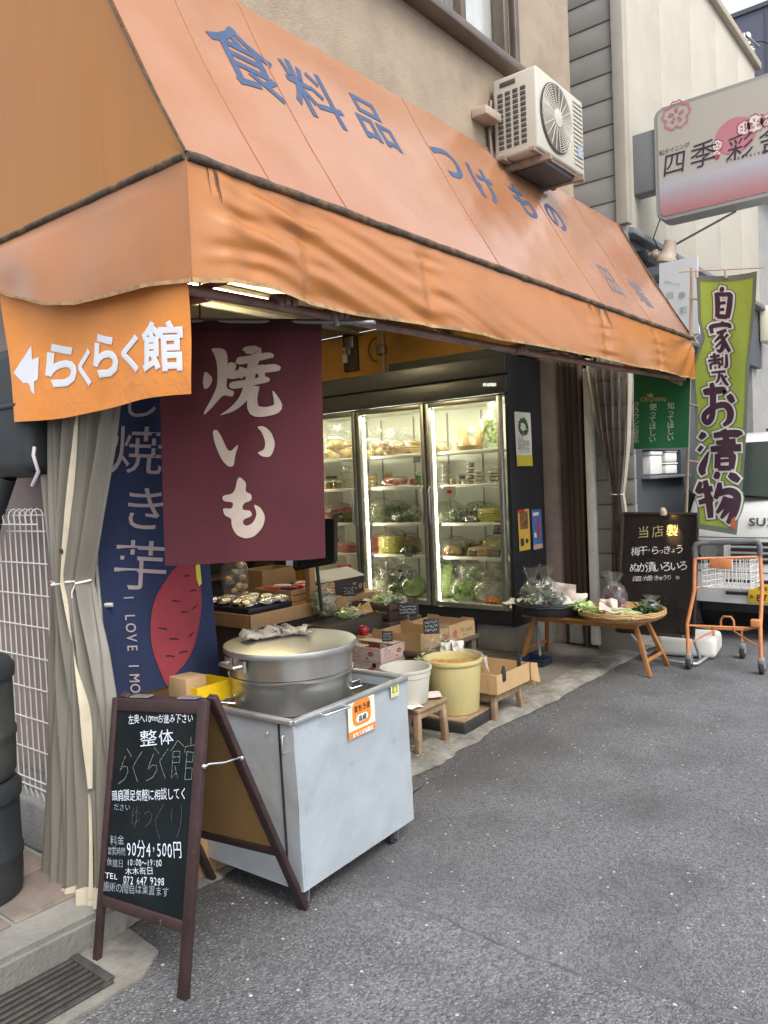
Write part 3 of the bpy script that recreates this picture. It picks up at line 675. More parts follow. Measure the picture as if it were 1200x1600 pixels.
# ================================================================== GLASS-DOOR FRIDGE
M_FRB = mat('fridge_black', (.022, .024, .028), .45, var=.2, vscale=5)
M_FRG = mat('fridge_header_grey', (.075, .078, .082), .4, .2, var=.1)
M_LIN = mat('fridge_lining', (.82, .83, .76), .5)
M_SHELF = mat('white_shelf', (.8, .8, .76), .45)
M_LED = mat('led_strip', (1, .95, .8), .5, emit=(1, .93, .66), es=44.0)
M_LEDT = mat('top_fill_light', (1, .95, .8), .5, emit=(.97, .96, .70), es=36.0)
M_DGL = film('fridge_glass', (.97, .98, .97), .05, .45, .02)
M_CONB = mat('concrete_block', (.23, .225, .21), .9, var=.2, vscale=8, dirt=((.09, .085, .08), 4, .5, .7, .7), bump=(60, .5))
FY0, FY1 = 3.388, 5.95
for k, (y0_, y1_) in enumerate(((3.30, 3.80), (3.82, 4.55), (4.57, 5.9))):
    t = MB(); t.box((6.34, (y0_+y1_)/2, .125), (.62, y1_-y0_, .225), bev=.008)
    tag(t.build('plinth_block', M_CONB, origin=(6.34, (y0_+y1_)/2, .012)), ('short grey concrete block under the street end of the glass fridge', 'middle grey concrete block under the glass fridge', 'long grey concrete block under the shop end of the glass fridge')[k], 'concrete block')
fr = thing('display_fridge', 'black three door glass display fridge glowing inside the shop', 'fridge', (6.36, 4.67, .24))
b = MB()
b.box((6.70, 4.67, 1.42), (.04, 2.56, 2.36)); b.box((6.36, FY0+.02, 1.42), (.68, .04, 2.36), bev=.004); b.box((6.36, FY1-.02, 1.42), (.68, .04, 2.36), bev=.004)
b.box((6.36, 4.67, .305), (.66, 2.56, .13)); b.box((6.36, 4.67, 2.43), (.66, 2.48, .31)); b.build('cabinet', M_FRB, fr)
b = MB(); b.box((6.0, 4.67, 2.515), (.05, 2.56, .165), bev=.012); b.box((6.005, 4.67, 2.345), (.05, 2.56, .155), bev=.01); b.build('header', M_FRG, fr)
b = MB()
for px_ in (757, 765, 772):
    c_ = P(px_, 601, x=5.97); b.box((5.974, c_.y, c_.z), (.01, .03 if px_ != 765 else .05, .026))
b.build('thermometer', mat('display_white', (.7, .72, .68), .4, emit=(.8, 1, .8), es=.5), fr)
b = MB(); b.box((6.015, 4.67, .31), (.04, 2.5, .125), bev=.006); b.build('kick_panel', M_FRB, fr)
b = MB(); b.box((6.665, 4.67, 1.31), (.02, 2.46, 1.86)); b.box((6.37, FY0+.05, 1.31), (.58, .02, 1.86)); b.box((6.37, FY1-.05, 1.31), (.58, .02, 1.86)); b.box((6.37, 4.67, 2.25), (.58, 2.46, .02)); b.box((6.37, 4.67, .385), (.58, 2.46, .02))
b.build('lining', M_LIN, fr)
b = MB()
for y in (3.62, 3.85, 4.05, 4.45, 4.66, 4.87, 5.3, 5.5, 5.7): b.box((6.652, y, 1.31), (.012, .014, 1.8))
b.build('shelf_track', mat('track_grey', (.35, .35, .32), .5, .5), fr)
BAYS = [(3.447, 4.238), (4.262, 5.078), (5.102, 5.9)]
SHZ = [1.798, 1.487, 1.132, .818]
for bi, (y0, y1) in enumerate(BAYS):
    for z in SHZ:
        s = MB(); s.box((6.37, (y0+y1)/2, z-.008), (.44, y1-y0-.06, .012)); s.box((6.145, (y0+y1)/2, z-.006), (.012, y1-y0-.05, .03), bev=.003); s.build('shelf', M_SHELF, fr)
    for yy in (y1-.024,):
        s = MB(); s.box((6.07, yy, 1.3), (.010, .004, 1.78)); s.build('led_strip', M_LED, fr)
    s = MB(); s.box((6.11, (y0+y1)/2, 2.235), (.05, y1-y0-.15, .012)); s.build('top_fill', M_LEDT, fr)  # unseen strip added under the fridge top to brighten the shelves
    s = MB(); z0, z1 = .382, 2.25
    for yy in (y0+.018, y1-.018): s.box((5.995, yy, (z0+z1)/2), (.045, .042, z1-z0), bev=.005)
    for zz in (z0+.022, z1-.02): s.box((5.995, (y0+y1)/2, zz), (.042, y1-y0-.08, .045), bev=.005)
    d = s.build('door', M_ALU, fr)
    s = MB(); s.box((5.995, (y0+y1)/2, (z0+z1)/2), (.006, y1-y0-.08, z1-z0-.09)); s.build('pane', M_DGL, d)
    hy = y1-.03 if bi == 0 else y0+.03
    s = MB(); s.tube([(5.98, hy, 1.13), (5.945, hy, 1.16), (5.94, hy, 1.3), (5.945, hy, 1.46), (5.98, hy, 1.49)], .013, 8); s.build('handle', M_ALU, d)
for y in (4.25, 5.09):
    s = MB(); s.box((6.05, y, 1.31), (.06, .05, 1.86)); s.build('mullion', M_FRB, fr)
# papers on the fridge side
M_PAPER = mat('white_paper', (.72, .7, .62), .8, var=.05)
def paper(name, label, cat, px0, py0, px1, py1, m, yy, curl=.012, extra=None):
    a = P(px0, py0, y=yy); c = P(px1, py1, y=yy); t = thing(name, label, cat, ((a.x+c.x)/2, yy, c.z))
    f = lambda u, v, e=0: V(lerp(a.x, c.x, u), yy-.003-e-curl*(math.sin(u*5+v*3)*.3+.5)*(1-v)*1.0, lerp(c.z, a.z, v))
    q = MB(); q.grid(f, 10, 12); q.build('sheet', m, t)
    if extra: extra(t, lambda u, v: f(u, v, .003))
    return t
def ex1(t, f):
    rr = random.Random(3); q = MB(); 
    for k in range(110):
        a = rr.uniform(0, 6.28); r_ = .30*(1+.3*rr.uniform(-1, 1)); x, y = .5+r_*math.cos(a)*.8, .73+r_*.42*math.sin(a)
        disc2(q, f, x, y, .05*rr.uniform(.5, 1.2), 7, .02)
    q.build('wreath_print', mat('print_green', (.06, .13, .04), .8), t)
    q = MB(); rect2(q, f, .0, .0, 1, .2, nu=6, nv=2); q.build('yellow_band', mat('print_yellow', (.6, .52, .05), .8), t)
    q = MB()
    for r_ in range(4): put_text(q, [(('出汁', '山口料理', '店のだし', 'つくり方')[r_], .1, .5-r_*.07, .11, {'xs': 1.7})], f)
    q.build('lettering', mat('print_grey', (.3, .3, .28), .8), t)
paper('wreath_poster', 'white poster with a green wreath on the black fridge side', 'poster', 803, 643, 831, 728, M_PAPER, FY0-.002, extra=ex1)
def ex2(t, f):
    q = MB(); rect2(q, f, .15, .52, .85, .95, nu=3, nv=3); q.build('photo_print', mat('print_brown', (.2, .1, .04), .8, var=.6, vscale=30), t)
    q = MB(); rect2(q, f, .1, .12, .4, .3); disc2(q, f, .7, .22, .15, 10, .06); q.build('dark_print', mat('print_dark', (.05, .05, .05), .8), t)
    q = MB(); rect2(q, f, 0, .93, .6, 1, nu=2); q.build('red_print', mat('print_red', (.5, .04, .03), .8), t)
paper('yellow_flyer', 'yellow flyer with a brown picture beside the blue flyer', 'flyer', 808, 797, 828, 858, mat('flyer_yellow', (.66, .42, .06), .8, var=.1, vscale=20), FY0-.002, extra=ex2)
def ex3(t, f):
    q = MB(); disc2(q, f, .62, .48, .13, 12, .25); disc2(q, f, .6, .76, .08, 10, .05); q.build('red_print', mat('print_red', (.5, .04, .03), .8), t)
    q = MB(); rect2(q, f, 0, 0, 1, .12, nu=3); q.build('pink_print', mat('print_pink', (.6, .35, .35), .8), t)
    q = MB(); rect2(q, f, .1, .85, .7, .93); rect2(q, f, .1, .3, .35, .42); q.build('white_print', M_PAPER, t)
paper('blue_flyer', 'blue flyer with a red figure beside the yellow flyer', 'flyer', 830, 797, 847, 856, mat('flyer_blue', (.07, .16, .42), .8, var=.2, vscale=20), FY0-.002, extra=ex3)

# ================================================================== PRODUCE BUILDERS
M_FILM = film('clear_film', (1, 1, 1), .05, .42, .18, .06)
M_FILMW = film('milky_film', (1, 1, 1), .12, .6, .2, .16)
M_TUB = film('clear_tub', (1, 1, 1), .10, .6, .08, .06)
def M_FOOD(key, col, var=.3, vs=25): return mat('food_'+key, col, .6, var=var, vscale=vs, bump=(60, .3))
F_BUN = M_FOOD('bun', (.62, .46, .24)); F_TAN = M_FOOD('tan', (.55, .36, .16)); F_PINK = M_FOOD('pink', (.6, .17, .17)); F_RED = M_FOOD('red', (.45, .03, .04))
F_YEL = M_FOOD('yellow', (.68, .62, .14)); F_GRN = M_FOOD('green', (.2, .36, .06)); F_DGRN = M_FOOD('dark_green', (.075, .14, .035)); F_PALE = M_FOOD('pale_green', (.55, .7, .28))
F_WHT = M_FOOD('white', (.72, .72, .6)); F_BRN = M_FOOD('brown', (.12, .06, .03)); F_GREY = M_FOOD('grey_green', (.3, .36, .2)); F_EGG = M_FOOD('aubergine', (.02, .012, .025), .2)
F_ORG = M_FOOD('orange', (.7, .22, .03)); F_PURP = M_FOOD('purple', (.16, .04, .1)); F_BLU = M_FOOD('blue', (.04, .09, .28)); F_OCH = M_FOOD('ochre', (.55, .33, .07))
M_KRAFT = mat('kraft_paper', (.5, .33, .17), .85, var=.1, vscale=12)
M_LIDR = mat('red_lid', (.6, .035, .03), .4); M_CHALKB = mat('chalk_black', (.018, .02, .024), .6, var=.3, vscale=10); M_CHALK = mat('chalk_white', (.62, .64, .64), .9); M_CHALKD = mat('faint_chalk', (.16, .2, .19), .9)
CNT = [0]
def contents(kind, c, w, d, h, rn):
    """food inside a bag, as a mesh builder"""
    q = MB(); cx_, cy_, cz = c
    if kind in ('buns', 'lumps'):
        for k in range(9 if kind == 'buns' else 16):
            r_ = min(w, d)*(.24 if kind == 'buns' else .15)*rn.uniform(.8, 1.2)
            x = cx_+rn.uniform(-.5, .5)*(d-r_*1.6); y = cy_+rn.uniform(-.5, .5)*(w-r_*1.6); z = cz+r_*.6+rn.random()**1.6*(h-r_*1.6)
            q.ico((x, y, z), r_, 2, (1, 1, .75), .12, 2, rn.random()*50)
    elif kind == 'leaf':
        for k in range(110):
            a = rn.uniform(0, 6.28); rr_ = math.sqrt(rn.random()); x = cx_+.42*d*rr_*math.cos(a); y = cy_+.42*w*rr_*math.sin(a); z = cz+h*rn.uniform(.05, .8)
            q.leaf((x, y, z), (rn.uniform(-1, 1), rn.uniform(-1, 1), rn.uniform(-.2, .9)), (0, 0, 1), rn.uniform(.03, .075), rn.uniform(.01, .022), rn.uniform(-.2, .6))
    elif kind == 'sticks':
        for k in range(60):
            a = rn.uniform(-.6, .6); ln = w*rn.uniform(.5, .95); y = cy_+rn.uniform(-.25, .25)*w*.5; x = cx_+rn.uniform(-.4, .4)*d; z = cz+.008+h*.85*rn.random()**1.7*(1-abs(x-cx_)/d)
            p0 = V(x-ln*.5*math.sin(a), y-ln*.5*math.cos(a), z+rn.uniform(-.006, .01)); p1 = V(x+ln*.5*math.sin(a), y+ln*.5*math.cos(a), z+rn.uniform(-.006, .02))
            p0.y = max(cy_-w/2, min(cy_+w/2, p0.y)); p1.y = max(cy_-w/2, min(cy_+w/2, p1.y))
            q.tube([p0, (p0+p1)/2+V(0, 0, rn.uniform(-.004, .016)), p1], rn.uniform(.004, .007), 5)
    elif kind == 'tangle':
        for k in range(46):
            a0 = rn.uniform(0, 6.28); pts = []
            for j in range(8):
                aa = a0+j*.55; r_ = .45*rn.uniform(.6, 1); pts.append((cx_+d*r_*math.cos(aa), cy_+w*r_*math.sin(aa), cz+h*(.1+.75*abs(math.sin(a0*3+j*.3)))))
            q.tube(pts, .004, 4)
    elif kind == 'slab':
        n = max(1, int(h/.022))
        for k in range(n): q.box((cx_+rn.uniform(-.01, .01), cy_+rn.uniform(-.012, .012), cz+.011+k*.0225), (d*.85, w*.9, .019), rn.uniform(-.06, .06), .005)
    elif kind == 'round':
        q.ico((cx_, cy_, cz+h*.48), h*.5, 3, (min(1.1, d/h), w/h, 1), .1, 2.2, rn.random()*40, ridged=True)
        for k in range(26):
            a = rn.uniform(0, 6.28); e = rn.uniform(-.2, 1.3); n = V(math.cos(a)*math.cos(e)*d*.45, math.sin(a)*math.cos(e)*w*.45, math.sin(e)*h*.45)
            q.leaf(V(cx_, cy_, cz+h*.48)+n*.95, V(-n.y, n.x, .3*rn.uniform(-1, 1)), n, h*.5, h*.22, .5)
    return q
def bag(label, c, w, d, h, kind, food, seed=1, cat='bag', name='food_bag', group=None, filmm=None, tail=True, foodlabel=None):
    """clear bag of food standing at c; w runs across the view of a fridge door (Y), d is the depth (X)"""
    rn = random.Random(seed*13+5); t = thing(name, label, cat, c, 0, group)
    q = contents(kind, c, w*.9, d*.9, h*.82, rn); q.build('contents', food, t, smooth=False)
    q = MB(); ctr = V(c[0], c[1], c[2]+h*.46)
    q.ico(ctr, 1, 3, (d*.5, w*.5, h*.5), .16, 2.1, seed*3.3, ridged=True, flat=.9)
    if tail:
        tx = rn.uniform(-.25, .25); top = V(c[0]+tx*d, c[1]+tx*w, c[2]+h*.8)
        q.grid(lambda u, v: top+V((.02+.05*v)*w*math.cos(u*6.28)*(1+.35*math.sin(u*19+seed)), (.06+.3*v)*w*math.sin(u*6.28)*(1+.3*math.sin(u*25+seed)), h*.42*v*(1+.15*math.sin(u*13))), 30, 5)
    q.build('film', filmm or M_FILM, t); return t
def tub(label, c, r_, h, food, lid=None, n=1, name='food_tub', cat='tub', layers=None):
    t = thing(name, label, cat, c)
    for k in range(n):
        z = c[2]+k*(h+.004)
        q = MB(); q.lathe([(0, z+.003), (r_*.84, z+.003), (r_*.9, z+h*.72), (0, z+h*.74)], (c[0], c[1], 0), 16); q.build('contents', food, t)
        if layers:
            q = MB(); q.lathe([(r_*.91, z+h*.3), (r_*.92, z+h*.5)], (c[0], c[1], 0), 16); q.build('cream_layer', layers, t)
        q = MB(); q.lathe([(r_*.86, z), (r_*.96, z+h*.9), (r_, z+h*.92), (r_, z+h), (0, z+h+.002)], (c[0], c[1], 0), 16); q.build('tub', M_TUB, t)
        if lid: q = MB(); q.lathe([(r_*1.04, z+h*.88), (r_*1.04, z+h+.008), (0, z+h+.01)], (c[0], c[1], 0), 16); q.build('lid', lid, t)
    return t
def price_card(label, c, w=.07, h=.05, tilt=0, seed=1, facing=(-1, 0, 0), post=0, name='price_card'):
    """little black chalk card; c is the foot"""
    t = thing(name, label, 'price card', c); n = Vector(facing).normalized(); u = V(0, 0, 1).cross(n) ; u.normalize(); z0 = post
    o = Vector(c)+V(0, 0, z0); up = (V(0, 0, 1)-n*.25).normalized(); rn = random.Random(seed)
    q = MB(); q.bar(o+up*h/2-u*w/2, o+up*h/2+u*w/2, .004, h, up=up.cross(u) if False else n)
    q.bm.free(); q = MB()
    M_ = Matrix((u, n, up)).transposed().to_4x4(); q.box(o+up*h/2, (w, .004, h), M_, .001); q.build('card', M_CHALKB, t)
    f = lambda a, b_: o+u*a+up*b_+n*.0032
    q = MB()
    for r_ in range(3):
        x = -w*.4
        while x < w*.34:
            ln = w*rn.uniform(.05, .12); y = h*(.75-r_*.25)
            stroke2(q, f, [(x, y+rn.uniform(-.1, .1)*h), (x+ln*.5, y+rn.uniform(-.1, .1)*h), (x+ln, y+rn.uniform(-.1, .1)*h)], w*.022); x += ln+w*.03
    q.build('chalk_strokes', M_CHALK, t)
    if post:
        q = MB(); q.tube([Vector(c), Vector(c)+V(0, 0, post)], .004, 6); q.box(Vector(c)+V(0, 0, .008), (.03, .03, .016), bev=.004); q.box(o+V(0, 0, -.008), (.02, .014, .022), bev=.003); q.build('clip_stand', M_TUB, t)
    return t
# ---- what stands on the fridge shelves: (label, px, shelf, w, d, h, kind, food, seed)
def sh(px_, s, x=6.3): 
    y = P(px_, (709, 758, 817, 870, 940)[s], x=x).y; return (x, y, (SHZ+[.397])[s]+.0005)
FB = [
 ('low clear bag of pale buns, top shelf of the street-side fridge door', 690, 0, .16, .2, .10, 'buns', F_BUN, 1, 6.3),
 ('tall clear bag with pale green greens beside the kraft pouches', 769, 0, .17, .2, .34, 'leaf', F_PALE, 2, 6.28),
 ('bag of pale green beans on the third shelf of the street-side fridge door', 694, 2, .20, .24, .11, 'sticks', F_GREY, 3, 6.26),
 ('heap of leafy greens in film between the beans and the aubergines', 716, 2, .18, .24, .14, 'leaf', F_GREY, 4, 6.3),
 ('bag of dark slim aubergines on the third shelf', 742, 2, .19, .22, .07, 'sticks', F_EGG, 5, 6.24),
 ('bag of yellow pickled slices beside the slim aubergines', 768, 2, .18, .24, .14, 'slab', F_YEL, 6, 6.28),
 ('bag of golden rolls at the hinge end of the fourth shelf', 705, 3, .20, .24, .12, 'buns', F_TAN, 7, 6.27),
 ('flat bag of tan fried tofu behind the price cards', 754, 3, .22, .22, .09, 'slab', F_TAN, 8, 6.26),
 ('wrapped pale cabbage on the floor of the fridge under the broccoli', 695, 4, .25, .28, .25, 'round', F_PALE, 9, 6.36),
 ('clear bag of fresh leaf lettuce on the fridge floor', 727, 4, .26, .26, .21, 'leaf', M_FOOD('lettuce', (.36, .6, .12)), 10, 6.24),
 ('big clear bag of white sprouts beside the lettuce', 766, 4, .30, .26, .2, 'tangle', F_WHT, 11, 6.28),
 ('bag of dark broccoli above the wrapped cabbage', 704, 4, .24, .2, .36, 'lumps', F_DGRN, 12, 6.5),
 ('clear bag of cream buns, top shelf of the middle fridge door', 589, 0, .21, .25, .2, 'buns', F_BUN, 13, 6.3),
 ('bag of pinkish rolls next to the cream buns', 612, 0, .20, .25, .16, 'lumps', M_FOOD('rose_bun', (.6, .4, .26)), 14, 6.24),
 ('bag of flat loaves by the small black card on the top shelf', 641, 0, .24, .25, .15, 'slab', F_BUN, 15, 6.3),
 ('film bag of stringy grey seaweed in the middle fridge door', 596, 2, .25, .26, .21, 'tangle', F_GREY, 17, 6.28),
 ('bag of dark spinach beside the grey seaweed', 634, 2, .30, .22, .1, 'leaf', F_DGRN, 18, 6.26),
 ('flat pack of pink ham behind the yellow noodle bag', 596, 3, .22, .2, .16, 'slab', F_PINK, 19, 6.4),
 ('leaning bag of yellow noodles on the fourth shelf', 612, 3, .24, .18, .19, 'slab', F_YEL, 20, 6.24),
 ('bag of brown wrapped crackers beside the yellow noodles', 643, 3, .18, .18, .18, 'sticks', F_TAN, 21, 6.36),
 ('small bag of dark green spinach in front of the brown crackers', 641, 3, .18, .14, .08, 'leaf', F_DGRN, 22, 6.2),
 ('red net bag of small onions on the fridge floor', 590, 4, .09, .14, .2, 'lumps', F_RED, 23, 6.46),
 ('wrapped white cabbage near the red net bag', 596, 4, .21, .24, .17, 'round', F_WHT, 24, 6.26),
 ('blue tinted bag lying behind the green cabbages', 632, 4, .30, .2, .24, 'lumps', F_BLU, 25, 6.48),
 ('bag of kale on the fridge floor between the two cabbages', 622, 4, .2, .2, .13, 'leaf', F_GRN, 26, 6.22),
 ('round green cabbage in film by the middle door frame', 647, 4, .22, .24, .18, 'round', M_FOOD('cabbage', (.33, .45, .14)), 27, 6.26),
 ('clear bag of pale buns in the fridge door behind the maroon banner', 528, 0, .34, .25, .26, 'buns', F_BUN, 28, 6.3),
 ('stack of flat pink sausages packs on the third shelf behind the banner', 517, 2, .2, .24, .16, 'slab', M_FOOD('pale_pink', (.62, .36, .3)), 29, 6.24),
 ('small bag of greens next to the pink packs', 543, 2, .12, .2, .1, 'leaf', F_GRN, 30, 6.3),
 ('tilted pack of pink fish on the fourth shelf behind the banner', 540, 3, .24, .2, .1, 'slab', F_PINK, 31, 6.26),
 ('bag of round rolls behind the kraft pouches', 737, 0, .26, .2, .16, 'buns', F_BUN, 101, 6.5),
 ('bag of spring onions behind the pale green beans', 703, 2, .3, .2, .17, 'sticks', F_PALE, 102, 6.5),
 ('bag of cress at the back behind the slim aubergines', 748, 2, .28, .2, .16, 'leaf', F_GRN, 103, 6.5),
 ('bag of white fish cakes behind the golden rolls', 716, 3, .26, .2, .14, 'slab', F_WHT, 104, 6.5),
 ('bag of yellow noodles behind the flat tofu bag', 768, 3, .24, .2, .15, 'tangle', F_YEL, 105, 6.5),
 ('bag of white radish behind the sprouts', 778, 4, .26, .2, .27, 'round', F_WHT, 106, 6.52),
 ('bag of leeks standing behind the leaf lettuce', 741, 4, .24, .2, .3, 'leaf', F_PALE, 107, 6.52),
 ('bag of crusty rolls at the back of the middle door top shelf', 627, 0, .32, .2, .19, 'buns', F_TAN, 108, 6.5),
 ('bag of bok choy at the back of the middle door third shelf', 618, 2, .34, .2, .18, 'leaf', F_GRN, 109, 6.5),
 ('bag of pale mushrooms beside the middle door frame', 653, 2, .15, .2, .15, 'lumps', F_BUN, 110, 6.42),
 ('bag of red peppers behind the leaning yellow noodle bag', 617, 3, .32, .2, .2, 'lumps', F_RED, 111, 6.52),
 ('bag of cucumbers behind the white cabbage', 611, 4, .3, .2, .2, 'sticks', F_GRN, 112, 6.5),
 ('bag of soft bread beside the door frame behind the banner', 548, 0, .2, .2, .2, 'slab', F_BUN, 113, 6.46),
 ('bag of ham behind the flat pink packs', 533, 2, .3, .2, .17, 'slab', F_PINK, 114, 6.52),
 ('bag of red kimchi on the fourth shelf nearest the banner', 520, 3, .22, .2, .15, 'lumps', F_RED, 115, 6.42),
]
for (lb, px_, s_, w_, d_, h_, kd, fd, sd_, xx) in FB:
    bag(lb, sh(px_, s_, xx), w_*1.16, min(d_*1.1, .3), h_*1.24, kd, fd, sd_, tail=s_ in (0, 4) and h_ > .15)
# kraft pouches
for k, (px_, wd, lb) in enumerate(((724, .13, 'tan kraft pouch leaning among bags on the top fridge shelf'), (745, .13, 'taller tan kraft pouch with its neck folded over to the side'))):
    c_ = sh(px_, 0, 6.27); t = thing('paper_pouch', lb, 'paper pouch', c_); q = MB(); hh = .21+.05*k
    q.grid(lambda u, v: V(c_[0]+(.055*(1-v)+.004)*math.cos(u*6.28)+.05*v*v, c_[1]+(wd*.5*(1-.2*v))*math.sin(u*6.28)-.1*v*v*(k*1.2-.3), c_[2]+hh*v+.012*math.sin(u*12)*v), 24, 8); q.build('pouch', M_KRAFT, t)
    q = MB(); q.box((c_[0]-.045, c_[1], c_[2]+.08), (.004, .05, .06)); q.build('paper_label', M_PAPER, t)
# wide shallow boat of tan paper under them
c_ = sh(733, 0, 6.2); q = MB(); q.lathe([(.05, 0), (.06, .006), (.085, .05), (.08, .05), (.055, .012)], c_, 16, M=Matrix.Diagonal((.8, 1.5, 1))); tag(q.build('paper_boat', M_KRAFT, origin=c_), 'shallow tan paper boat in front of the kraft pouches', 'paper tray')
for k in range(5):
    c_ = sh(694, 1, 6.28); tub(('lowest clear lidded tub of the stack on the second shelf', 'second clear lidded tub up from the bottom of the stack', 'middle clear lidded tub of the stack of five', 'second clear lidded tub down from the top of the stack', 'topmost clear lidded tub of the stack of five')[k], (c_[0], c_[1], c_[2]+k*.044), .075-.003*k, .04, F_WHT, name='salad_tub')
tub('pudding cup with a yellow filling at the front of the clear tub stack', sh(708, 1, 6.2), .033, .08, F_OCH)
tub('stacked dark chocolate cups on the second fridge shelf', sh(736, 1, 6.28), .04, .05, F_BRN, n=4, layers=F_WHT)
tub('low white topped cup before the chocolate cups', sh(727, 1, 6.2), .04, .05, F_WHT)
tub('lower dark cups beside the stacked chocolate cups', sh(723, 1, 6.32), .036, .05, F_BRN, n=2)
tub('caramel cups stacked two high', sh(748, 1, 6.2), .042, .06, F_OCH, n=2, layers=F_WHT)
tub('striped chocolate and cream cups at the door edge of the second shelf', sh(773, 1, 6.22), .048, .055, F_BRN, n=2, layers=F_WHT)
tub('stacked jars of yellow mustard near the LED strip of the middle door', sh(583, 1, 6.26), .05, .075, F_OCH, n=2)
tub('single jar of yellow pickles behind the pink packs', sh(607, 1, 6.42), .05, .08, F_OCH, n=2)
tub('small green bottle cup at the end of the second shelf', sh(654, 1, 6.35), .03, .15, M_FOOD('bottle_green', (.05, .4, .08)))
for k, px_ in enumerate((513, 527)): tub(('jar of brown miso on the second shelf at the banner edge', 'jar of brown miso farther from the maroon banner')[k], sh(px_, 1, 6.22), .052, .09, M_FOOD('miso', (.42, .25, .08)), lid=F_WHT)
tub('dark jar with black lid behind the miso jars', sh(518, 1, 6.45), .06, .14, F_BRN, lid=F_BRN)
bag('crumpled pale bag beside the miso jars', sh(543, 1, 6.32), .16, .2, .2, 'lumps', F_WHT, 44)
for k, (px_, x_) in enumerate(((530, 6.25), (545, 6.27), (541, 6.47), (518, 6.47))):
    tub(('big clear jar with red lid nearest the maroon banner on the fridge floor', 'big clear jar with red lid beside the door frame on the fridge floor', 'red lidded jar at the back behind the door frame jar', 'red lidded jar at the back nearest the banner')[k], sh(px_, 4, x_), .07, .22+.03*(k > 1), F_TAN, lid=M_LIDR, name='red_lid_jar', cat='jar')
# pink packs on a white tray
c_ = sh(622, 1, 6.24); t = thing('pickle_tray', 'white tray of pink pickles wrapped in film', 'tray', c_)
q = MB(); q.box((c_[0], c_[1], c_[2]+.008), (.22, .42, .016), bev=.006); q.build('tray', M_FOAM, t)
for k in range(7):
    q = MB(); rn = random.Random(k); q.ico((c_[0]+rn.uniform(-.05, .05), c_[1]-.16+k*.054, c_[2]+.05+.01*(k % 3)), .045, 2, (1, .8, .7), .2, 2, k); q.build('pickle', F_PINK if k % 2 else F_RED, t)
q = MB(); q.ico((c_[0], c_[1], c_[2]+.05), 1, 3, (.12, .21, .06), .12, 2.4, 3, ridged=True); q.build('film', M_FILM, t)
c_ = sh(742, 3, 6.36); t = thing('dark_bowl', 'dark plastic bowl of greens behind the fried tofu', 'bowl', c_); q = MB(); q.lathe([(.08, 0), (.12, .07), (.125, .075), (.11, .07), (.075, .01), (0, .01)], c_, 24); q.build('bowl', M_FRB, t)
q = contents('leaf', (c_[0], c_[1], c_[2]+.03), .18, .18, .08, random.Random(3)); q.build('contents', F_DGRN, t)
c_ = sh(769, 4, 6.14); t = thing('carrot_tray', 'small tray of orange carrot strips at the foot of the sprouts bag', 'tray', c_); q = MB(); q.box((c_[0], c_[1], c_[2]+.006), (.08, .17, .012), bev=.003); q.build('tray', M_FOAM, t)
q = contents('sticks', (c_[0], c_[1], c_[2]+.012), .15, .06, .035, random.Random(8)); q.build('contents', F_ORG, t)
for k, (px_, py_, lb) in enumerate(((777, 835, 'tall black price card taped inside the street-side fridge door'), (738, 869, 'black price card in front of the fried tofu bag'), (775, 870, 'black price card at the door edge of the fourth shelf'), (638, 870, 'black price card before the small spinach bag'), (651, 722, 'small black card at the end of the top shelf in the middle door'))):
    c_ = P(px_, py_, x=6.12); price_card(lb, (6.12, c_.y, c_.z-(.0 if k else .0)), .085, .05 if k else .12, seed=k+2)
c_ = P(703, 777, x=5.975); t = thing('pink_notice', 'pink and white notice stuck on the fridge glass', 'notice', c_)
q = MB(); f = frame(c_, (0, -1, 0), (0, 0, 1), .002); rect2(q, f, -.07, 0, .07, .1); q.build('card', M_PAPER, t)
q = MB(); stroke2(q, f, [(.062*math.cos(a*.4), .05+.04*math.sin(a*.4)) for a in range(16)], .008, closed=True); q.build('border', mat('print_pink', (.6, .35, .35), .8), t)
q = MB(); f2 = frame(c_, (0, -1, 0), (0, 0, 1), .004); disc2(q, f2, 0, .05, .03, 14, .02); q.build('red_print', mat('print_red', (.5, .04, .03), .8), t)
# lit shop ceiling tube, lengthened and doubled to brighten the interior; wall fittings
c_ = P(308, 446, z=3.16)
t = thing('ceiling_lamp', 'lit yellowish fluorescent tube on the cream ceiling behind the awning hem', 'lamp', (c_.x+.3, c_.y, 3.14))
q = MB(); q.box((c_.x+.28, c_.y, 3.175), (1.2, .1, .04), bev=.006); q.build('housing', M_TRIMW, t)
q = MB(); q.tube([(c_.x-.3, c_.y-.035, 3.135), (c_.x+.86, c_.y-.035, 3.135)], .014, 10); q.tube([(c_.x-.3, c_.y+.035, 3.135), (c_.x+.86, c_.y+.035, 3.135)], .014, 10); q.build('tube', mat('lit_tube', (1, .9, .6), .5, emit=(1, .82, .45), es=75), t)
c_ = P(546, 550, x=6.7); t = thing('wall_board', 'brown board with a white bottle and grey fitting hung on the orange wall', 'wall board', (6.72, c_.y, c_.z-.2))
q = MB(); q.box((6.725, c_.y, c_.z), (.04, .2, .42), bev=.006); q.build('board', M_WOODD, t)
q = MB(); q.box((6.69, c_.y-.02, c_.z+.1), (.05, .12, .13), bev=.01); q.box((6.68, c_.y+.0, c_.z-.0), (.04, .07, .07), bev=.006); q.build('fitting', M_ALU, t)
q = MB(); q.lathe([(.03, 0), (.032, .08), (.012, .11), (.012, .15), (.02, .15), (.02, .17)], (6.68, c_.y+.05, c_.z-.12), 12); q.build('bottle', M_FOAM, t)
c_ = P(595, 548, x=6.7); t = thing('wall_socket', 'grey cable box and conduit with a looped wire on the orange wall', 'cable box', (6.73, c_.y, c_.z))
q = MB(); q.box((6.71, c_.y, c_.z+.01), (.06, .11, .1), bev=.01); q.build('box', M_ALU, t)
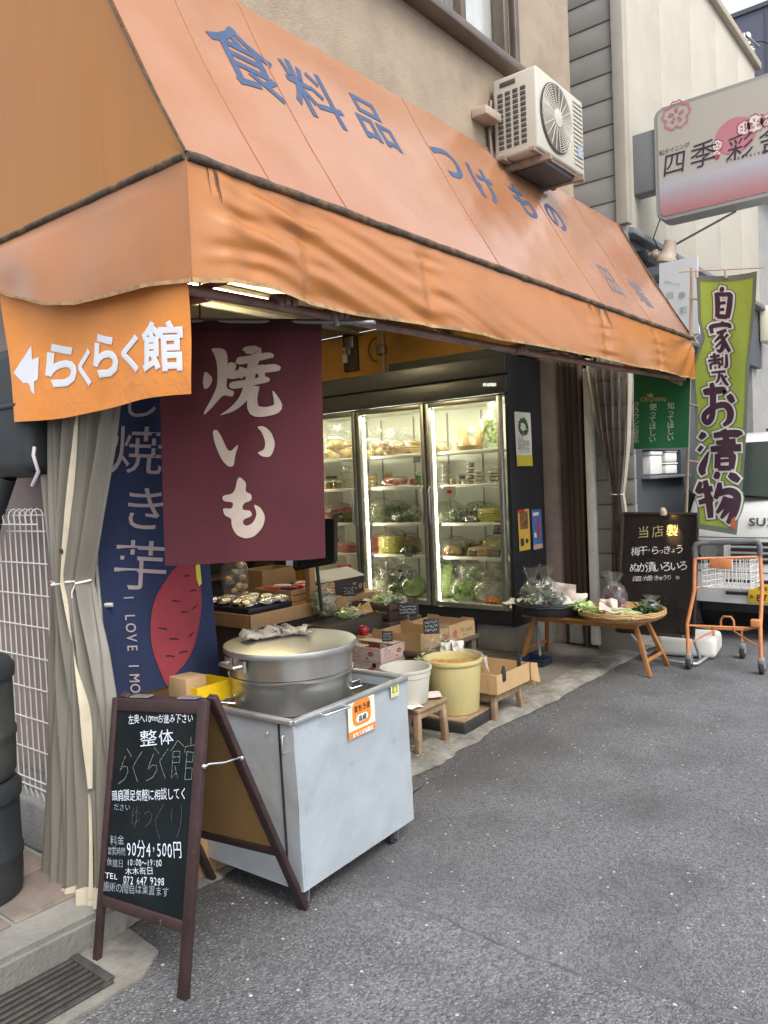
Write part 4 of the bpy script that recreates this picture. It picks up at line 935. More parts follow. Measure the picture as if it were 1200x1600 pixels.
q = MB(); q.tube([(6.73, c_.y-.01, 3.19), (6.73, c_.y-.01, 2.6)], .016, 8); q.build('conduit', M_TRIMW, t)
q = MB(); q.tube([(6.7, c_.y+.05+.12*math.sin(a*.35), c_.z+.02+.13*math.cos(a*.35)) for a in range(10)], .006, 6); q.build('wire', M_BLACK, t)
# ================================================================== SWEET POTATO STEEL CART AND POT
M_GALV = mat('grey_blue_steel', (.48, .535, .58), .38, .4, var=.06, vscale=3, dirt=[((.2, .19, .17), 2.6, .6, .8, .5), ((.3, .28, .25), 9, .62, .78, .5)], bump=(3.2, .35, .03), bump2=(30, .05))
M_RIM = mat('bare_steel', (.5, .52, .53), .35, .8, var=.12, vscale=14, dirt=((.22, .2, .17), 15, .6, .75, .5))
M_STEEL = mat('stainless', (.5, .49, .46), .3, .9, var=.12, vscale=7, stretch=(1, 1, .3), dirt=((.3, .2, .08), 5, .62, .78, .6), bump=(9, .1, .01))
M_DECK = mat('dark_deck', (.05, .05, .048), .45, .5, var=.3, vscale=8, dirt=((.13, .12, .1), 6, .5, .75, .6))
M_RUB = mat('black_rubber', (.02, .02, .02), .7)
M_CHROME = mat('chrome', (.75, .75, .75), .15, 1)
ct = thing('steel_cart', 'dented grey steel box cart with an orange shop sticker, holding the potato steamer', 'cart', (2.31, 2.33, 0))
A, B_, C_, D = V(1.965, 2.011, .085), V(2.682, 2.046, .085), V(2.655, 2.66, .085), V(1.945, 2.63, .085); H_ = V(-.012, .004, .62)
b = MB()
def wallq(p, q, tin, n=24):
    d = (q-p).normalized(); nn = V(d.y, -d.x, 0)
    b.grid(lambda u, v: p.lerp(q, u)+H_*v+nn*(.004*NZ(u*2.5, v*2.5, p.x)+.0025*NZ(u*9, v*7, p.y)-.004*math.exp(-((u-.45)/.06)**2-((v-.62)/.1)**2)), n, 20)
    b.grid(lambda u, v: p.lerp(q, u)+H_*v-nn*tin, 2, 2)
wallq(A, B_, .012); wallq(B_, C_, .012); wallq(C_, D, .012); wallq(D, A, .012)
b.poly([A, B_, C_, D]); b.build('body', M_GALV, ct, smooth=False)
b = MB(); T_ = [p+H_ for p in (A, B_, C_, D)]
for p, q in zip(T_, T_[1:]+T_[:1]): b.bar(p, q, .026, .02, bev=.004)
b.build('rim', M_RIM, ct)
b = MB(); ins = [p*1.0 for p in T_]; cen = (T_[0]+T_[2])/2
b.poly([cen+(p-cen)*.97+V(0, 0, -.045) for p in T_]); b.build('deck', M_DECK, ct)
g = A.lerp(D, .11); b = MB(); b.bar(g+V(-.003, 0, .005), g+H_+V(-.003, 0, -.012), .006, .006, up=(1, 0, 0)); b.bar(A.lerp(D, .98)+V(-.004, 0, .0), A.lerp(D, .98)+H_+V(-.004, 0, 0), .006, .02, up=(1, 0, 0)); b.build('door_gap', M_BLACK, ct)
b = MB(); g = A.lerp(D, .075)+H_*.9; b.tube([g+V(-.004, 0, .01), g+V(-.012, 0, .008), g+V(-.012, 0, -.05), g+V(-.004, .0, -.052)], .004, 6); g = A.lerp(D, .2)+H_*.92; b.tube([g+V(-.003, 0, 0), g+V(-.012, 0, -.006), g+V(-.01, .0, .012)], .003, 6); b.build('latch', M_RIM, ct)
b = MB(); p = P(505, 1117, y=2.0); q = P(543, 1105, y=2.0); b.tube([p+V(0, .02, 0), p+V(0, -.012, 0), q+V(0, -.012, .003), q+V(0, .02, .003)], .005, 8); b.build('handle', M_CHROME, ct)
dAB = (B_-A).normalized(); nAB = V(dAB.y, -dAB.x, 0)
def fplane(px_, py_): return PL(px_, py_, A+nAB*.006, nAB)
ff = frame(A, dAB, (0, 0, 1), .007)
def fuv(px_, py_): q = fplane(px_, py_)-A; return q.dot(dAB), q.z
b = MB(); (u0, v0), (u1, v1) = fuv(545, 1157), fuv(584, 1079); rect2(b, ff, u0, v0, u1, v1); stk = b.build('sticker', mat('sticker_cream', (.72, .7, .55), .5), ct)
M_STO = mat('sticker_orange', (.72, .22, .03), .5)
b = MB(); f2 = lambda a, c, e=0: ff(a, c, .001)
W_, H2 = u1-u0, v1-v0; rect2(b, f2, u0, v0, u1, v0+H2*.19)
def rrect(mb, f, cx_, cy_, w_, h_, r_, mi=0):
    pts = []
    for sx, sy, a0 in ((1, 1, 0), (-1, 1, 90), (-1, -1, 180), (1, -1, 270)):
        for k in range(6): pts.append(f(cx_+sx*(w_/2-r_)+r_*math.cos(R(a0+k*18)), cy_+sy*(h_/2-r_)+r_*math.sin(R(a0+k*18))))
    mb.poly(pts, mi)
rrect(b, f2, u0+W_*.5, v0+H2*.6, W_*.68, H2*.66, W_*.17); b.build('orange_print', M_STO, stk)
b = MB(); f3 = lambda a, c, e=0: ff(a, c, .002); rrect(b, f3, u0+W_*.5, v0+H2*.45, W_*.44, H2*.2, W_*.09); b.build('white_print', M_FOAM, stk)
b = MB(); f4 = lambda a, c, e=0: ff(a, c, .003); s_ = W_*.185
put_text(b, [('まちうま', u0+W_*.5-2*s_*.8, v0+H2*.72, s_*.9, {'w': .02, 'gap': .92}), ('高槻', u0+W_*.5-s_*.8, v0+H2*.44, s_*.82, {'w': .008})], f4); b.build('lettering', M_BLACK, stk)
b = MB(); put_text(b, [('まちうま加盟店', u0+W_*.12, v0+H2*.075, W_*.115, {'w': .015, 'gap': .95})], f4); b.build('white_lettering', M_FOAM, stk)
b = MB(); (u0, v0), (u1, v1) = fuv(611, 1091), fuv(622, 1066); rect2(b, ff, u0, v0, u1, v1); s2 = b.build('small_sticker', mat('sticker_pale', (.68, .68, .5), .5), ct)
b = MB(); rect2(b, f2, lerp(u0, u1, .15), lerp(v0, v1, .3), lerp(u0, u1, .85), lerp(v0, v1, .9)); b.build('green_print', mat('print_green2', (.2, .25, .06), .7), s2)
b = MB(); f5 = lambda a, c, e=0: ff(a, c, .002); disc2(b, f5, (u0+u1)/2, lerp(v0, v1, .55), (u1-u0)*.2, 10, (v1-v0)*.22); rect2(b, f5, lerp(u0, u1, .15), lerp(v0, v1, .1), lerp(u0, u1, .85), lerp(v0, v1, .22)); b.build('yellow_print', mat('print_yellow', (.6, .52, .05), .8), s2)
for p in (A+V(.07, .055, 0), B_+V(-.07, .05, 0), D+V(.07, -.08, 0), C_+V(-.08, -.08, 0)):
    c = MB(); c.box((p.x, p.y, .081), (.07, .06, .006)); c.bar((p.x-.018, p.y-.02, .08), (p.x-.028, p.y-.02, .03), .004, .03, up=(0, 1, 0)); c.bar((p.x-.018, p.y+.02, .08), (p.x-.028, p.y+.02, .03), .004, .03, up=(0, 1, 0)); k_ = c.build('caster', M_RIM, ct)
    c = MB(); c.lathe([(.012, -.013), (.026, -.013), (.028, -.008), (.028, .008), (.026, .013), (.012, .013)], (p.x-.025, p.y, .03), 18, M=Matrix.Rotation(R(90), 3, 'X')); c.build('wheel', M_RUB, k_)
# --- steamer
PC = V(2.285, 2.35, 0); PR = .262
pot = thing('steamer_pot', 'wide two tier stainless steamer pot with a flat lid set in the steel cart', 'pot', (PC.x, PC.y, .66))
b = MB(); b.lathe([(PR*.94, .662), (PR*.95, .76), (PR*.97, .782), (PR*.985, .79), (PR*.985, .797), (PR*.93, .797)], PC, 72); b.build('lower_pot', M_STEEL, pot)
b = MB(); b.lathe([(PR*.95, .797), (PR*.965, .80), (PR*.965, .885), (PR*1.0, .89), (PR*1.0, .897), (PR*.93, .898)], PC, 72); b.build('upper_ring', M_STEEL, pot)
M_LID = mat('lid_metal', (.43, .43, .42), .33, .85, var=.1, vscale=5, dirt=((.3, .24, .14), 4, .6, .8, .5), bump=(5, .12, .02))
b = MB(); b.lathe([(PR*1.045, .886), (PR*1.05, .9), (PR*1.04, .908), (PR*.98, .911), (PR*.5, .918), (0, .92)], PC, 72); b.build('lid', M_LID, pot)
vd = V(_F.x, _F.y, 0).normalized(); vr = V(CR.x, CR.y, 0).normalized()
b = MB(); c_ = PC-vr*PR*.76-vd*PR*.63; o_ = (c_-PC).normalized(); tn = V(-o_.y, o_.x, 0)
b.tube([c_+tn*.055+V(0, 0, .855)+o_*-.006, c_+tn*.055+V(0, 0, .855)+o_*.035, c_-tn*.055+V(0, 0, .855)+o_*.035, c_-tn*.055+V(0, 0, .855)-o_*.006], .009, 8)
for s in (-1, 1): b.box(c_+tn*.055*s+V(0, 0, .855)-o_*0, (.012, .04, .045), math.atan2(o_.y, o_.x))
b.build('side_handle', M_STEEL, pot)
for k, a_ in enumerate((-.985, .97)):
    c_ = PC+vr*PR*.95*(1 if a_ > 0 else -1)*.93-vd*PR*(.45 if k == 0 else -.1); o_ = (c_-PC).normalized(); tn = V(-o_.y, o_.x, 0); q = MB()
    q.tube([c_+tn*.05+V(0, 0, .70), c_+tn*.05+o_*.05+V(0, 0, .712), c_-tn*.05+o_*.05+V(0, 0, .712), c_-tn*.05+V(0, 0, .70)], .0055, 8); q.build('wire_handle', M_CHROME, pot)
# work gloves on the lid
M_GLOVE = mat('grubby_cotton', (.52, .46, .37), .95, var=.3, vscale=30, dirt=((.07, .05, .04), 16, .5, .64, .85), bump=(220, .5))
for k, (px_, py_, rz, lb) in enumerate(((417, 992, 25, 'grubby cotton work glove lying crumpled on the pot lid, the one nearer the lid rim'), (452, 987, -12, 'grubby cotton work glove with dark cuff in the middle of the pot lid'))):
    c_ = P(px_, py_, z=.93); t = thing('work_glove', lb, 'glove', (c_.x, c_.y, .919)); rr = Matrix.Rotation(R(rz)+math.atan2(CR.y, CR.x), 3, 'Z'); q = MB()
    def gl(u, v, ln=.13, wd=.055, k=k):
        a = u*6.283; t_ = v; wv = wd*(.55+.45*math.sin(min(1, t_*1.3+.15)*math.pi*.8))*(1 if t_ < .9 else .7)
        p_ = V((t_-.5)*ln, math.cos(a)*wv, max(0.001, .012+math.sin(a)*.014+.011*NZ(t_*7+k*5, math.cos(a)*2, k)+.008*abs(NZ(t_*16, a*1.2, k+3)))); return V(c_.x, c_.y, .92)+rr @ p_
    q.grid(gl, 28, 24)
    for j in range(4):
        y = -.036+j*.024; q.tube([V(c_.x, c_.y, .92)+rr @ V(-.06, y*.8, .016), V(c_.x, c_.y, .92)+rr @ V(-.09, y*1.1, .024+.006*(j % 2)), V(c_.x, c_.y, .92)+rr @ V(-.118+.012*abs(j-1.5), y*1.3, .014)], .012, 8, radii=[.013, .0125, .0085])
    q.tube([V(c_.x, c_.y, .92)+rr @ V(-.01, .04, .016), V(c_.x, c_.y, .92)+rr @ V(-.04, .068, .022), V(c_.x, c_.y, .92)+rr @ V(-.065, .08, .014)], .012, 8, radii=[.014, .0125, .009]); q.build('glove', M_GLOVE, t)
    q = MB(); q.grid(lambda u, v: V(c_.x, c_.y, .921)+rr @ V(.055+v*.035, .045*math.cos(u*6.28)*(1+.15*math.sin(u*18)), max(.001, .018+.018*math.sin(u*6.28)+.006*math.sin(u*15+v*3))), 30, 4); q.build('cuff', M_GLOVE, t)

# ================================================================== CHALK A-BOARD
M_BROWNP = mat('brown_paint', (.036, .017, .017), .5, var=.3, vscale=14, dirt=((.38, .26, .15), 22, .68, .74, .7), bump=(30, .15))
M_BOARD = mat('blackboard', (.006, .010, .012), .5, var=.4, vscale=4, spec=.18, dirt=((.03, .028, .026), 2.4, .5, .8, .8))
M_PLY = mat('plywood', (.3, .17, .06), .7, var=.2, vscale=5, stretch=(1, 1, .15), dirt=((.16, .09, .03), 3, .5, .8, .6))
ab = thing('chalk_a_board', 'brown wooden A-frame blackboard with white chalk writing before the steel cart', 'sign board', (1.65, 2.22, 0))
fr0, fl0, br0, bl0 = V(1.421, 1.998, 0), V(1.372, 2.392, 0), V(1.998, 2.048, 0), V(1.945, 2.50, 0)
tr, tl = P(319, 1094, x=1.53), P(183, 1090, x=1.478)
fx = (tr+fr0-tl-fl0).normalized(); fy = ((tr+tl)/2-(fr0+fl0)/2).normalized(); fn = fx.cross(fy)   # fn faces the street viewer
if fn.x > 0: fn = -fn
b = MB(); b.bar(fr0, tr, .036, .022, up=fn, bev=.003); b.bar(fl0, tl, .024, .022, up=fn, bev=.003)
mid = lambda t, s: (fr0.lerp(tr, t)).lerp(fl0.lerp(tl, t), s)
b.bar(mid(.975, .03), mid(.975, .97), .04, .02, up=fn, bev=.003); b.bar(mid(.235, .03), mid(.235, .97), .036, .02, up=fn, bev=.003); b.build('front_frame', M_BROWNP, ab)
b = MB(); b.prism([mid(.25, .04)-fn*.004, mid(.96, .04)-fn*.004, mid(.96, .96)-fn*.004, mid(.25, .96)-fn*.004], fn*.008); b.build('blackboard', M_BOARD, ab)
b = MB(); o = tr+V(.03, 0, .005); o2 = tl+V(.03, 0, .005); bn = ((br0-o).cross(o2-o)).normalized()
b.bar(br0, o, .034, .022, up=bn, bev=.003); b.bar(bl0, o2, .034, .022, up=bn, bev=.003); mb_ = lambda t, s: (br0.lerp(o, t)).lerp(bl0.lerp(o2, t), s)
b.bar(mb_(.3, .03), mb_(.3, .97), .034, .02, up=bn, bev=.003); b.bar(mb_(.97, .03), mb_(.97, .97), .034, .02, up=bn, bev=.003); b.build('rear_frame', M_BROWNP, ab)
b = MB(); b.prism([mb_(.31, .04), mb_(.96, .04), mb_(.96, .96), mb_(.31, .96)], bn*.006); b.build('rear_panel', M_PLY, ab)
b = MB(); p = mid(.78, 0)-fx*-.006+V(.0, -.016, 0); q = mb_(.745, 0)+V(0, -.016, 0)
b.tube([p, p.lerp(q, .08)+V(0, -.006, .006), p.lerp(q, .5)+V(0, -.006, .0), p.lerp(q, .92)+V(0, -.006, .006), q], .0035, 6); b.ico(p, .009, 2); b.ico(q, .009, 2); b.build('stay_hook', M_CHROME, ab)
b = MB(); b.bar(mid(1.0, .1)+V(.015, 0, .004), mid(1.0, .3)+V(.015, 0, .004), .03, .004, up=(0, 0, 1)); b.bar(mid(1.0, .65)+V(.015, 0, .004), mid(1.0, .85)+V(.015, 0, .004), .03, .004, up=(0, 0, 1)); b.build('hinge', M_RIM, ab)
# chalk writing: work in photo pixels on the board plane
bo = mid(.5, .5); ux = -fx if (-fx).dot(CR) > 0 else fx
uy = fy
def bpt(px_, py_): q = PL(px_, py_, bo+fn*.004, fn)-bo; return q.dot(ux), q.dot(uy)
fb = lambda a, c, e=0: bo+ux*a+uy*c+fn*.0065
def chalk(lines, m, name):
    q = MB()
    for (s_, xa, ya, xb, yb, szpx, wt, xs) in lines:
        (a0, c0), (a1, c1) = bpt(xa, ya), bpt(xb, yb); sz = szpx*.00182; n_ = len(s_); rot = math.atan2(c1-c0, a1-a0); L_ = math.hypot(a1-a0, c1-c0)
        rn = random.Random(n_+int(xa)); nat = sum((.45 if ch == ' ' else (1.0 if ord(ch) > 0x2000 else .56)) for ch in s_)*sz; xs_ = L_/nat; x = 0
        for ch in s_:
            wch = (.45 if ch == ' ' else (1.0 if ord(ch) > 0x2000 else .56))*sz*xs_
            if ch != ' ':
                u = x+wch/2; jy = rn.uniform(-.05, .05)*sz
                put_text(q, [(ch, a0+u*math.cos(rot)-jy*math.sin(rot), c0+u*math.sin(rot)+jy*math.cos(rot), sz*rn.uniform(.93, 1.07), {'w': wt, 'xs': xs_*(1 if ord(ch) > 0x2000 else 1.0), 'rot': math.degrees(rot)+rn.uniform(-4, 4), 'sh': rn.uniform(-.06, .1)})], fb)
            x += wch
    q.build(name, m, ab)
chalk([('左奥へ10mmお進み下さい', 190, 1115, 289, 1126, 17, 0, 1), ('整', 209, 1148, 236, 1150, 30, 0, 1), ('体', 237, 1151, 262, 1153, 30, 0, 1), ('頭肩腰足気軽に相談してく', 172, 1233, 287, 1246, 21, .0, 1), ('90分4,500円', 200, 1323, 286, 1336, 34, 0, 1),
       ('10:00〜19:00', 202, 1344, 256, 1353, 16, 0, 1), ('木木祝日', 200, 1358, 244, 1364, 14, 0, 1), ('072 647 9298', 198, 1371, 262, 1384, 19, 0, 1), ('TEL', 170, 1360, 190, 1366, 15, 0, 1)], chalkmat('chalk_bright', (.7, .76, .85)), 'chalk_writing')
def scribble(strokes, m, name, wd=.0021):
    q = MB()
    for st_ in strokes: stroke2(q, fb, [bpt(150+x/4.211, 1080+y/4.211) for x, y in st_], wd)
    q.build(name, m, ab)
scribble([[(170, 340), (190, 372), (205, 402)], [(166, 390), (150, 440), (135, 482)], [(135, 482), (160, 456), (182, 466), (188, 500), (170, 545), (130, 572)], [(270, 375), (240, 425), (218, 472), (236, 525), (255, 577)],
  [(345, 355), (362, 380), (382, 405)], [(346, 400), (330, 450), (315, 500)], [(315, 500), (345, 475), (370, 482), (374, 512), (352, 556), (310, 577)], [(437, 380), (410, 420), (388, 457), (408, 515), (432, 577)],
  [(495, 330), (478, 362), (455, 397)], [(495, 330), (514, 350), (537, 376)], [(470, 402), (471, 490), (471, 582), (502, 545)], [(470, 402), (516, 406), (515, 482), (470, 476)], [(471, 440), (515, 443)], [(488, 500), (498, 540), (512, 586)],
  [(580, 320), (581, 370)], [(545, 420), (547, 381), (622, 375), (615, 412)], [(560, 412), (559, 520), (558, 602)], [(560, 416), (601, 426), (600, 490), (560, 482)], [(559, 525), (601, 530), (600, 606), (558, 602)]], chalkmat('chalk_green', (.2, .26, .22)), 'pale_chalk_writing')
chalk([('ださい', 176, 1252, 202, 1257, 14, 0, 1), ('料金', 174, 1304, 196, 1308, 18, 0, 1), ('営業時間', 171, 1321, 199, 1327, 16, 0, 1), ('休館日', 171, 1339, 197, 1346, 16, 0, 1), ('施術の間自は業置ます', 168, 1378, 270, 1401, 18, 0, 1)], chalkmat('chalk_mid', (.3, .35, .4)), 'dim_chalk_writing')
scribble([[(240, 745), (234, 800), (238, 862)], [(238, 800), (258, 772), (280, 790), (280, 835), (248, 858)], [(262, 735), (264, 810), (256, 885)], [(310, 797), (340, 785), (362, 805), (355, 855), (318, 892)], [(435, 745), (405, 805), (385, 850), (402, 925), (425, 990)], [(490, 790), (486, 830), (492, 872)], [(545, 765), (553, 840), (550, 920), (532, 990)]], chalkmat('chalk_ghost', (.1, .1, .095)), 'rubbed_chalk_writing', .0019)

# ================================================================== CLOTH: BANNERS, CURTAINS, FLAGS
M_MAROON = mat('maroon_cloth', (.075, .013, .02), .9, var=.12, vscale=4, bump=(280, .3))
M_OFFW = mat('offwhite_print', (.42, .35, .29), .9, var=.08, vscale=12)
M_NAVY = mat('navy_cloth', (.016, .026, .075), .9, var=.15, vscale=4, bump=(260, .3))
M_ROD = mat('grey_rod', (.25, .24, .25), .4, .5)
# maroon banner, square to nothing: hung from a rod that crosses the corner of the awning frame
mc = CC+_F*2.85
def mpx(px_, py_): return PL(px_, py_, mc, V(_F.x, _F.y, 0).normalized())
mb0 = thing('maroon_banner', 'maroon cloth banner reading roast potato in big pale brush characters', 'banner', tuple(mpx(380, 500)))
def msurf(px_, py_, e=0):
    q = mpx(px_, py_); s = (py_-500)/380
    return q-V(_F.x, _F.y, 0).normalized()*(.018*math.sin(px_*.03+1+s)*s+.007*math.sin(px_*.062+py_*.012)+.006*NZ(px_*.012, py_*.012)+e)
b = MB(); b.grid(lambda u, v: msurf(lerp(lerp(246, 258, v), lerp(502, 508, v), u), lerp(503-5*u, lerp(884, 872, u)+1.5*math.sin(u*9), v)), 40, 50); b.build('cloth', M_MAROON, mb0)
b = MB()
b2_ = MB(); b2_.grid(lambda u, v: msurf(lerp(246, 503, u), lerp(503-5*u, 522-5*u, v), .003), 30, 2); b2_.build('rod_sleeve', mat('dark_maroon', (.04, .009, .016), .9), mb0)
zc_ = lambda pts: [(300+x/3.556, -(450+y/3.556)) for x, y in pts]
f = lambda a, c, e=0: msurf(a, -c, .0025+e)
for pts in ([(110, 792), (135, 785), (158, 820), (204, 918), (264, 862), (240, 930), (234, 988), (205, 996), (165, 960), (125, 872)], [(362, 772), (402, 768), (442, 800), (466, 870), (440, 940), (395, 938), (364, 916), (404, 900), (412, 860), (392, 802)],
  [(258, 1042), (306, 1080), (300, 1132), (335, 1145), (336, 1180), (290, 1195), (282, 1232), (330, 1235), (340, 1265), (290, 1285), (288, 1308), (310, 1322), (345, 1302), (366, 1255), (345, 1198), (386, 1220), (411, 1270), (396, 1330), (350, 1380), (300, 1391), (250, 1370), (222, 1320), (222, 1280), (180, 1265), (165, 1222), (224, 1228), (232, 1190), (170, 1186), (163, 1155), (238, 1140)],
  [(72, 458), (118, 500), (102, 545), (70, 568), (60, 520)], [(104, 335), (178, 335), (198, 372), (196, 480), (188, 558), (236, 572), (226, 606), (172, 592), (130, 642), (66, 710), (66, 690), (112, 610), (142, 540), (140, 420), (126, 372)], [(202, 408), (246, 418), (242, 452), (196, 512), (190, 470)]): shape2(b, f, zc_(pts), 2)
def bz(pts, k): brush(b, f, [(300+x/3.556, -(450+y/3.556), w_/3.556) for x, y, w_ in pts], .0003*k)
bz([(290, 350, 20), (300, 345, 42), (366, 352, 50), (340, 420, 58), (322, 520, 50), (318, 545, 40)], 1); bz([(244, 402, 16), (262, 404, 42), (350, 392, 40), (430, 378, 34), (456, 384, 14)], 2); bz([(200, 486, 14), (222, 484, 42), (340, 462, 42), (460, 446, 42), (492, 452, 18)], 3)
bz([(280, 440, 34), (262, 500, 38)], 4); bz([(384, 430, 36), (392, 500, 38)], 5); bz([(206, 540, 14), (230, 540, 40), (330, 526, 38), (412, 512, 34), (434, 516, 12)], 6)
bz([(318, 540, 56), (290, 610, 50), (230, 668, 30), (158, 705, 4)], 7); bz([(348, 545, 62), (338, 620, 58), (350, 680, 66), (410, 690, 52), (470, 672, 50), (478, 640, 40), (452, 575, 6)], 8); b.build('lettering', M_OFFW, mb0)
b = MB(); b.tube([mpx(250, 500), mpx(584, 504)], .009, 8); p = mpx(527, 503); b.tube([p+V(0, 0, -.014), p+V(-.01, 0, .03)], .013, 8); b.tube([mpx(584, 504), P(586, 503, y=1.92)], .008, 6); b.build('rod', M_ROD, mb0)
b = MB(); b.tube([mpx(312, 500), mpx(312, 440)], .004, 6); b.build('hanging_cord', mat('brown_cord', (.16, .1, .05), .9), mb0)
# navy banner behind
nbn = thing('navy_banner', 'navy cloth banner with a red sweet potato picture beside the gathered vinyl curtain', 'banner', (1.95, 2.66, .74))
def nsurf(px_, py_, e=0):
    q = P(px_, py_, y=2.66); return q-V(.0, .014*math.sin(q.x*13+q.z*1.5)+.007*math.sin(q.x*31+q.z*3)+e, 0)
def nleft(py_): return interp([(560, 182), (640, 180), (760, 166), (880, 158), (1000, 168), (1088, 182)], py_)
def nright(py_): return interp([(560, 330), (885, 330), (1055, 346), (1100, 348)], py_)
b = MB(); b.grid(lambda u, v: (lambda y_: nsurf(lerp(nleft(y_), nright(y_), u), y_))(lerp(565, lerp(1090, 1056, u), v)), 40, 50); b.build('cloth', M_NAVY, nbn)
b = MB(); f = lambda a, c, e=0: nsurf(a, -c, .0025); o = {'w': .0, 'rot': -3}
put_text(b, [('し', 215, -626, 62, o), ('焼', 211, -704, 80, o), ('き', 224, -795, 76, o), ('芋', 219, -884, 84, o)], f, sub=1)
pts_ = 'I LOVE IMO'; y_ = 934
for ch in pts_:
    if ch == ' ': y_ += 12; continue
    put_text(b, [(ch, 201+(y_-934)*.085, -y_, 19, {'w': .012, 'rot': -86})], lambda a, c, e=0: nsurf(a, -c, .005)); y_ += 16 if ch != 'I' else 19
b.build('lettering', mat('mauve_print', (.36, .3, .31), .9), nbn)
pot_ = [(268, 884), (300, 872), (312, 900), (318, 930), (316, 965), (303, 1003), (284, 1036), (268, 1056), (261, 1075), (254, 1060), (247, 1043), (237, 1018), (233, 985), (236, 950), (245, 925), (256, 905)]
def smooth_closed(p, it=2):
    for _ in range(it):
        o_ = []
        for i in range(len(p)): a, c = p[i], p[(i+1) % len(p)]; o_ += [(a[0]*.75+c[0]*.25, a[1]*.75+c[1]*.25), (a[0]*.25+c[0]*.75, a[1]*.25+c[1]*.75)]
        p = o_
    return p
b = MB(); sp = smooth_closed(pot_); cx_, cy_ = 277, 965; ring = [[b.bm.verts.new(nsurf(cx_+(x-cx_)*k/4, cy_+(y-cy_)*k/4, .004)) for x, y in sp] for k in range(5)]
for k in range(4):
    for i in range(len(sp)):
        j = (i+1) % len(sp); b.bm.faces.new((ring[k][i], ring[k][j], ring[k+1][j], ring[k+1][i]))
b.build('potato_print', mat('potato_red', (.26, .035, .045), .9, var=.12, vscale=6), nbn)
b = MB(); f = lambda a, c, e=0: nsurf(a, -c, .006)
for x, y, r_ in ((290, 900, 0), (302, 923, 5), (270, 939, -4), (283, 956, 3), (304, 949, 30), (252, 982, -8), (295, 991, 32), (268, 998, 0), (263, 1025, -3), (281, 1018, 12)):
    a_ = R(r_); stroke2(b, f, [(x-6*math.cos(a_), -y-6*math.sin(a_)), (x, -y+.8), (x+6*math.cos(a_), -y+6*math.sin(a_))], 2.2)
b.build('dark_print', M_BLACK, nbn)
b = MB(); b.poly([f(*p) for p in ((307, -884), (314, -880), (317, -912), (313, -916), (309, -905))]); b.build('yellow_print', mat('print_yellow', (.6, .52, .05), .8), nbn)
b = MB(); q = P(157, 960, y=2.7); b.tube([(q.x, 2.7, .13), (q.x, 2.7, 2.2)], .011, 8); b.tube([(q.x, 2.7, 2.0), (q.x+.6, 2.68, 2.02)], .006, 6); b.tube([P(158, 945, y=2.7)+V(0, -.01, 0), P(176, 945, y=2.66)], .009, 6); b.build('pole', mat('white_pole', (.66, .66, .62), .4), nbn)
# orange cloth sign under the end valance
os_ = thing('arrow_cloth_sign', 'orange cloth sign with a white arrow hung under the awning end', 'cloth sign', (1.42, 2.33, 1.82))
def osurf(px_, py_, e=0):
    q = P(px_, py_, x=1.472); return q+V(-e-.010*math.sin(q.y*6.5+1.2)-.005*math.sin(q.y*17+q.z*9)-.008*NZ(q.y*3, q.z*5), 0, 0)
b = MB(); b.grid(lambda u, v: osurf(lerp(lerp(2, 27, v), lerp(296, 302, v), u), lerp(lerp(428, 400, u), lerp(658, 618, u)+5*math.sin(u*5.5+.3), v)), 50, 30); M_OCL = mat('orange_cloth', (.70, .25, .045), .6, var=.08, vscale=3, dirt=((.25, .12, .05), 4, .6, .8, .6), bump=(6, .3, .03), bump2=(180, .15)); b.build('cloth', M_OCL, os_)
b = MB(); f = lambda a, c, e=0: osurf(a, -c, .0025); o = {'w': .038, 'rot': 3}
put_text(b, [('ら', 93, -571, 76, dict(o, xs=.78)), ('く', 131, -574, 62, dict(o, xs=.6)), ('ら', 164, -556, 76, dict(o, xs=.68)), ('く', 207, -553, 62, dict(o, xs=.85)), ('館', 260, -543, 80, dict(o, xs=.82, w=.03))], f, sub=1)
shape2(b, f, [(24, -583), (50, -540), (53, -562), (63, -558), (63, -593), (58, -597), (59, -617)], 0); b.build('lettering', mat('white_lettering', (.68, .7, .74), .7), os_)
# gathered vinyl curtain at the near corner
M_VINYL = mat('grey_vinyl', (.215, .2, .168), .38, var=.1, vscale=4, stretch=(1, 1, .25), dirt=((.12, .108, .085), 2.2, .45, .75, .7), transl=.25, bump=(14, .1))
M_VHEM = mat('cream_hem', (.47, .42, .31), .6, var=.15, vscale=20, dirt=((.25, .21, .14), 10, .5, .75, .6))
gc = thing('gathered_curtain', 'grubby grey vinyl curtain gathered with white cord at the near awning corner', 'curtain', (1.43, 2.62, .13))
cl = [(560, 50, 190), (640, 50, 184), (700, 57, 176), (800, 73, 158), (870, 87, 146), (908, 94, 140), (950, 90, 148), (1020, 82, 164), (1100, 76, 178), (1250, 72, 186), (1412, 64, 192)]
CXP = 1.60
def csurf(u, v):
    y_ = lerp(560, 1412, v); l = interp([(a, c) for a, c, d in cl], y_); r_ = interp([(a, d) for a, c, d in cl], y_)
    wd = r_-l; q = P(lerp(l, r_, u), y_+4*math.sin(u*20)*(v > .97), x=lerp(CXP, 1.452, v**1.3)); tight = 1-min(1, abs(y_-908)/420)
    amp = .014+.018*tight; fo = math.sin(u*math.pi*2*5.2+1.2*math.sin(v*5)+.8*NZ(u*3, v*2))+.4*math.sin(u*math.pi*2*13+v*3)
    bulge = -.03*math.sin(u*math.pi)*(.6+.6*tight)
    return q+V(fo*amp*(.5+.5*math.sin(u*math.pi)**.5)+bulge, 0, 0)
b = MB(); b.grid(csurf, 150, 90); b.build('curtain', M_VINYL, gc)
